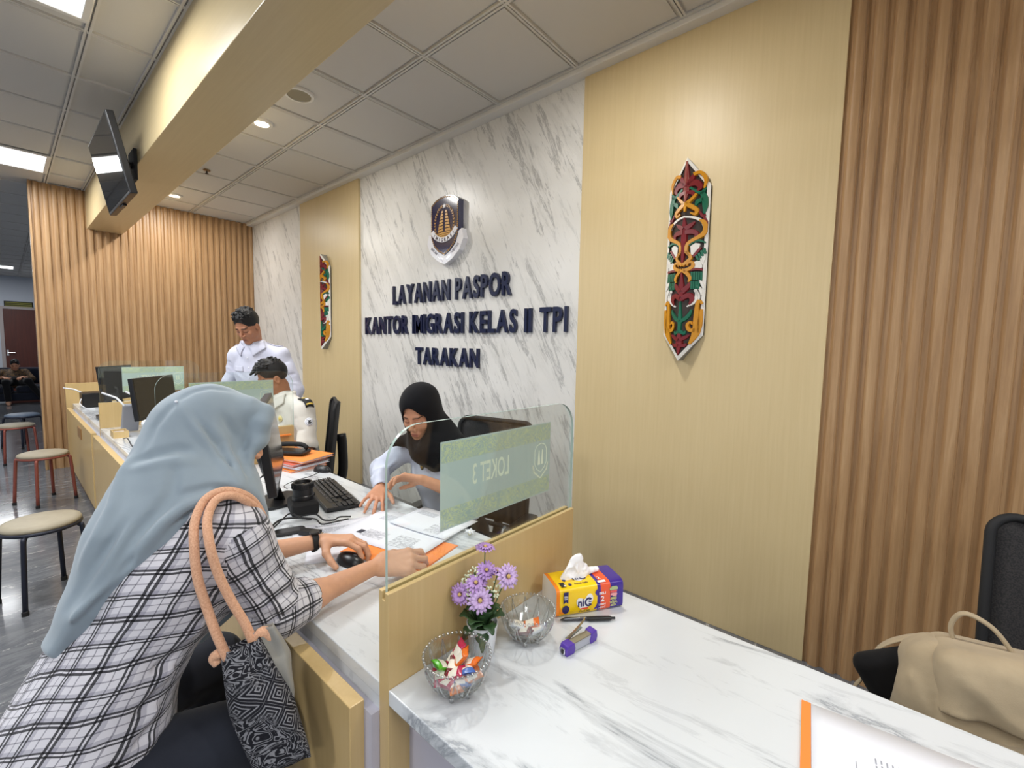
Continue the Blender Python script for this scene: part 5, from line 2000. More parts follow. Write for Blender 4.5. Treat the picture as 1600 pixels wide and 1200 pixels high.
S = np.array((-3.085, 1.36, 1.025))
M_GOLD2 = mat('gold_thread', (222, 190, 84), 0.5)
for S, q in ((np.array((-3.085, 1.36, 1.025)), 1), (np.array((-3.475, 1.31, 1.025)), -1)):
    d = nv(S - np.array((-3.285, 1.34, 1.03)))
    g = nv(np.cross(d, (0, 0, 1))) * 0.030
    up = nv(np.array((0, 0, 1)) + d * 0.55)
    eb = patch(v2, [S - d * 0.075 - g, S + d * 0.055 - g, S + d * 0.055 + g, S - d * 0.075 + g], up, 'shoulder_board', M_BLACKM, sh2, 0.008, 6, loc2)
    for k, (e0, e1, w0) in enumerate(((0.034, 0.044, 0.8), (-0.02, 0.0, 0.35), (-0.062, -0.04, 0.45))):
        patch(v2, [S + d * e0 - g * w0, S + d * e1 - g * w0, S + d * e1 + g * w0, S + d * e0 + g * w0], up, 'gold_bar' if k == 0 else 'gold_star', M_GOLD2 if k != 1 else M_PAPER, eb, 0.012, 3, loc2)
cc = np.array((-3.27, 1.36, 0.92)) + f2 * 0.1
o_ = nv(f2 + s2 * -0.5)
a = cc + np.array((0.085, 0, 0.045))
cbg = patch(v2, [a + (-0.020, 0, 0.022), a + (0.020, 0, 0.022), a + (0.020, 0, -0.022), a + (-0.020, 0, -0.022)], f2, 'chest_badge', mat('pale_gold', (226, 214, 160), 0.5), sh2, 0.002, 6, loc2, True)
patch(v2, [a + (-0.008, 0, 0.009), a + (0.008, 0, 0.009), a + (0.008, 0, -0.009), a + (-0.008, 0, -0.009)], f2, 'badge_centre', M_GOLD2, cbg, 0.005, 4, loc2, True)
a = cc + np.array((0.08, 0, -0.02))
patch(v2, [a + (-0.05, 0, 0.02), a + (0.05, 0, 0.02), a + (0.05, 0, -0.02), a + (-0.05, 0, -0.02)], f2, 'pocket_flap', M_CSHIRT, sh2, 0.004, 5, loc2)
a = np.array((-3.03, 1.35, 0.945))
sp = patch(v2, [a + (0, -0.028, 0.03), a + (0, 0.028, 0.03), a + (0, 0.028, -0.03), a + (0, -0.028, -0.03)], (0.95, -0.1, 0.25), 'sleeve_patch', M_PAPER, sh2, 0.001, 6, loc2, True)
patch(v2, [a + (0, -0.023, 0.025), a + (0, 0.023, 0.025), a + (0, 0.023, -0.025), a + (0, -0.023, -0.025)], (0.95, -0.1, 0.25), 'patch_ring', mat('patch_grey', (150, 150, 156), 0.7), sp, 0.0022, 6, loc2, True)
patch(v2, [a + (0, -0.020, 0.022), a + (0, 0.020, 0.022), a + (0, 0.020, -0.022), a + (0, -0.020, -0.022)], (0.95, -0.1, 0.25), 'patch_field', M_PAPER, sp, 0.0034, 6, loc2, True)
for e0, e1, z0, z1 in ((-0.012, 0.012, 0.012, 0.004), (-0.005, 0.005, 0.012, -0.014), (-0.013, -0.006, 0.0, -0.012), (0.006, 0.013, 0.0, -0.012)):
    patch(v2, [a + (0, e0, z0), a + (0, e1, z0), a + (0, e1 * 0.8, z1), a + (0, e0 * 0.8, z1)], (0.95, -0.1, 0.25), 'patch_emblem', M_BLACKM, sp, 0.0048, 3, loc2)

# ------------------------------------------------------------------ waiting person on the far sofa
M_SOFA = fabric('dark_navy_fabric', (34, 38, 52), (28, 32, 44), 120, 0.85, 0.2, 0.1)
t = thing('sofa', 'dark navy sofa far away in the corridor in front of the brown door', 'sofa', (-15.6, 0.15, 0))
MB().box((-0.42, -1.0, 0.06), (0.42, 1.0, 0.24)).build('base', M_SOFA, t, bevel=0.03)
for y in (-0.48, 0.48):
    MB().box((-0.30, y - 0.46, 0.245), (0.44, y + 0.46, 0.40)).build('seat_cushion', M_SOFA, t, bevel=0.05, bseg=3)
    MB().box((-0.44, y - 0.46, 0.40), (-0.26, y + 0.46, 0.80)).build('back_cushion', M_SOFA, t, bevel=0.06, bseg=3)
for y in (-1.0, 1.0):
    MB().box((-0.44, y - 0.1, 0.06), (0.42, y + 0.1, 0.58)).build('armrest', M_SOFA, t, bevel=0.05, bseg=3)
for x in (-0.36, 0.36):
    for y in (-0.9, 0.9):
        MB().box((x - 0.025, y - 0.025, 0), (x + 0.025, y + 0.025, 0.06)).build('foot', M_BLACKM, t)
H3 = Head((-15.62, 0.18, 0.86), (0.92, -0.1, -0.25), 0.96)
L3 = np.array((-15.6, 0.15, 0))
v = Vox((-15.95, -0.5, 0.35), (-15.0, 0.7, 1.05), 0.009)
H3.skin(v)
v.cone(H3.w((0, -0.02, -0.06)), (-15.66, 0.16, 0.72), 0.052, 0.06, 0.02)
for S, E, W in (((-15.66, -0.02, 0.70), (-15.45, -0.2, 0.56), (-15.25, -0.02, 0.60)), ((-15.66, 0.34, 0.70), (-15.5, 0.44, 0.55), (-15.26, 0.28, 0.60))):
    v.cone((-15.66, 0.16, 0.70), S, 0.06, 0.05, 0.03)
    v.cone(S, E, 0.045, 0.04, 0.02)
    v.cone(E, W, 0.04, 0.028, 0.02)
    hand(v, W, (0.6, 0.3 if S[1] < 0.1 else -0.3, 0), (0, 0, -1), 1, [(0.3, 0.5, 0.3)] * 4, 0.08, 1.0, r=0.011)
V, F = v.surf()
far = vmesh('person', V, F, skin_mat('skin_far', (190, 140, 112)), None, H3.paint(V, (190, 140, 112)), loc=L3)
tag(far, 'person in a dark patterned top slouching on the far navy sofa', 'person')
M_BATIK = mat('batik_brown', (90, 66, 44), 0.8)
_t = NT(M_BATIK)
_t.color(_t.ramp(_t.noise(_t.coords(), 22, 3, 0.6, 1.0), [(0.42, (44, 34, 28)), (0.5, (120, 90, 52)), (0.58, (52, 40, 32))]))
v = Vox((-15.98, -0.55, 0.30), (-15.0, 0.75, 0.95), 0.010)
v.chain([(-15.52, 0.15, 0.50), (-15.60, 0.15, 0.60), (-15.66, 0.16, 0.72)], [0.17, 0.165, 0.08], 0.05, flat=((1, 0, 0.3), 0.7))
for S, E, W in (((-15.66, -0.02, 0.70), (-15.45, -0.2, 0.56), (-15.25, -0.02, 0.60)), ((-15.66, 0.34, 0.70), (-15.5, 0.44, 0.55), (-15.26, 0.28, 0.60))):
    v.cone((-15.66, 0.16, 0.69), S, 0.08, 0.068, 0.03)
    v.cone(S, E, 0.066, 0.058, 0.03)
    v.cone(E, np.array(E) * 0.5 + np.array(W) * 0.5, 0.056, 0.05, 0.02)
V, F = v.surf()
vmesh('patterned_shirt', V, F, M_BATIK, far, loc=L3)
V, F = hair_field(H3, 0.007, 0.066, -0.07).surf()
vmesh('hair', V, F, M_HAIR, far, loc=L3)
V, F = trousers([(-15.45, 0.06, 0.50), (-15.45, 0.26, 0.50)], [(-15.0, 0.02, 0.50), (-15.02, 0.36, 0.52)], [(-14.92, 0.04, 0.12), (-14.9, 0.56, 0.14)], ((-15.7, -0.3, 0.0), (-14.7, 0.85, 0.75)), 0.012, (0.09, 0.066, 0.05), 0.11).surf()
vmesh('trousers', V, F, M_BLKCLOTH, far, loc=L3)
M_FOOT = mat('bare_foot', (196, 150, 124), 0.6)
for A in ((-14.92, 0.04), (-14.9, 0.56)):
    v = Vox((A[0] - 0.2, A[1] - 0.2, -0.02), (A[0] + 0.3, A[1] + 0.2, 0.2), 0.008)
    v.cone((A[0] - 0.02, A[1], 0.04), (A[0] + 0.15, A[1], 0.028), 0.04, 0.03, 0.02)
    v.cone((A[0], A[1], 0.05), (A[0], A[1], 0.13), 0.04, 0.04, 0.02)
    v.plane((0, 0, 0.001), (0, 0, -1), 0.002)
    V, F = v.surf()
    vmesh('foot', V, F, M_FOOT, far, loc=L3)
# ------------------------------------------------------------------ lettering and emblem on the feature wall
M_NAVY = mat('navy_acrylic', (20, 28, 62), 0.25, spec=0.6)
YW = WALL_Y - 0.006
M_OUT = Matrix(((1, 0, 0, 0), (0, 0, -1, 0), (0, 1, 0, 0), (0, 0, 0, 1)))      # x stays, text y -> z, thickness -> -y


def letter_row(txt, x0, x1, z0, z1, label, offset=0.024, depth=0.024):
    """each raised letter is a part of the row; widths come from the whole line"""
    t = thing('sign_lettering', label, 'sign', ((x0 + x1) / 2, YW, z0), group='raised letters on the marble wall')
    gap = 0.115
    adv = []
    glyphs = []
    x = 0.0
    for ch in txt:
        if ch == ' ':
            x += 0.36
            continue
        v, f = text_mesh(ch, 1.0, offset if ch != 'M' else 0.010, 0.5)
        ax, bx = min(p.x for p in v), max(p.x for p in v)
        glyphs.append((ch, v, f, x - ax))
        x += (bx - ax) + gap
    tot = x - gap
    ay = min(p.y for g in glyphs if g[0] not in 'OSGC' for p in g[1])
    by = max(p.y for g in glyphs if g[0] not in 'OSGC' for p in g[1])
    for ch, v, f, dx in glyphs:
        m = MB()
        m.add([(x0 + (p.x + dx) / tot * (x1 - x0), YW - 0.0003 - (p.z + 0.5) * depth, z0 + (p.y - ay) / (by - ay) * (z1 - z0)) for p in v], f)
        m.build('letter', M_NAVY, t, world=True)
    return t


letter_row('LAYANAN PASPOR', -3.655, -2.165, 1.872, 2.047, 'raised navy letters of the upper wall line under the emblem')
letter_row('KANTOR IMIGRASI KELAS II TPI', -4.145, -1.665, 1.597, 1.768, 'raised navy letters of the long middle wall line')
letter_row('TARAKAN', -3.300, -2.492, 1.322, 1.476, 'raised navy letters of the short bottom wall line above the woman')

M_EMN = mat('emblem_navy', (26, 26, 74), 0.12, spec=0.8, coat=0.5)
M_EMG = mat('emblem_gold', (206, 154, 70), 0.3, spec=0.6)
M_EMW = mat('emblem_white', (236, 236, 242), 0.2, spec=0.6)
t = thing('wall_emblem', 'navy and gold shield emblem with white ribbon above the lettering', 'emblem', (-2.872, YW, 2.19))
EX, EZ = -2.872, 2.46
E_ = Matrix(((1, 0, 0, EX), (0, 0, -1, YW), (0, 1, 0, EZ), (0, 0, 0, 1)))
def arc(cx, cy, r, a0, a1, n=14):
    return [(cx + r * math.cos(R(a0 + (a1 - a0) * k / n)), cy + r * math.sin(R(a0 + (a1 - a0) * k / n))) for k in range(n + 1)]
top = [(-0.17, 0.195), (-0.12, 0.228), (-0.06, 0.246), (0, 0.252), (0.06, 0.246), (0.12, 0.228), (0.17, 0.195)]
shield = [(-0.17, 0.195), (-0.17, -0.02), (-0.165, -0.07), (-0.13, -0.145), (-0.07, -0.195), (0, -0.228), (0.07, -0.195), (0.13, -0.145), (0.165, -0.07), (0.17, -0.02), (0.17, 0.195)] + top[-2:0:-1]
shield = shield[::-1]
ribbon = [(-0.205, -0.035), (-0.225, -0.115), (-0.175, -0.20), (-0.09, -0.262), (0, -0.298), (0.09, -0.262), (0.175, -0.20), (0.225, -0.115), (0.205, -0.035), (0.165, -0.055), (0.14, -0.13), (0.075, -0.19), (0, -0.225), (-0.075, -0.19), (-0.14, -0.13), (-0.165, -0.055)]
MB().prism(ribbon, 0.0, 0.05, E_).build('ribbon', M_EMW, t, world=True)
MB().prism(shield, 0.0, 0.055, E_).build('shield', M_EMN, t, world=True, bevel=0.002)
rp = MB()
sb = [Vector((x * 0.95, y * 0.95 + 0.001, 0)) for x, y in shield]
L = []
for i in range(len(sb)):
    a, b = sb[i], sb[(i + 1) % len(sb)]
    n = max(1, int((b - a).length / 0.016))
    L += [a.lerp(b, k / n) for k in range(n)]
for i, p in enumerate(L):
    q = L[(i + 1) % len(L)]
    d = (q - p).normalized()
    rp.ball(E_ @ Vector((p.x, p.y, 0.056)), (0.0062, 0.004, 0.0062), 8, 4)
rp.build('rope_border', M_EMG, t, world=True, smooth=True)
gd = MB()
for side in (-1, 1):                       # stacked sails of the two masts
    for k in range(7):
        y0 = -0.03 + k * 0.0245
        w0, w1 = 0.072 - k * 0.0075, 0.066 - k * 0.0075
        xi = 0.014
        pts = [(side * xi, y0), (side * (xi + w0 * 0.9), y0 - 0.004), (side * (xi + w1 * 0.9), y0 + 0.015), (side * xi, y0 + 0.017)]
        gd.prism(pts if side > 0 else pts[::-1], 0.055, 0.059, E_)
for k in range(3):                         # hull planks
    y0 = -0.052 - k * 0.015
    w = 0.085 - k * 0.012
    gd.prism([(-w, y0), (w, y0 + 0.004), (w * 0.96, y0 + 0.014), (-w * 0.96, y0 + 0.011)], 0.055, 0.059, E_)
gd.build('gold_ship', M_EMG, t, world=True)
wr = MB()
for side in (-1, 1):                       # wreath
    for k in range(15):
        a = R(-62 + 138 * k / 14) if side > 0 else R(242 - 138 * k / 14)
        for rr, tw in ((0.122, 28), (0.132, -28)):
            c = Vector((0.92 * rr * math.cos(a), 0.03 + 1.12 * rr * math.sin(a), 0.057))
            ta = a + math.pi / 2 + R(tw) * side
            dx, dy = math.cos(ta) * 0.0105, math.sin(ta) * 0.0105
            wr.prism([(c.x - dx, c.y - dy), (c.x + dy * 0.3, c.y - dx * 0.3), (c.x + dx, c.y + dy), (c.x - dy * 0.3, c.y + dx * 0.3)], 0.0552, 0.059, E_)
wr.build('gold_wreath', M_EMG, t, world=True)
st = MB()
pts = []
for k in range(10):
    r = 0.022 if k % 2 == 0 else 0.009
    pts.append((r * math.sin(R(36 * k)), 0.168 + r * math.cos(R(36 * k))))
st.prism(pts[::-1], 0.055, 0.059, E_)
st.build('star', M_EMW, t, world=True)
bn = [(x, y) for x, y in arc(0, 0.075, 0.196, 212, 328, 20)] + [(x, y) for x, y in arc(0, 0.075, 0.156, 328, 212, 20)]
ban = MB().prism(bn, 0.055, 0.061, E_).build('name_banner', M_EMW, t, world=True)


def arc_text(txt, cx, cy, r, a0, a1, h, z, name, m, parent):
    mb = MB()
    n = len(txt)
    for i, ch in enumerate(txt):
        if ch == ' ':
            continue
        v, f = text_mesh(ch, 1.0, 0.03, 0.0)
        ax, bx = min(p.x for p in v), max(p.x for p in v)
        a = R(a0 + (a1 - a0) * (i + 0.5) / n)
        sc = h / 0.7
        wch = abs(R(a1 - a0)) * r / n
        sx = min(sc, wch * 0.86 / (bx - ax)) if ch != 'I' else sc
        X = Vector((-math.sin(a), math.cos(a), 0))
        Y = Vector((-math.cos(a), -math.sin(a), 0))
        o = Vector((cx + r * math.cos(a), cy + r * math.sin(a), z))
        mb.add([E_ @ (o + X * (p.x - (ax + bx) / 2) * sx + Y * p.y * sc) for p in v], f)
    return mb.build(name, m, parent, world=True)


arc_text('IMIGRASI', 0, 0.075, 0.190, 222, 318, 0.028, 0.0613, 'banner_lettering', M_EMN, ban)
for txt, A, B in (('BHUMI PURA', (-0.172, -0.150), (-0.018, -0.268)), ('WIRA WIBAWA', (0.018, -0.268), (0.172, -0.150))):
    d = Vector((B[0] - A[0], B[1] - A[1], 0))
    L_ = d.length
    d.normalize()
    nn = Vector((-d.y, d.x, 0))
    Ml = Matrix(((d.x, nn.x, 0, A[0]), (d.y, nn.y, 0, A[1]), (0, 0, 1, 0.0505), (0, 0, 0, 1)))
    fit_text(txt, 0, L_, -0.010, 0.014, 0.02, 0.0, E_ @ Ml).build('ribbon_lettering', M_EMN, t, world=True)

# ------------------------------------------------------------------ carved shields on the cream panels
M_CW = mat('carving_white', (232, 230, 224), 0.35)
M_CM = mat('carving_maroon', (122, 36, 42), 0.2, spec=0.6)
M_CG = mat('carving_green', (24, 102, 76), 0.2, spec=0.6)
M_CY = mat('carving_yellow', (206, 142, 34), 0.2, spec=0.6)
M_CB = mat('carving_ground', (52, 40, 34), 0.5)
HWD, HGT = 0.108, 1.06


def carved_shield(xc, ybase, label):
    t = thing('carved_shield', label, 'carved shield', (xc, ybase, 1.432), group='painted carved shields on the cream panels')
    def P(x, y, o=0.0):
        """x in -1..1 half widths, y 0 (top)..1 (bottom)"""
        return Vector((x * HWD, -(0.014 + 0.056 * (1 - abs(x)) + o), HGT * (1 - y)))
    out = [(0, 0), (1, 0.135), (1.0, 0.868), (0, 1), (-1.0, 0.868), (-1, 0.135)]
    n = len(out)
    # backing board: ridged front, flat back
    bb = MB()
    V = [P(x, y, -0.004) for x, y in out] + [Vector((x * HWD, 0, HGT * (1 - y))) for x, y in out]
    bb.add(V, [(0, 5, 4, 3), (0, 3, 2, 1), (6, 7, 8, 9, 10, 11)] + [(i, (i + 1) % n, n + (i + 1) % n, n + i) for i in range(n)])
    bb.build('board', M_CB, t)
    ins = 0.16
    inn = [(0, 0.022), (1 - ins * 0.9, 0.142), (1 - ins * 0.9, 0.860), (0, 0.976), (-(1 - ins * 0.9), 0.860), (-(1 - ins * 0.9), 0.142)]
    rim = MB()
    V = [P(x, y, 0.0) for x, y in out] + [P(x, y, 0.004) for x, y in inn] + [Vector((x * HWD, -0.001, HGT * (1 - y))) for x, y in out]
    F = [(i, (i + 1) % n, n + (i + 1) % n, n + i) for i in range(n)] + [(i, 2 * n + i, 2 * n + (i + 1) % n, (i + 1) % n) for i in range(n)]
    rim.add(V, F)
    rim.build('white_rim', M_CW, t)
    mbs = {k: MB() for k in 'WMGY'}
    lift = {'W': 0.006, 'G': 0.008, 'M': 0.009, 'Y': 0.011}

    def stroke(c, pts, w, mirror=True, n=18):
        """tapering carved ribbon; w list of half widths in half-width units"""
        ar = HGT / HWD
        Q = bez([(x, y * ar, 0) for x, y in pts], n)
        m = len(Q)
        for sg in ((1, -1) if mirror else (1,)):
            V = []
            for i, q in enumerate(Q):
                d = (Q[min(i + 1, m - 1)] - Q[max(i - 1, 0)]).normalized()
                nn = Vector((-d.y, d.x, 0))
                f = i / (m - 1) * (len(w) - 1)
                k = min(int(f), len(w) - 2)
                ww = w[k] + (w[k + 1] - w[k]) * (f - k)
                for e, o in ((-1, -0.004), (-0.75, lift[c]), (0.75, lift[c]), (1, -0.004)):
                    r = q + nn * ww * e
                    V.append(P(max(-0.97, min(0.97, sg * r.x)), r.y / ar, o))
            mbs[c].add(V, [(4 * i + j, 4 * i + j + 1, 4 * i + j + 5, 4 * i + j + 4) for i in range(m - 1) for j in range(3)] + [(0, 1, 2, 3), (4 * m - 4, 4 * m - 3, 4 * m - 2, 4 * m - 1)])

    def fill(c, pts, mirror=True):
        for sg in ((1, -1) if mirror else (1,)):
            V = [P(sg * x, y, lift[c] - 0.001) for x, y in pts] + [P(sg * x, y, -0.004) for x, y in pts]
            m = len(pts)
            mbs[c].add(V, [tuple(range(m))] + [(i, (i + 1) % m, m + (i + 1) % m, m + i) for i in range(m)])

    # crown leaf
    stroke('M', [(0.0, 0.02), (0.02, 0.09), (0.02, 0.16), (0.0, 0.215)], [0.05, 0.13, 0.16, 0.02])
    stroke('M', [(0.05, 0.14), (0.25, 0.10), (0.42, 0.075)], [0.10, 0.12, 0.03])
    stroke('M', [(0.08, 0.135), (0.40, 0.125), (0.58, 0.145), (0.50, 0.165)], [0.12, 0.19, 0.14, 0.04])
    stroke('M', [(0.05, 0.17), (0.28, 0.172), (0.34, 0.19)], [0.09, 0.13, 0.05])
    stroke('Y', [(0.30, 0.085), (0.58, 0.078), (0.80, 0.110), (0.76, 0.155)], [0.10, 0.10, 0.10, 0.04])
    # green corner plants
    stroke('G', [(0.18, 0.147), (0.42, 0.165), (0.66, 0.175), (0.82, 0.15)], [0.07, 0.08, 0.10, 0.05])
    stroke('G', [(0.66, 0.17), (0.78, 0.20), (0.82, 0.24), (0.80, 0.275)], [0.12, 0.17, 0.14, 0.05])
    stroke('G', [(0.75, 0.205), (0.52, 0.215), (0.44, 0.235)], [0.10, 0.12, 0.05])
    # yellow figure
    stroke('Y', [(0.46, 0.178), (0.25, 0.205), (0.0, 0.228)], [0.06, 0.08, 0.10])
    stroke('Y', [(0.0, 0.222), (0.30, 0.240), (0.50, 0.258), (0.44, 0.276), (0.24, 0.268)], [0.13, 0.13, 0.11, 0.08, 0.04])
    stroke('Y', [(0.0, 0.22), (0.0, 0.262)], [0.10, 0.05], False)
    # white arch
    stroke('W', [(0.0, 0.286), (0.40, 0.292), (0.72, 0.312), (0.78, 0.335)], [0.05, 0.07, 0.09, 0.03])
    stroke('M', [(0.60, 0.262), (0.74, 0.285), (0.88, 0.282)], [0.04, 0.09, 0.05])
    stroke('M', [(0.80, 0.29), (0.90, 0.32), (0.88, 0.36)], [0.06, 0.09, 0.04])
    # star leaf
    stroke('M', [(0.0, 0.292), (0.0, 0.34), (0.0, 0.40), (0.0, 0.46)], [0.04, 0.16, 0.17, 0.06], False)
    stroke('M', [(0.06, 0.345), (0.26, 0.330), (0.46, 0.312)], [0.13, 0.12, 0.03])
    stroke('M', [(0.06, 0.362), (0.36, 0.360), (0.54, 0.372), (0.46, 0.388)], [0.13, 0.15, 0.11, 0.04])
    # birds with long necks
    stroke('Y', [(0.62, 0.305), (0.80, 0.315), (0.90, 0.345), (0.80, 0.375), (0.45, 0.398), (0.20, 0.418), (0.14, 0.45), (0.28, 0.478)], [0.05, 0.13, 0.14, 0.13, 0.10, 0.09, 0.08, 0.04])
    stroke('M', [(0.0, 0.41), (0.0, 0.48), (0.0, 0.52)], [0.10, 0.10, 0.03], False)
    stroke('Y', [(0.12, 0.455), (0.34, 0.484), (0.18, 0.508), (0.0, 0.524)], [0.08, 0.09, 0.08, 0.10])
    # wings
    fill('W', [(0.30, 0.430), (0.50, 0.415), (0.70, 0.420), (0.66, 0.445), (0.46, 0.478), (0.34, 0.470)])
    stroke('G', [(0.24, 0.428), (0.36, 0.412), (0.62, 0.403), (0.92, 0.415)], [0.03, 0.07, 0.08, 0.04])
    stroke('M', [(0.44, 0.482), (0.62, 0.455), (0.74, 0.438)], [0.07, 0.07, 0.06])
    for k in range(4):
        stroke('G', [(0.56 + 0.10 * k, 0.475 - 0.011 * k), (0.66 + 0.09 * k, 0.500 - 0.010 * k)], [0.07, 0.06], n=3)
    for k in range(4):
        stroke('W', [(0.70 + 0.055 * k, 0.503 - 0.012 * k), (0.82 + 0.03 * k, 0.535 - 0.012 * k)], [0.055, 0.035], n=3)
    fill('W', [(0.44, 0.540), (0.46, 0.510), (0.62, 0.500), (0.76, 0.515), (0.82, 0.538)])
    stroke('M', [(0.36, 0.546), (0.60, 0.543), (0.86, 0.546)], [0.07, 0.07, 0.07])
    for r, (y0, y1, x1) in enumerate(((0.556, 0.598, 0.86), (0.602, 0.640, 0.74))):
        for k in range(5 - r):
            x = 0.42 + k * 0.098
            stroke('G', [(x, y0), (x + 0.01, y1)], [0.055, 0.052], n=3)
    for k in range(3):
        stroke('W', [(0.76 - 0.10 * k, 0.598 + 0.024 * k), (0.88 - 0.07 * k, 0.622 + 0.026 * k), (0.95 - 0.10 * k, 0.640 + 0.03 * k)], [0.06, 0.08, 0.03], n=6)
    # paired curls
    stroke('Y', [(0.0, 0.552), (0.22, 0.545), (0.44, 0.530), (0.42, 0.510), (0.24, 0.512), (0.22, 0.526)], [0.10, 0.10, 0.10, 0.08, 0.06, 0.03])
    stroke('Y', [(0.0, 0.545), (0.24, 0.566), (0.36, 0.588), (0.30, 0.606)], [0.10, 0.10, 0.09, 0.04])
    # lower leaf
    stroke('M', [(0.0, 0.555), (0.0, 0.62), (0.0, 0.70)], [0.03, 0.14, 0.15], False)
    stroke('M', [(0.05, 0.655), (0.28, 0.628), (0.36, 0.606)], [0.14, 0.13, 0.04])
    stroke('M', [(0.05, 0.685), (0.34, 0.672), (0.48, 0.690), (0.38, 0.718)], [0.14, 0.15, 0.14, 0.04])
    stroke('W', [(0.60, 0.640), (0.66, 0.672), (0.56, 0.706), (0.28, 0.728)], [0.07, 0.085, 0.09, 0.03])
    # green trunk
    stroke('G', [(0.0, 0.70), (0.0, 0.78), (0.0, 0.865)], [0.03, 0.11, 0.10], False)
    stroke('G', [(0.05, 0.80), (0.26, 0.785), (0.42, 0.762), (0.48, 0.742)], [0.10, 0.11, 0.09, 0.04])
    stroke('G', [(0.04, 0.85), (0.20, 0.862), (0.28, 0.850)], [0.09, 0.09, 0.04])
    # yellow corners
    stroke('Y', [(0.92, 0.715), (0.78, 0.700), (0.70, 0.730), (0.72, 0.80), (0.70, 0.86), (0.46, 0.915)], [0.06, 0.10, 0.10, 0.18, 0.20, 0.06])
    stroke('Y', [(0.90, 0.74), (0.86, 0.80), (0.82, 0.86)], [0.07, 0.14, 0.08])
    stroke('Y', [(0.68, 0.845), (0.44, 0.845), (0.34, 0.82), (0.46, 0.805), (0.56, 0.818)], [0.12, 0.10, 0.08, 0.07, 0.03])
    # foot
    stroke('M', [(0.0, 0.862), (0.0, 0.91), (0.0, 0.968)], [0.10, 0.20, 0.03], False)
    stroke('M', [(0.05, 0.895), (0.30, 0.880), (0.46, 0.868)], [0.12, 0.10, 0.03])
    stroke('M', [(0.04, 0.925), (0.26, 0.922), (0.34, 0.912)], [0.12, 0.10, 0.04])
    for k, nm, m in (('W', 'white_carved_pattern', M_CW), ('M', 'maroon_carved_pattern', M_CM), ('G', 'green_carved_pattern', M_CG), ('Y', 'yellow_carved_pattern', M_CY)):
        mbs[k].build(nm, m, t)
    return t


carved_shield(-0.897, WALL_Y - 0.0205, 'pointed carved shield painted red, green and yellow on the near cream panel')
carved_shield(-4.945, WALL_Y - 0.0305, 'pointed carved shield on the far narrow cream panel, seen from the side')

# sign over the corridor door
t = thing('door_sign', 'small dark sign with yellow bands over the brown corridor door', 'sign', (-18.49, 0.36, 2.43))
MB().box((0, -0.27, -0.085), (0.015, 0.27, 0.085)).build('plate', M_BLACKM, t)
b = MB()
for z in (-0.045, 0.0, 0.045):
    b.box((0.0145, -0.25, z - 0.010), (0.0165, 0.25, z + 0.010))
b.build('yellow_band', mat('olive_yellow', (150, 148, 60), 0.6), t)
# ------------------------------------------------------------------ things on the near counter
M_CUT = glass_mat('cut_glass', (250, 252, 252), 0.10)
M_BEAD = glass_mat('glass_bead', (252, 253, 253), 0.30)


def glass_bowl(label, x, y, s=1.0):
    t = thing('glass_bowl', label, 'bowl', (x, y, T), group='cut glass candy bowls')
    seg = 48
    prof = [(0.020, 0.007), (0.032, 0.008), (0.046, 0.018), (0.057, 0.034), (0.0645, 0.052), (0.068, 0.070), (0.0695, 0.078)]
    inn = [(0.0665, 0.078), (0.065, 0.069), (0.061, 0.052), (0.053, 0.036), (0.042, 0.022), (0.028, 0.013), (0.0, 0.011)]
    m = MB()
    def mod(an, z):
        return (1 + 0.030 * math.cos(12 * an + z * 150) + 0.026 * math.cos(12 * an - z * 150)) if z < 0.066 else 1
    p = [(r * s, z * s) for r, z in prof + inn]
    def md(an, z):
        return mod(an, z / s)
    m.lathe([(0.0, 0.007 * s)] + p, seg, mod=md)
    body = m.build('body', M_CUT, t)
    rb = MB()
    for k in range(44):
        a = 2 * math.pi * k / 44
        rb.ball((0.0682 * s * math.cos(a), 0.0682 * s * math.sin(a), 0.0785 * s + 0.001), 0.0036 * s, 8, 6)
    rb.build('beaded_rim', M_BEAD, t, smooth=True)
    # raised star cuts outside
    sc = MB()
    for k in range(12):
        a0 = 2 * math.pi * k / 12
        for sg in (-1, 1):
            pts = []
            for j in range(7):
                f = j / 6
                i = f * (len(prof) - 2)
                q = min(int(i), len(prof) - 3)
                r = prof[q][0] + (prof[q + 1][0] - prof[q][0]) * (i - q)
                z = prof[q][1] + (prof[q + 1][1] - prof[q][1]) * (i - q)
                a = a0 + sg * f * math.pi / 12
                pts.append((r * s * 1.018 * math.cos(a), r * s * 1.018 * math.sin(a), z * s))
            sc.tube(pts, 0.0016 * s, 4)
    sc.build('cut_ribs', M_BEAD, body)
    ft = MB()
    for k in range(6):
        a = 2 * math.pi * k / 6
        ft.tube([(0.030 * s * math.cos(a), 0.030 * s * math.sin(a), 0.011 * s), (0.034 * s * math.cos(a), 0.034 * s * math.sin(a), 0.0)], [0.006 * s, 0.004 * s], 8)
    ft.build('foot', M_BEAD, t, smooth=True)
    return t


B1, B2 = (-0.664, 0.604), (-0.660, 0.838)
glass_bowl('cut glass bowl full of candies at the counter corner', B1[0], B1[1], 1.04)
glass_bowl('cut glass bowl with only a few candies, beside the tissue pack', B2[0], B2[1], 1.0)

M_LABEL = mat('candy_label', (240, 234, 220), 0.5)
CANDY = {}
for k, c in dict(magenta=(178, 24, 72), orange=(226, 112, 34), green=(84, 176, 36), blue=(66, 104, 176), white=(226, 226, 230), peach=(224, 140, 92), maroon=(112, 26, 34)).items():
    CANDY[k] = mat('wrapper_' + k, c, 0.22, spec=0.7, coat=0.3)


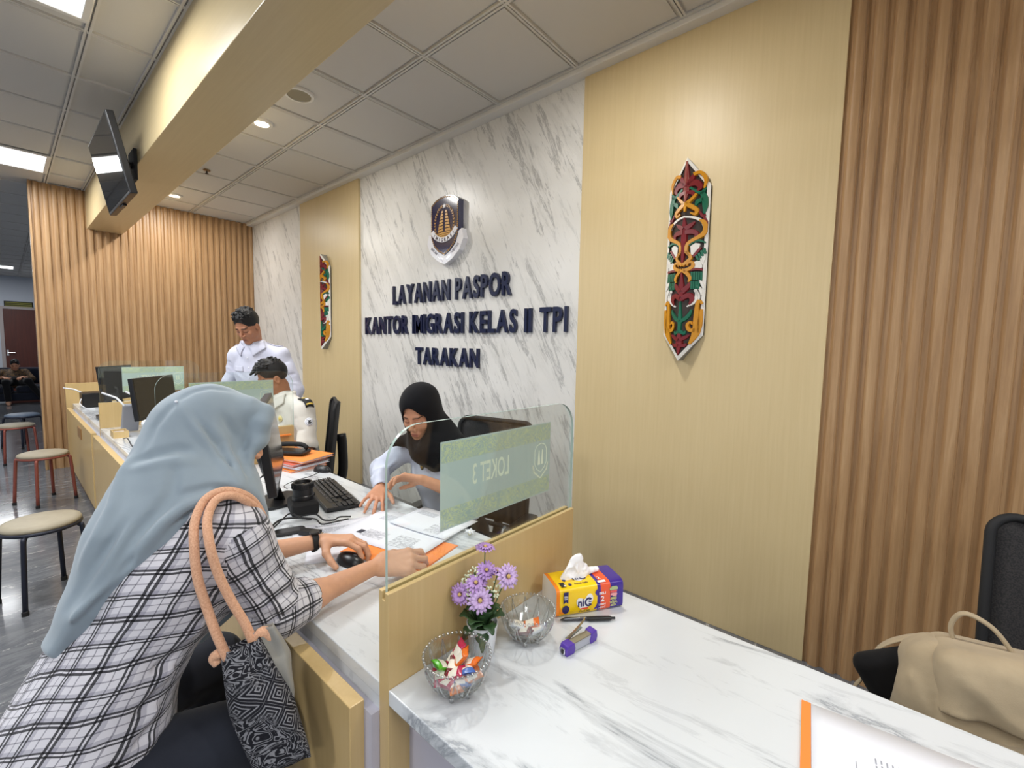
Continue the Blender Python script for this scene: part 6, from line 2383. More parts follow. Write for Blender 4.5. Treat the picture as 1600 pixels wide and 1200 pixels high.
def candy(label, x, y, z, rz, tilt, colour, group, roll=0.0, s=1.0):
    t = thing('candy', label, 'candy', (x, y, z), 0, group)
    t.rotation_euler = (R(roll), R(tilt), R(rz))
    L, W, H = 0.0195 * s, 0.0118 * s, 0.0056 * s
    NU, NV = 18, 20
    def sup(c, e):
        return math.copysign(abs(c) ** e, c)
    def pt(u, v):
        a, b = (u - 0.5) * 2, v * 2 * math.pi
        q = min(1.0, max(0.0, (abs(a) - 0.60) / 0.24))
        q = q * q * (3 - 2 * q)
        zig = 0.0006 * math.sin(18 * b) * q
        return Vector((a * L + (0.0007 * (1 if int(v * NV) % 2 else -1) if abs(a) > 0.99 else 0), W * sup(math.cos(b), 0.7) * (0.94 + 0.10 * q), H * sup(math.sin(b), 0.9) * (1 - q) + (0.0005 + zig) * sup(math.sin(b), 0.5)))
    m = MB().grid(pt, NU, NV)
    mi = []
    for j in range(NV):
        for i in range(NU):
            a, f = abs((i + 0.5) / NU - 0.5) * 2, (j + 0.5) / NV
            mi.append(1 if a < 0.40 and 0.12 < f < 0.38 else 0)
    m.mi = mi
    w_ = m.build('wrapper', [CANDY[colour], M_LABEL], t, smooth=True)
    tl = MB()
    for q in (-0.003, 0.0, 0.003):
        tl.box((-0.0055 * s, q * s - 0.0004, H * 1.0), (0.0055 * s, q * s + 0.0004, H * 1.04))
    tl.build('printed_lines', M_INKD, t)
    return t


G1 = 'candies in the full bowl'
bx, by = B1
for d in [('magenta candy standing upright at the back of the full bowl', -0.012, 0.016, 0.072, 70, -62, 'magenta', 0), ('orange candy with white label on top of the full bowl', 0.004, 0.008, 0.070, 40, -50, 'orange', 10),
          ('magenta candy with large white label at the front of the full bowl', 0.012, -0.018, 0.052, 30, -28, 'magenta', 12), ('bright green candy at the left wall of the full bowl', -0.022, -0.026, 0.058, 100, 35, 'green', 20),
          ('blue and white candy between the orange ones', 0.026, 0.004, 0.056, -30, -20, 'blue', 0), ('orange candy leaning on the rim side near the pot', 0.020, 0.022, 0.058, 15, -30, 'orange', 0),
          ('peach candy low at the right of the full bowl', 0.036, 0.006, 0.046, 70, -10, 'peach', 15), ('magenta candy lying low at the left of the full bowl', -0.012, -0.036, 0.043, -35, 10, 'magenta', 0),
          ('magenta candy pressed against the front of the bowl', 0.008, -0.036, 0.040, 10, -5, 'magenta', 0), ('dark maroon candy half buried in the middle of the full bowl', -0.004, -0.006, 0.054, -60, 15, 'maroon', 0),
          ('blue candy low under the white label', 0.026, -0.014, 0.040, 45, 0, 'blue', 0), ('white candy under the pile of the full bowl', 0.0, 0.0, 0.034, 0, 0, 'white', 0),
          ('peach candy tucked at the front of the full bowl', 0.022, -0.030, 0.038, -20, 0, 'peach', 0), ('magenta candy beneath the upright one', -0.022, 0.010, 0.052, 95, -30, 'magenta', 0)]:
    candy(d[0], bx + d[1], by + d[2], T + d[3] + 0.001, d[4], d[5], d[6], G1, d[7], 1.2)
G2 = 'candies in the nearly empty bowl'
bx, by = B2
for d in [('orange candy in the nearly empty bowl', 0.006, 0.004, 0.034, 40, -20, 'orange', 15), ('silver white candy at the left of the nearly empty bowl', -0.018, -0.014, 0.030, 30, 10, 'white', 0),
          ('maroon candy with a white label in the nearly empty bowl', 0.006, -0.018, 0.026, 20, -18, 'maroon', 0), ('white candy at the right of the nearly empty bowl', 0.022, 0.006, 0.028, 70, -10, 'white', 0),
          ('peach candy at the bottom of the nearly empty bowl', 0.0, -0.004, 0.020, -20, 0, 'peach', 0)]:
    candy(d[0], bx + d[1], by + d[2], T + d[3] + 0.004, d[4], d[5], d[6], G2, d[7], 1.2)

# ------------------------------------------------------------------ flower pot
M_POT = mat('white_ceramic', (236, 238, 242), 0.3, spec=0.5)
M_LEAF = mat('leaf_green', (44, 74, 42), 0.5)
_t = NT(M_LEAF)
_t.color(_t.ramp(_t.noise(_t.coords(), 40, 3), [(0.3, (36, 62, 36)), (0.7, (66, 98, 56))]))
M_STEM = mat('stem_green', (74, 98, 54), 0.6)
M_PETAL = mat('lilac_petal', (186, 148, 206), 0.6)
M_PETAL2 = mat('pale_lilac_petal', (206, 176, 220), 0.6)
M_HEART = mat('flower_heart', (204, 172, 104), 0.7)
M_FILL = mat('filler_blossom', (226, 232, 200), 0.6)
FP = Vector((-0.706, 0.722, T))
t = thing('potted_flowers', 'white pot of artificial lilac daisies beside the wooden divider', 'potted plant', FP)
MB().lathe([(0.0, 0.0), (0.026, 0.0), (0.029, 0.003), (0.037, 0.075), (0.0378, 0.080), (0.0355, 0.080), (0.034, 0.070), (0.0, 0.068)], 40).build('pot', M_POT, t, smooth=True, ang=40)
MB().lathe([(0.0, 0.071), (0.034, 0.0695), (0.034, 0.066)], 24).build('soil', mat('dark_foam', (40, 36, 30), 0.9), t, smooth=True)


def daisy(c, nrm, r, parent, n=17, m=None):
    nrm = Vector(nrm).normalized()
    a = nrm.orthogonal().normalized()
    b = nrm.cross(a)
    mb = MB()
    for layer, (cnt, rr, lift) in enumerate(((n, 1.0, 0.12), (n - 3, 0.72, 0.34))):
        for k in range(cnt):
            an = 2 * math.pi * (k + 0.5 * layer) / cnt + rnd.uniform(-0.05, 0.05)
            d = a * math.cos(an) + b * math.sin(an)
            s = d.cross(nrm)
            L_ = r * rr * rnd.uniform(0.92, 1.08)
            pts = []
            for q, wv, h in ((0.15, 0.04, 0.0), (0.5, 0.11, lift * 0.8), (0.82, 0.12, lift * 0.9), (1.0, 0.05, lift * 0.55)):
                for e in (-1, 0, 1):
                    pts.append(Vector(c) + d * L_ * q + s * r * wv * e + nrm * r * (h + (-0.05 if e == 0 else 0)))
            mb.add(pts, [(3 * i + j, 3 * i + j + 1, 3 * i + j + 4, 3 * i + j + 3) for i in range(3) for j in range(2)])
    fl = mb.build('flower', m or M_PETAL, parent, smooth=True, solid=0.0006)
    MB().ball(Vector(c) + nrm * r * 0.2, (r * 0.17,) * 3, 10, 6).build('flower_heart', M_HEART, fl, smooth=True)
    return fl


def wpt(p):
    return Vector(p) - FP


cv = (Vector((0, 0, 1.48)) - FP).normalized()
FL = [((-0.713, 0.735, 1.004), (0.1, 0.0, 1.0), 0.024), ((-0.705, 0.732, 0.952), (0.5, -0.3, 0.7), 0.024), ((-0.655, 0.752, 0.948), (0.85, -0.25, 0.45), 0.029), ((-0.738, 0.680, 0.902), (0.3, -0.9, 0.35), 0.026),
      ((-0.690, 0.697, 0.900), (0.7, -0.65, 0.35), 0.030), ((-0.712, 0.705, 0.928), (0.3, -0.3, 0.85), 0.026), ((-0.682, 0.748, 0.950), (0.1, 0.2, 0.9), 0.022)]
stems = MB()
for i, (p, n, r) in enumerate(FL):
    daisy(wpt(p), n, r, t, m=M_PETAL2 if i in (2, 4) else M_PETAL)
    q = wpt(p)
    base = Vector((q.x * 0.25, q.y * 0.25, 0.072))
    stems = MB().tube(bez([base, (base + q) / 2 + Vector((0, 0, 0.01)), q - Vector(n).normalized() * 0.002], 8), 0.0015, 6).build('stem', M_STEM, t, smooth=True)
for ci, (c, r) in enumerate((((-0.728, 0.716, 0.945), 0.016), ((-0.672, 0.726, 0.918), 0.022), ((-0.742, 0.700, 0.928), 0.013), ((-0.722, 0.690, 0.905), 0.013))):
    mb = MB()
    for k in range(26):
        d = Vector((rnd.gauss(0, 1), rnd.gauss(0, 1), rnd.gauss(0, 1))).normalized()
        mb.ball(wpt(c) + d * r * rnd.uniform(0.6, 1.0), 0.0026, 6, 4)
    o = mb.build('filler_blossom', M_FILL, t, smooth=True)
    MB().tube([wpt(c) * 0.3 + Vector((0, 0, 0.05)), wpt(c)], 0.0025, 6).build('filler_stem', M_STEM, o)


def leaf(base, tip, w, droop, parent):
    base, tip = Vector(base), Vector(tip)
    d = tip - base
    s = d.cross(Vector((0, 0, 1))).normalized()
    mb = MB()
    N = 10
    V = []
    for i in range(N + 1):
        f = i / N
        lob = 1 + 0.28 * math.cos(f * 6 * math.pi)
        ww = w * math.sin(math.pi * min(1, f * 0.93 + 0.05)) ** 0.8 * lob
        c = base + d * f + Vector((0, 0, droop * 4 * f * (1 - f)))
        V += [c - s * ww + Vector((0, 0, ww * 0.25)), c, c + s * ww + Vector((0, 0, ww * 0.25))]
    mb.add(V, [(3 * i + j, 3 * i + j + 1, 3 * i + j + 4, 3 * i + j + 3) for i in range(N) for j in range(2)])
    return mb.build('leaf', M_LEAF, parent, smooth=True, solid=0.0008)


for k, (an, l, up_, w_) in enumerate(((-70, 0.055, 0.015, 0.017), (-20, 0.058, 0.005, 0.016), (25, 0.055, 0.03, 0.018), (75, 0.05, 0.03, 0.016), (130, 0.05, 0.02, 0.016), (185, 0.05, 0.025, 0.017), (235, 0.055, 0.025, 0.018), (285, 0.058, 0.03, 0.017),
                                     (-45, 0.062, -0.03, 0.015), (-100, 0.058, -0.022, 0.015), (10, 0.03, 0.075, 0.016), (100, 0.03, 0.07, 0.015), (-60, 0.035, 0.07, 0.016), (-130, 0.035, 0.06, 0.016), (200, 0.03, 0.065, 0.015), (-25, 0.05, 0.055, 0.015))):
    a = R(an)
    z0 = 0.074
    leaf((0.012 * math.cos(a), 0.012 * math.sin(a), z0), (l * math.cos(a), l * math.sin(a), z0 + up_), w_, 0.012, t)

# ------------------------------------------------------------------ tissue pack
TU = Vector((0.525, 0.851, 0)).normalized()
TB = Vector((-TU.y, TU.x, 0))
TO = Vector((-0.652, 0.952, T))
TW, TD, TH = 0.205, 0.105, 0.082
t = thing('tissue_pack', 'yellow and purple soft tissue pack with a tissue pulled out of the top', 'tissue pack', TO)
MT = Matrix(((TU.x, TB.x, 0, 0), (TU.y, TB.y, 0, 0), (0, 0, 1, 0), (0, 0, 0, 1)))       # x along the front, y to the back
M_TY = mat('film_yellow', (250, 206, 22), 0.25, spec=0.5)
M_TP = mat('film_purple', (62, 40, 140), 0.25, spec=0.5)
M_TO = mat('film_orange', (244, 136, 32), 0.25, spec=0.5)
M_TR = mat('film_red_orange', (236, 92, 52), 0.25, spec=0.5)
M_TWH = mat('film_white', (240, 238, 236), 0.4)
M_TIS = mat('tissue', (246, 244, 244), 0.9)
M_TNAVY = mat('print_navy', (38, 34, 92), 0.4)
M_TBLK = mat('print_black', (30, 26, 24), 0.5)
# soft body: super-ellipse section, slightly puffed; printed film is divided along its length
def tbody(u, a):
    c, s = math.cos(a), math.sin(a)
    e = 0.30
    cy = math.copysign(abs(c) ** e, c)
    cz = math.copysign(abs(s) ** e, s)
    puff = 1.0 + 0.03 * math.sin(math.pi * u)
    return Vector((u * TW, TD / 2 + cy * TD / 2 * puff * (0.985 if s > 0 else 1), TH / 2 + cz * TH / 2 * (puff if s > 0 else 1)))
mb = MB()
NU, NA = 40, 48
V = [MT @ tbody(i / NU, 2 * math.pi * k / NA) for i in range(NU + 1) for k in range(NA)]
F, mi = [], []
for i in range(NU):
    for k in range(NA):
        F.append((i * NA + k, i * NA + (k + 1) % NA, (i + 1) * NA + (k + 1) % NA, (i + 1) * NA + k))
        u = (i + 0.5) / NU
        wv = 0.012 * math.sin(k * 0.8)
        mi.append(1 if u < 0.055 else (0 if u < 0.60 + wv * 0 else (2 if u < 0.66 else (3 if u < 0.80 else 2))))
mb.add(V, F)
mb.mi = mi[:]
mb.add([MT @ tbody(0, 2 * math.pi * k / NA) for k in range(NA)], [tuple(range(NA))])
mb.add([MT @ tbody(1, 2 * math.pi * k / NA) for k in range(NA)], [tuple(range(NA))[::-1]])
mb.mi[-2:] = [4, 4]
pk = mb.build('wrapper', [M_TY, M_TO, M_TP, M_TR, M_TWH], t, smooth=True, ang=50)
# prints on the front (local x along the front, local y up) and on the top
MF = MT @ Matrix(((1, 0, 0, 0), (0, 0, 1, -0.0022), (0, 1, 0, 0), (0, 0, 0, 1)))
MTP = MT @ Matrix(((1, 0, 0, 0), (0, 1, 0, 0), (0, 0, 1, TH + 0.0012), (0, 0, 0, 1)))
def heart(cx, cy, s):
    P = [(-0.017, 0.013), (-0.007, 0.011), (0.001, 0.0085), (0.008, 0.018), (0.017, 0.021), (0.024, 0.012), (0.023, 0.0), (0.012, -0.012), (-0.005, -0.020), (-0.014, -0.013), (-0.022, -0.002), (-0.022, 0.008)]
    q = bez([(x, y, 0) for x, y in P] + [(P[0][0], P[0][1], 0)], 48)[:-1]
    return [(cx + p.x * s / 0.024, cy + p.y * s / 0.024) for p in q][::-1]
def decal(name, m, polys, M, dz=0.0006):
    d = MB()
    for p in polys:
        d.prism(p, 0.0, dz, M)
    return d.build(name, m, pk)
# MF maps +z to +y(back) so prints grow into the pack; shift outward instead
MF = MF @ Matrix.Diagonal((1, 1, -1, 1))
decal('white_badge', M_TWH, [heart(0.083, 0.037, 0.0255)], MF, 0.0005)
decal('purple_blob', M_TP, [[(0.1235 - 0.008 * math.sin(math.pi * k / 10), 0.048 + 0.022 * k / 10) for k in range(11)], [(0.1235, 0.013), (0.1235, 0.030), (0.119, 0.020), (0.112, 0.013)]], MF, 0.0004)
decal('purple_flag', M_TNAVY, [[(0.020, 0.040), (0.027, 0.046), (0.034, 0.040), (0.034, 0.073), (0.020, 0.073)], [(0.027 + 0.0105 * math.cos(R(30 * k)), 0.024 + 0.0115 * math.sin(R(30 * k))) for k in range(12)]], MF, 0.0005)
decal('orange_corner', M_TO, [[(0.011, 0.013), (0.030, 0.013), (0.016, 0.020), (0.011, 0.034)]], MF, 0.0003)
decal('orange_tag', M_TR, [[(0.070, 0.0215), (0.096, 0.0215), (0.093, 0.0172), (0.073, 0.0172)]], MF, 0.0008)
tx = MB()
fit_text('ni', 0.063, 0.081, 0.026, 0.047, 0.03, 0.0, MF @ Matrix.Translation((0, 0, 0.0010)), tx)
tx.tube([MF @ Vector((0.0955 + 0.010 * math.cos(R(a)), 0.0365 + 0.0105 * math.sin(R(a)), 0.0011)) for a in range(45, 316, 18)], 0.0026, 6, flat=0.3, up=tuple((MF.to_3x3() @ Vector((0, 0, 1)))))
for dy in (-0.0055, 0.0, 0.0055):
    tx.prism([(0.0955, 0.0365 + dy * 0.9 - 0.0013), (0.1045, 0.0365 + dy * 1.5 - 0.0013), (0.1045, 0.0365 + dy * 1.5 + 0.0013), (0.0955, 0.0365 + dy * 0.9 + 0.0013)], 0.0008, 0.0012, MF)
tx.build('product_lettering', M_TNAVY, pk)
blk = MB()
fit_text('Food Safe', 0.068, 0.100, 0.0105, 0.0158, 0.015, 0.0, MF @ Matrix.Translation((0, 0, 0.0008)), blk)
fit_text('Food Safe', 0.060, 0.100, 0.012, 0.020, 0.015, 0.0, MTP @ Matrix.Translation((0, 0, 0.0006)), blk)
blk.build('slogan_lettering', M_TBLK, pk)
wt = MB()
for s_, x0, x1, y0, y1 in (('BELI', 0.1275, 0.1475, 0.052, 0.059), ('2', 0.1325, 0.1435, 0.031, 0.047), ('LEBIH', 0.127, 0.148, 0.0205, 0.026), ('HEMAT', 0.127, 0.148, 0.0125, 0.0170),
                           ('SERBA', 0.0215, 0.0325, 0.058, 0.0628), ('GUNA', 0.0222, 0.0318, 0.0522, 0.0568)):
    fit_text(s_, x0, x1, y0, y1, 0.02, 0.0, MF @ Matrix.Translation((0, 0, 0.0012)), wt)
fit_text('2', 0.1325, 0.1435, 0.020, 0.034, 0.02, 0.0, MTP @ Matrix.Translation((0, 0, 0.0008)), wt)
wt.build('white_lettering', M_TWH, pk)
yl = MB()
fit_text('TEBAL', 0.160, 0.186, 0.021, 0.027, 0.015, 0.0, MF @ Matrix.Translation((0, 0, 0.001)), yl)
for x0, x1, y0, y1 in ((0.165, 0.182, 0.0365, 0.0385), (0.163, 0.183, 0.0325, 0.0350), (0.168, 0.180, 0.0285, 0.0300), (0.166, 0.180, 0.0165, 0.0180), (0.164, 0.182, 0.0130, 0.0150)):
    yl.box((x0, y0, 0.0006), (x1, y1, 0.001), MF)
yl.build('yellow_print', mat('print_yellow', (206, 206, 120), 0.5), pk)
decal('pale_print', mat('print_pale_green', (170, 184, 132), 0.5), [rrect(0.026, 0.0078, 0.0034, 5, 0.173, 0.0630), rrect(0.018, 0.0030, 0.0014, 4, 0.174, 0.0683)], MF, 0.0006)
decal('red_print', mat('print_red', (222, 92, 92), 0.5), [rrect(0.021, 0.0066, 0.003, 5, 0.173, 0.0550)], MF, 0.0007)
decal('pink_print', mat('print_pink', (228, 158, 158), 0.5), [rrect(0.020, 0.0070, 0.003, 5, 0.174, 0.0470), rrect(0.012, 0.0026, 0.0012, 4, 0.177, 0.0422)], MF, 0.0006)
decal('top_badge', M_TWH, [heart(0.085, 0.046, 0.024)], MTP, 0.0004)
decal('black_label', M_TBLK, [[(0.018, 0.008), (0.032, 0.008), (0.032, 0.030), (0.018, 0.030)]], MTP, 0.0005)
decal('white_label', M_TWH, [[(0.027, 0.009), (0.0315, 0.009), (0.0315, 0.016), (0.027, 0.016)], [(0.127, 0.004), (0.151, 0.004), (0.151, 0.014), (0.127, 0.014)]], MTP, 0.0008)
tn = MB()
fit_text('ni', 0.064, 0.082, 0.034, 0.054, 0.03, 0.0, MTP @ Matrix.Translation((0, 0, 0.0010)), tn)
tn.tube([MTP @ Vector((0.096 + 0.010 * math.cos(R(a)), 0.045 + 0.0105 * math.sin(R(a)), 0.0008)) for a in range(45, 316, 18)], 0.0024, 6, flat=0.3, up=(0, 0, 1))
tn.build('top_lettering', M_TNAVY, pk)
for cx, cy in ((0.038, 0.040), (0.046, 0.016)):
    decal('round_seal', M_TNAVY, [[(cx + 0.005 * math.cos(R(30 * k)), cy + 0.006 * math.sin(R(30 * k))) for k in range(12)]], MTP, 0.0005)
# the pulled tissue: a creased fan rising from the slot, plus a flap
v = Vox((-0.09, -0.08, 0.0), (0.12, 0.09, 0.11), 0.0018)
def tw(x, y, z):
    p = MT @ Vector((x, y, 0))
    return (p.x - 0.0, p.y, z)
TLo = MT @ Vector((0.085, 0.058, 0))
v = Vox((TLo.x - 0.10, TLo.y - 0.10, TH - 0.012), (TLo.x + 0.12, TLo.y + 0.12, TH + 0.085), 0.0018)
def tp(x, y, z):
    p = MT @ Vector((x, y, 0))
    return (p.x, p.y, TH + z)
nF = tuple(TB)
v.cone(tp(0.075, 0.055, 0.0), tp(0.080, 0.052, 0.046), 0.030, 0.017, 0.02, flat=(nF, 0.42))
v.cone(tp(0.080, 0.052, 0.040), tp(0.088, 0.050, 0.056), 0.016, 0.010, 0.015, flat=(nF, 0.5))
v.cone(tp(0.052, 0.050, -0.002), tp(0.058, 0.046, 0.024), 0.020, 0.014, 0.012, flat=(nF, 0.5))
v.cone(tp(0.095, 0.052, 0.002), tp(0.108, 0.056, 0.022), 0.022, 0.012, 0.014, flat=(nF, 0.45))
v.cone(tp(0.108, 0.056, 0.012), tp(0.150, 0.064, 0.008), 0.012, 0.009, 0.012, flat=((0, 0, 1), 0.8))
v.cone(tp(0.062, 0.040, 0.018), tp(0.064, 0.036, 0.012), 0.016, 0.012, 0.003, 's')
for a, b, r, d in (((0.066, 0.046, 0.004), (0.078, 0.042, 0.048), 0.005, 0.006), ((0.084, 0.042, 0.052), (0.098, 0.042, 0.010), 0.005, 0.006), ((0.090, 0.042, 0.02), (0.112, 0.046, 0.024), 0.004, -0.004), ((0.074, 0.042, 0.03), (0.086, 0.040, 0.016), 0.004, -0.004), ((0.058, 0.042, 0.03), (0.05, 0.04, 0.008), 0.004, -0.004)):
    v.fold([tp(*a), tp(*b)], r, d)
v.ripple(0.0006, 220, 4)
V, F = v.surf()
vmesh('pulled_tissue', V, F, M_TIS, t)

# ------------------------------------------------------------------ pen, stapler, folder
t = thing('ballpoint_pen', 'black ballpoint pen lying in front of the tissue pack', 'pen', (-0.588, 1.003, T + 0.006), math.atan2(0.119, 0.118))
MB().tube([(-0.072, 0, -0.002), (-0.058, 0, 0), (0.062, 0, 0)], [0.0012, 0.0052, 0.0055], 14).build('barrel', mat('smoky_plastic', (46, 44, 48), 0.2, spec=0.7), t, smooth=True, ang=50)
MB().tube([(0.0, 0, 0), (0.062, 0, 0), (0.068, 0, 0)], [0.0058, 0.0060, 0.005], 14).build('cap', M_BLACK, t, smooth=True, ang=50)
MB().box((0.004, -0.0095, -0.002), (0.064, -0.006, 0.003)).build('clip', M_BLACK, t, bevel=0.001)
MB().tube([(0.068, 0, 0), (0.079, 0, 0)], 0.0032, 10).build('push_button', M_BLACK, t, smooth=True, ang=50)

M_STP = mat('stapler_purple', (84, 54, 158), 0.3)
M_STG = mat('stapler_grey', (176, 178, 188), 0.3, 0.3)
M_STB = mat('stapler_taupe', (138, 128, 104), 0.5)
t = thing('stapler', 'small purple and grey stapler standing open on the marble', 'stapler', (-0.547, 0.900, T), math.atan2(0.105, 0.022))
MB().box((-0.048, -0.0105, 0.002), (0.046, 0.0105, 0.021)).build('body', M_STG, t, bevel=0.002)
MB().box((-0.044, -0.0085, 0.0205), (0.038, 0.0085, 0.0245)).build('magazine', M_STB, t, bevel=0.001)
MB().prism([(-0.052, 0.0), (-0.026, 0.0), (-0.022, 0.012), (-0.026, 0.025), (-0.048, 0.025), (-0.054, 0.014)], -0.0125, 0.0125, Matrix(((1, 0, 0, 0), (0, 0, 1, 0), (0, 1, 0, 0), (0, 0, 0, 1)))).build('front_cap', M_STP, t, bevel=0.002)
MB().prism([(0.030, 0.0), (0.052, 0.002), (0.055, 0.014), (0.052, 0.029), (0.036, 0.027), (0.028, 0.012)], -0.0125, 0.0125, Matrix(((1, 0, 0, 0), (0, 0, 1, 0), (0, 1, 0, 0), (0, 0, 0, 1)))).build('rear_cap', M_STP, t, bevel=0.002)
MB().box((-0.0555, -0.007, 0.004), (-0.0515, 0.007, 0.018)).build('staple_mouth', M_CHROME, t, bevel=0.001)
MB().box((-0.057, -0.0035, 0.006), (-0.0545, 0.0035, 0.015)).build('mouth_slot', M_BLACK, t)
ar = MB()
ar.tube([(-0.030, 0.012, 0.024), (0.030, 0.020, 0.040), (0.042, 0.022, 0.047), (0.032, 0.012, 0.050), (0.0, 0.010, 0.036), (-0.028, 0.008, 0.026)], 0.0022, 6, flat=0.6)
ar.prism([(-0.03, 0.022), (0.02, 0.036), (0.02, 0.0375), (-0.03, 0.0235)], 0.008, 0.018, Matrix(((1, 0, 0, 0), (0, 0, 1, 0), (0, 1, 0, 0), (0, 0, 0, 1))))
ar.build('lifted_arm', M_CHROME, t)

fo = thing('document_folder', 'orange folder at the near corner of the counter under a printed letter', 'folder', (-0.105, 1.073, T))
ang = math.atan2(0.033, 0.263)
fo.rotation_euler = (0, 0, ang)
MB().box((0, -0.24, 0.0), (0.345, 0.0, 0.002)).build('back_cover', M_ORANGE, fo, bevel=0.0005)
MB().box((0.0, -0.24, 0.002), (0.016, 0.0, 0.0036)).build('spine_fold', M_ORANGE, fo)
lt = sheet('document_page', 'printed letter lying on the orange folder at the near corner', (-0.105 + 0.0165 * math.cos(ang) + 0.225 * math.sin(ang), 1.073 + 0.0165 * math.sin(ang) - 0.225 * math.cos(ang), ), math.degrees(ang), 0.297, 0.222, T + 0.0042, ())
pr = MB()
# the letter reads across the short side; its head is towards the aisle
Ml = Matrix(((0, -1, 0, 0.0), (1, 0, 0, 0.0), (0, 0, 1, 0.0008), (0, 0, 0, 1)))
for i, (x0, x1, y) in enumerate(((0.125, 0.150, 0.078), (0.112, 0.165, 0.066))):
    pr.box((y, 0.222 - x1, 0.0006), (y + 0.0012, 0.222 - x0, 0.001))
for r in range(16):
    y = 0.095 + r * 0.008
    x = 0.085
    while x < 0.19:
        l = rnd.uniform(0.008, 0.025)
        pr.box((y, 0.222 - min(x + l, 0.2), 0.0006), (y + 0.0022, 0.222 - x, 0.001))
        x += l + 0.004
pr.build('printed_lines', M_INK, lt)
# ------------------------------------------------------------------ tote bag on the visitor's shoulder
def woven_mat():
    m = mat('woven_pattern', (60, 58, 62), 0.85, spec=0.15)
    t = NT(m)
    uv = t.n('ShaderNodeUVMap')
    uv.uv_map = 'cloth'
    def pat(scale, seed):
        mp = t.n('ShaderNodeMapping')
        mp.inputs['Scale'].default_value = (scale, scale, 1)
        mp.inputs['Rotation'].default_value = (0, 0, R(45))
        mp.inputs['Location'].default_value = (seed, seed * 0.7, 0)
        t.l(uv.outputs[0], mp.inputs[0])
        s = t.n('ShaderNodeSeparateXYZ')
        t.l(mp.outputs[0], s.inputs[0])
        d = []
        for a in ('X', 'Y'):
            f = t.math('FRACT', s.outputs[a])
            d.append(t.math('ABSOLUTE', t.math('SUBTRACT', f, 0.5)))
        return t.math('MAXIMUM', d[0], d[1])
    a = pat(24.0, 0.2)
    nz = t.noise(uv.outputs[0], 26, 2, 0.5, 1.4)
    rings = t.math('FRACT', t.math('MULTIPLY', a, 7.0))
    r1 = t.ramp(rings, [(0.0, 0.0), (0.42, 0.0), (0.5, 1.0), (0.78, 1.0), (0.86, 0.0)])
    curl = t.math('FRACT', t.math('MULTIPLY', nz, 11.0))
    r2 = t.ramp(curl, [(0.0, 0.0), (0.40, 0.0), (0.5, 1.0), (0.75, 1.0), (0.85, 0.0)])
    sel = t.ramp(t.noise(uv.outputs[0], 9, 1, 0.4), [(0.47, 0.0), (0.53, 1.0)])
    k = t.mix(sel, r2, r1)
    thr = t.noise(uv.outputs[0], 420, 1, 0.5)
    c = t.mix(k, (22, 22, 27), (150, 150, 154))
    t.color(t.mix(t.math('MULTIPLY', thr, 0.45), c, (58, 58, 64)))
    t.bump(k, 0.3, 0.001)
    return m


M_WOV = woven_mat()
M_ROPE = mat('peach_cord', (216, 164, 128), 0.7, sheen=0.2)
_t = NT(M_ROPE)
_t.color(_t.ramp(_t.noise(_t.coords((1, 1, 1)), 260, 3, 0.7), [(0.3, (196, 142, 108)), (0.7, (228, 180, 146))]))
_t.bump(_t.noise(_t.coords(), 300, 2), 0.4, 0.001)
M_LINEN = fabric('grey_linen', (150, 148, 140), (138, 136, 130), 300, 0.9, 0.2, 0.1)
BT = Vector((-1.046, 0.313, 0.822))
BB = Vector((-0.952, 0.362, 0.560))
bx_ = Vector((0.755, 0.655, 0.0)).normalized()
bax = (BB - BT).normalized()
bxp = (bx_ - bax * bx_.dot(bax)).normalized()
bn_ = bxp.cross(bax)
if bn_.x < 0:
    bn_ = -bn_
bag = thing('tote_bag', 'black and grey woven tote bag hanging from the visitor\'s shoulder', 'bag', BB)
def loft(w0, w1, w2, th, off=0.0, rows=26, seg=40, n_off=0.0, fl=0.0):
    L_ = (BB - BT).length
    V, UV = [], []
    for j in range(rows + 1):
        f = j / rows
        c = BT + bax * (L_ * f) + bxp * off + bn_ * n_off
        w = w0 + (w1 - w0) * min(1, f / 0.45) if f < 0.45 else w1 + (w2 - w1) * (f - 0.45) / 0.55
        tk = th * (0.45 + 0.9 * math.sin(math.pi * (0.12 + 0.80 * f)))
        if f > 0.94:
            tk *= (1 - f) / 0.06 * 0.8 + 0.2
        for k in range(seg):
            a = 2 * math.pi * k / seg
            x = math.copysign(abs(math.cos(a)) ** 0.7, math.cos(a)) * w / 2
            y = math.copysign(abs(math.sin(a)) ** 0.8, math.sin(a)) * tk / 2
            wr = 0.003 * math.sin(9 * f + 3 * a) + 0.004 * (1 - f) * math.sin(5 * a)
            V.append(c + bxp * (x + wr) + bn_ * (y + wr))
            UV.append((k / seg * (2 * w1), f * L_))
    return V, UV
seg, rows = 40, 26
V, UV = loft(0.088, 0.128, 0.122, 0.055)
V = np.array([tuple(p) for p in V])
F = np.array([(j * seg + k, j * seg + (k + 1) % seg, (j + 1) * seg + (k + 1) % seg, (j + 1) * seg + k) for j in range(rows) for k in range(seg)])
uvl = []
for j in range(rows):
    for k in range(seg):
        for (jj, kk) in ((j, k), (j, k + 1), (j + 1, k + 1), (j + 1, k)):
            uvl.append((kk / seg * 0.256, jj / rows * 0.28))
o = vmesh('body', V - np.array(BB), F, M_WOV, bag, uv=uvl)
md = o.modifiers.new('solid', 'SOLIDIFY')
md.thickness = 0.003
V2, _ = loft(0.06, 0.085, 0.035, 0.03, off=0.036, n_off=-0.022)
MB().add([p - BB + bax * (-0.01 - 0.40 * (p - BT).dot(bax)) for p in V2], [tuple(f) for f in F]).build('linen_side', M_LINEN, bag, smooth=True, solid=0.002)
def wb_(p):
    return Vector(p) - BB
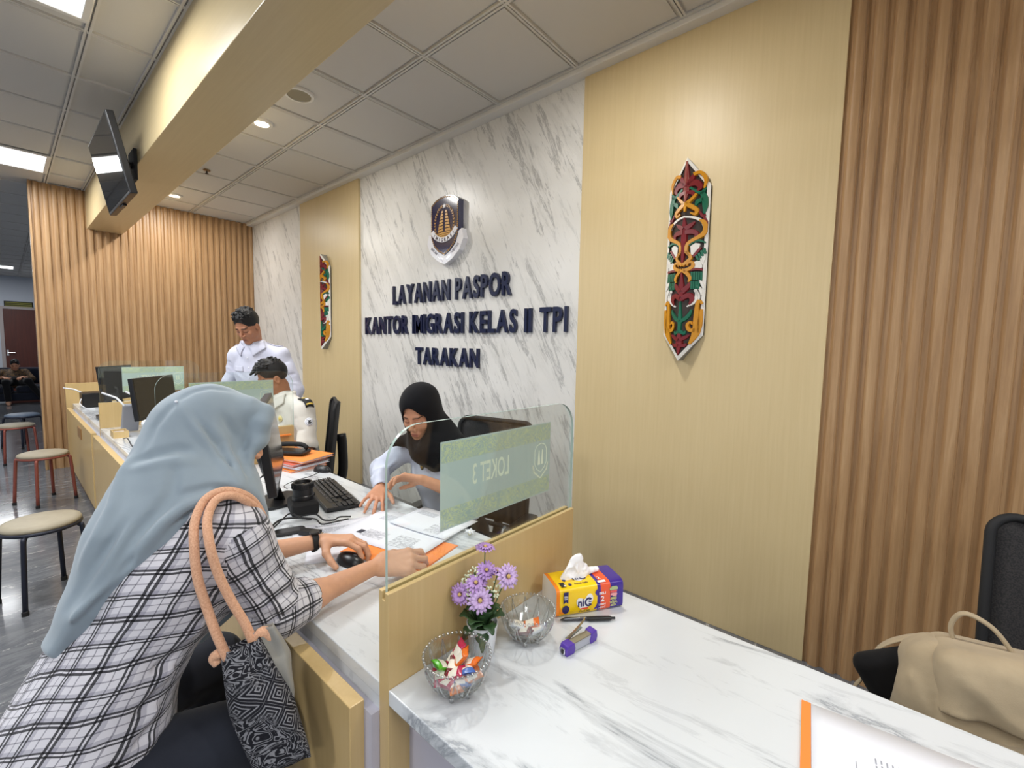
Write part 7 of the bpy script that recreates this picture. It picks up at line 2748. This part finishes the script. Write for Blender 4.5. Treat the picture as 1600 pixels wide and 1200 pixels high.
out_ = [(-1.052, 0.290, 0.795), (-1.068, 0.274, 0.855), (-1.088, 0.264, 0.908), (-1.100, 0.252, 0.976), (-1.118, 0.252, 1.041), (-1.146, 0.262, 1.088), (-1.168, 0.288, 1.124), (-1.168, 0.325, 1.136), (-1.166, 0.362, 1.120), (-1.182, 0.395, 1.085), (-1.19, 0.42, 1.03)]
in_ = [(-1.036, 0.336, 0.815), (-1.052, 0.325, 0.860), (-1.070, 0.305, 0.915), (-1.083, 0.286, 0.977), (-1.094, 0.275, 1.042), (-1.130, 0.281, 1.090), (-1.154, 0.303, 1.120), (-1.155, 0.332, 1.126), (-1.158, 0.362, 1.108), (-1.176, 0.395, 1.072), (-1.185, 0.42, 1.02)]
for pts in (out_, in_):
    MB().tube(bez([wb_(p) for p in pts], 50), 0.0095, 12).build('handle', M_ROPE, bag, smooth=True)
kn = MB()
kn.tube(bez([wb_((-1.036, 0.336, 0.815)), wb_((-1.028, 0.352, 0.840)), wb_((-1.020, 0.366, 0.818)), wb_((-1.030, 0.350, 0.795))], 16), 0.0115, 10)
kn.build('handle_knot', M_ROPE, bag, smooth=True)
kn = MB()
kn.tube(bez([wb_((-1.064, 0.280, 0.812)), wb_((-1.074, 0.270, 0.800)), wb_((-1.070, 0.276, 0.786))], 10), 0.011, 10)
kn.build('handle_knot', M_ROPE, bag, smooth=True)

# ------------------------------------------------------------------ khaki backpack on the near chair
M_KHA = fabric('khaki_canvas', (174, 157, 129), (156, 140, 114), 420, 0.9, 0.3, 0.15)
M_PAD = fabric('black_padding', (22, 21, 22), (16, 16, 17), 300, 0.9, 0.2, 0.05)
BP = np.array((0.27, 1.46, 0.50))
bp = thing('backpack', 'khaki canvas backpack with grab handle standing on the office chair', 'backpack', BP)
def bput(v, name, m, parent, sm=2):
    V, F = v.surf()
    V = relax(V, F, sm, 0.5)
    return vmesh(name, V - BP, F, m, parent)
A_ = np.array([nv((1, 0.10, 0.06)), nv((-0.10, 0.96, -0.25)), nv(np.cross((1, 0.10, 0.06), (-0.10, 0.96, -0.25)))])
v = Vox((-0.05, 1.28, 0.46), (0.62, 1.66, 0.90), 0.005)
c = np.array((0.285, 1.455, 0.655))
v.rbox(c, (0.225, 0.095, 0.155), A_, 0.07, 0.02)
v.cone(c + (-0.17, -0.04, 0.02), c + (-0.20, -0.02, -0.10), 0.055, 0.05, 0.04)
v.ripple(0.003, 30, 21)
for a, b, cc, r, d in (((0.09, 1.36, 0.80), (0.11, 1.35, 0.72), (0.13, 1.36, 0.64), 0.012, 0.010), ((0.06, 1.38, 0.74), (0.10, 1.37, 0.70), (0.12, 1.36, 0.66), 0.014, -0.008), ((0.06, 1.40, 0.70), (0.09, 1.38, 0.67), (0.12, 1.36, 0.64), 0.012, 0.010), ((0.07, 1.38, 0.66), (0.12, 1.36, 0.62), (0.15, 1.36, 0.60), 0.012, -0.008)):
    v.fold([a, b, cc], r, d)
body = bput(v, 'body', M_KHA, bp)
# top flap, a separate layer hanging over the front
v = Vox((-0.02, 1.28, 0.50), (0.62, 1.66, 0.92), 0.005)
v.rbox(c + (0.016, -0.008, 0.028), (0.196, 0.112, 0.140), A_, 0.045, 0.0)
v.plane(c + A_[2] * 0.012, -A_[2], 0.004)
v.ripple(0.004, 26, 5)
for pts, r, d in (([(0.14, 1.345, 0.80), (0.22, 1.33, 0.73), (0.30, 1.33, 0.70)], 0.02, -0.009), ([(0.20, 1.35, 0.82), (0.27, 1.33, 0.76), (0.36, 1.33, 0.74)], 0.016, 0.008), ([(0.16, 1.345, 0.72), (0.24, 1.33, 0.66), (0.33, 1.33, 0.65)], 0.016, 0.007), ([(0.30, 1.33, 0.80), (0.36, 1.33, 0.72), (0.42, 1.34, 0.68)], 0.018, -0.008)):
    v.fold(pts, r, d)
flap = bput(v, 'flap', M_KHA, bp)
# front pocket with round embossed badge
v = Vox((0.05, 1.22, 0.48), (0.58, 1.50, 0.76), 0.005)
v.rbox(c + A_[1] * -0.095 + A_[2] * -0.095 + (0.01, 0, 0), (0.185, 0.035, 0.085), A_, 0.03, 0.01)
v.ripple(0.003, 30, 8)
pocket = bput(v, 'front_pocket', M_KHA, bp)
bc = Vector(c + A_[1] * -0.134 + A_[2] * -0.075 + np.array((-0.045, 0, 0))) - Vector(BP)
fm = frame(bc, tuple(A_[0]), tuple(A_[2]))
if fm.col[2].y > 0:
    fm = fm @ Matrix.Diagonal((1, 1, -1, 1))
br = MB()
for r in (0.012, 0.021, 0.028):
    br.tube([fm @ Vector((r * math.cos(R(12 * k)), r * math.sin(R(12 * k)), 0.003)) for k in range(30)], 0.0016, 6, closed=True)
br.build('embossed_badge', mat('khaki_rubber', (132, 116, 90), 0.6), pocket, smooth=True)
# black padded back panel sticking out on the aisle side
v = Vox((-0.12, 1.36, 0.46), (0.30, 1.66, 0.86), 0.005)
ax_ = nv((1, 0.12, 0.62))
ay_ = nv(np.cross((0, 0, 1), ax_))
v.rbox((0.10, 1.50, 0.655), (0.125, 0.03, 0.085), np.array([ax_, ay_, np.cross(ax_, ay_)]), 0.03, 0.01)
bput(v, 'back_padding', M_PAD, bp)
# shoulder strap and grab handle
MB().tube(bez([Vector(p) - Vector(BP) for p in ((-0.03, 1.52, 0.56), (-0.012, 1.52, 0.60), (0.012, 1.52, 0.69), (0.065, 1.52, 0.745), (0.125, 1.52, 0.772), (0.18, 1.51, 0.765))], 26), 0.022, 10, flat=0.16, up=(-0.75, 0.1, 0.65)).build('shoulder_strap', M_KHA, bp, smooth=True)
MB().tube(bez([Vector(p) - Vector(BP) for p in ((0.150, 1.475, 0.785), (0.140, 1.475, 0.835), (0.160, 1.475, 0.872), (0.205, 1.475, 0.858), (0.240, 1.475, 0.815), (0.258, 1.475, 0.785))], 30), 0.0085, 10, flat=0.6).build('grab_handle', M_KHA, bp, smooth=True)

# ------------------------------------------------------------------ devices on the far counter bays
M_GPL = mat('grey_plastic', (158, 160, 168), 0.4)
M_WPL = mat('white_plastic', (228, 230, 234), 0.35)
t = thing('network_recorder', 'black box device with a white antenna at the far end of the counter', 'device', (-6.72, 0.66, T))
MB().box((-0.13, -0.12, 0.004), (0.13, 0.12, 0.16)).build('case', M_BLACK, t, bevel=0.012)
MB().box((-0.11, -0.1, 0.0), (0.11, 0.1, 0.006)).build('base', M_BLACKM, t)
MB().tube([(-0.06, -0.10, 0.15), (-0.10, -0.16, 0.19), (-0.16, -0.24, 0.205)], [0.009, 0.008, 0.007], 8).build('antenna', M_WPL, t, smooth=True)
t = thing('tape_dispenser', 'black flat device on the farthest bay beside the first divider', 'device', (-5.55, 0.60, T))
MB().box((-0.12, -0.05, 0), (0.12, 0.05, 0.035)).build('body', M_BLACK, t, bevel=0.006)
MB().box((-0.1, -0.03, 0.035), (0.0, 0.03, 0.04)).build('pad', M_DGREY, t)
t = thing('wireless_router', 'pale grey slab router with two white antennas leaning by the third divider', 'router', (-4.62, 0.645, T + 0.018))
Mr = Matrix.Rotation(R(-62), 4, 'Y')
Mr = Matrix.Translation((0.05, 0, 0.006)) @ Mr
MB().box((-0.02, -0.055, 0), (0.26, 0.055, 0.03), Matrix.Translation((0.0, 0, 0.0)) @ Matrix.Rotation(R(-55), 4, 'Y')).build('case', M_GPL, t, bevel=0.01)
for y in (-0.045, 0.045):
    MB().tube([(0.145, y, 0.215), (0.06, y * 1.3 - 0.02, 0.27), (-0.10, y * 1.6 - 0.07, 0.30)], [0.007, 0.007, 0.008], 8).build('antenna', M_WPL, t, smooth=True)
t = thing('desk_scanner', 'white rounded scanner head on a small stand by the black monitor', 'device', (-4.20, 0.70, T))
MB().lathe([(0.0, 0.0), (0.05, 0.0), (0.05, 0.01), (0.012, 0.018), (0.010, 0.09)], 20).build('stand', M_GPL, t, smooth=True, ang=40)
MB().ball((0, 0, 0.12), (0.06, 0.05, 0.032), 20, 12).build('head', M_WPL, t, smooth=True)
MB().box((-0.05, -0.03, 0.088), (0.05, 0.03, 0.1)).build('window', M_BLACK, t, bevel=0.004)
t = thing('card_box', 'small open wood coloured card box on the second bay', 'box', (-4.45, 0.56, T))
MB().box((-0.063, -0.038, 0), (0.063, 0.038, 0.006)).box((-0.07, -0.045, 0), (-0.0635, 0.045, 0.05)).box((0.0635, -0.045, 0), (0.07, 0.045, 0.05)).box((-0.063, -0.045, 0), (0.063, -0.0385, 0.05)).box((-0.063, 0.0385, 0), (0.063, 0.045, 0.05)).build('tray', M_CREAM_H, t)
MB().box((-0.055, -0.032, 0.006), (0.055, 0.032, 0.035)).build('cards', M_PAPER, t)
for lb, pts in (('white cable hanging off the black box device', [(-6.60, 0.535, 0.10), (-6.56, 0.52, 0.05), (-6.50, 0.56, 0.003), (-6.40, 0.62, 0.003)]),
                ('white cable from the scanner on the second bay', [(-4.2, 0.76, 0.02), (-4.08, 0.66, 0.06), (-3.98, 0.62, 0.004), (-3.85, 0.66, 0.004)])):
    o = MB().tube(bez([(x, y, T + z + 0.004) for x, y, z in pts], 24), 0.0045, 8).build('cable', M_WPL, None, smooth=True, loc=(pts[0][0], pts[0][1], T))
    tag(o, lb, 'cable', 'white cables on the far bays')
o = MB().tube(bez([(x, y, T + z + 0.0045) for x, y, z in [(-4.3, 0.56, 0.002), (-4.12, 0.56, 0.03), (-3.95, 0.56, 0.002), (-3.8, 0.58, 0.002), (-3.9, 0.62, 0.02)]], 24), 0.004, 8).build('cable', M_BLACK, None, smooth=True, loc=(-4.3, 0.56, T))
tag(o, 'black cable looping at the edge of the second bay', 'cable', 'black cables on the counter')
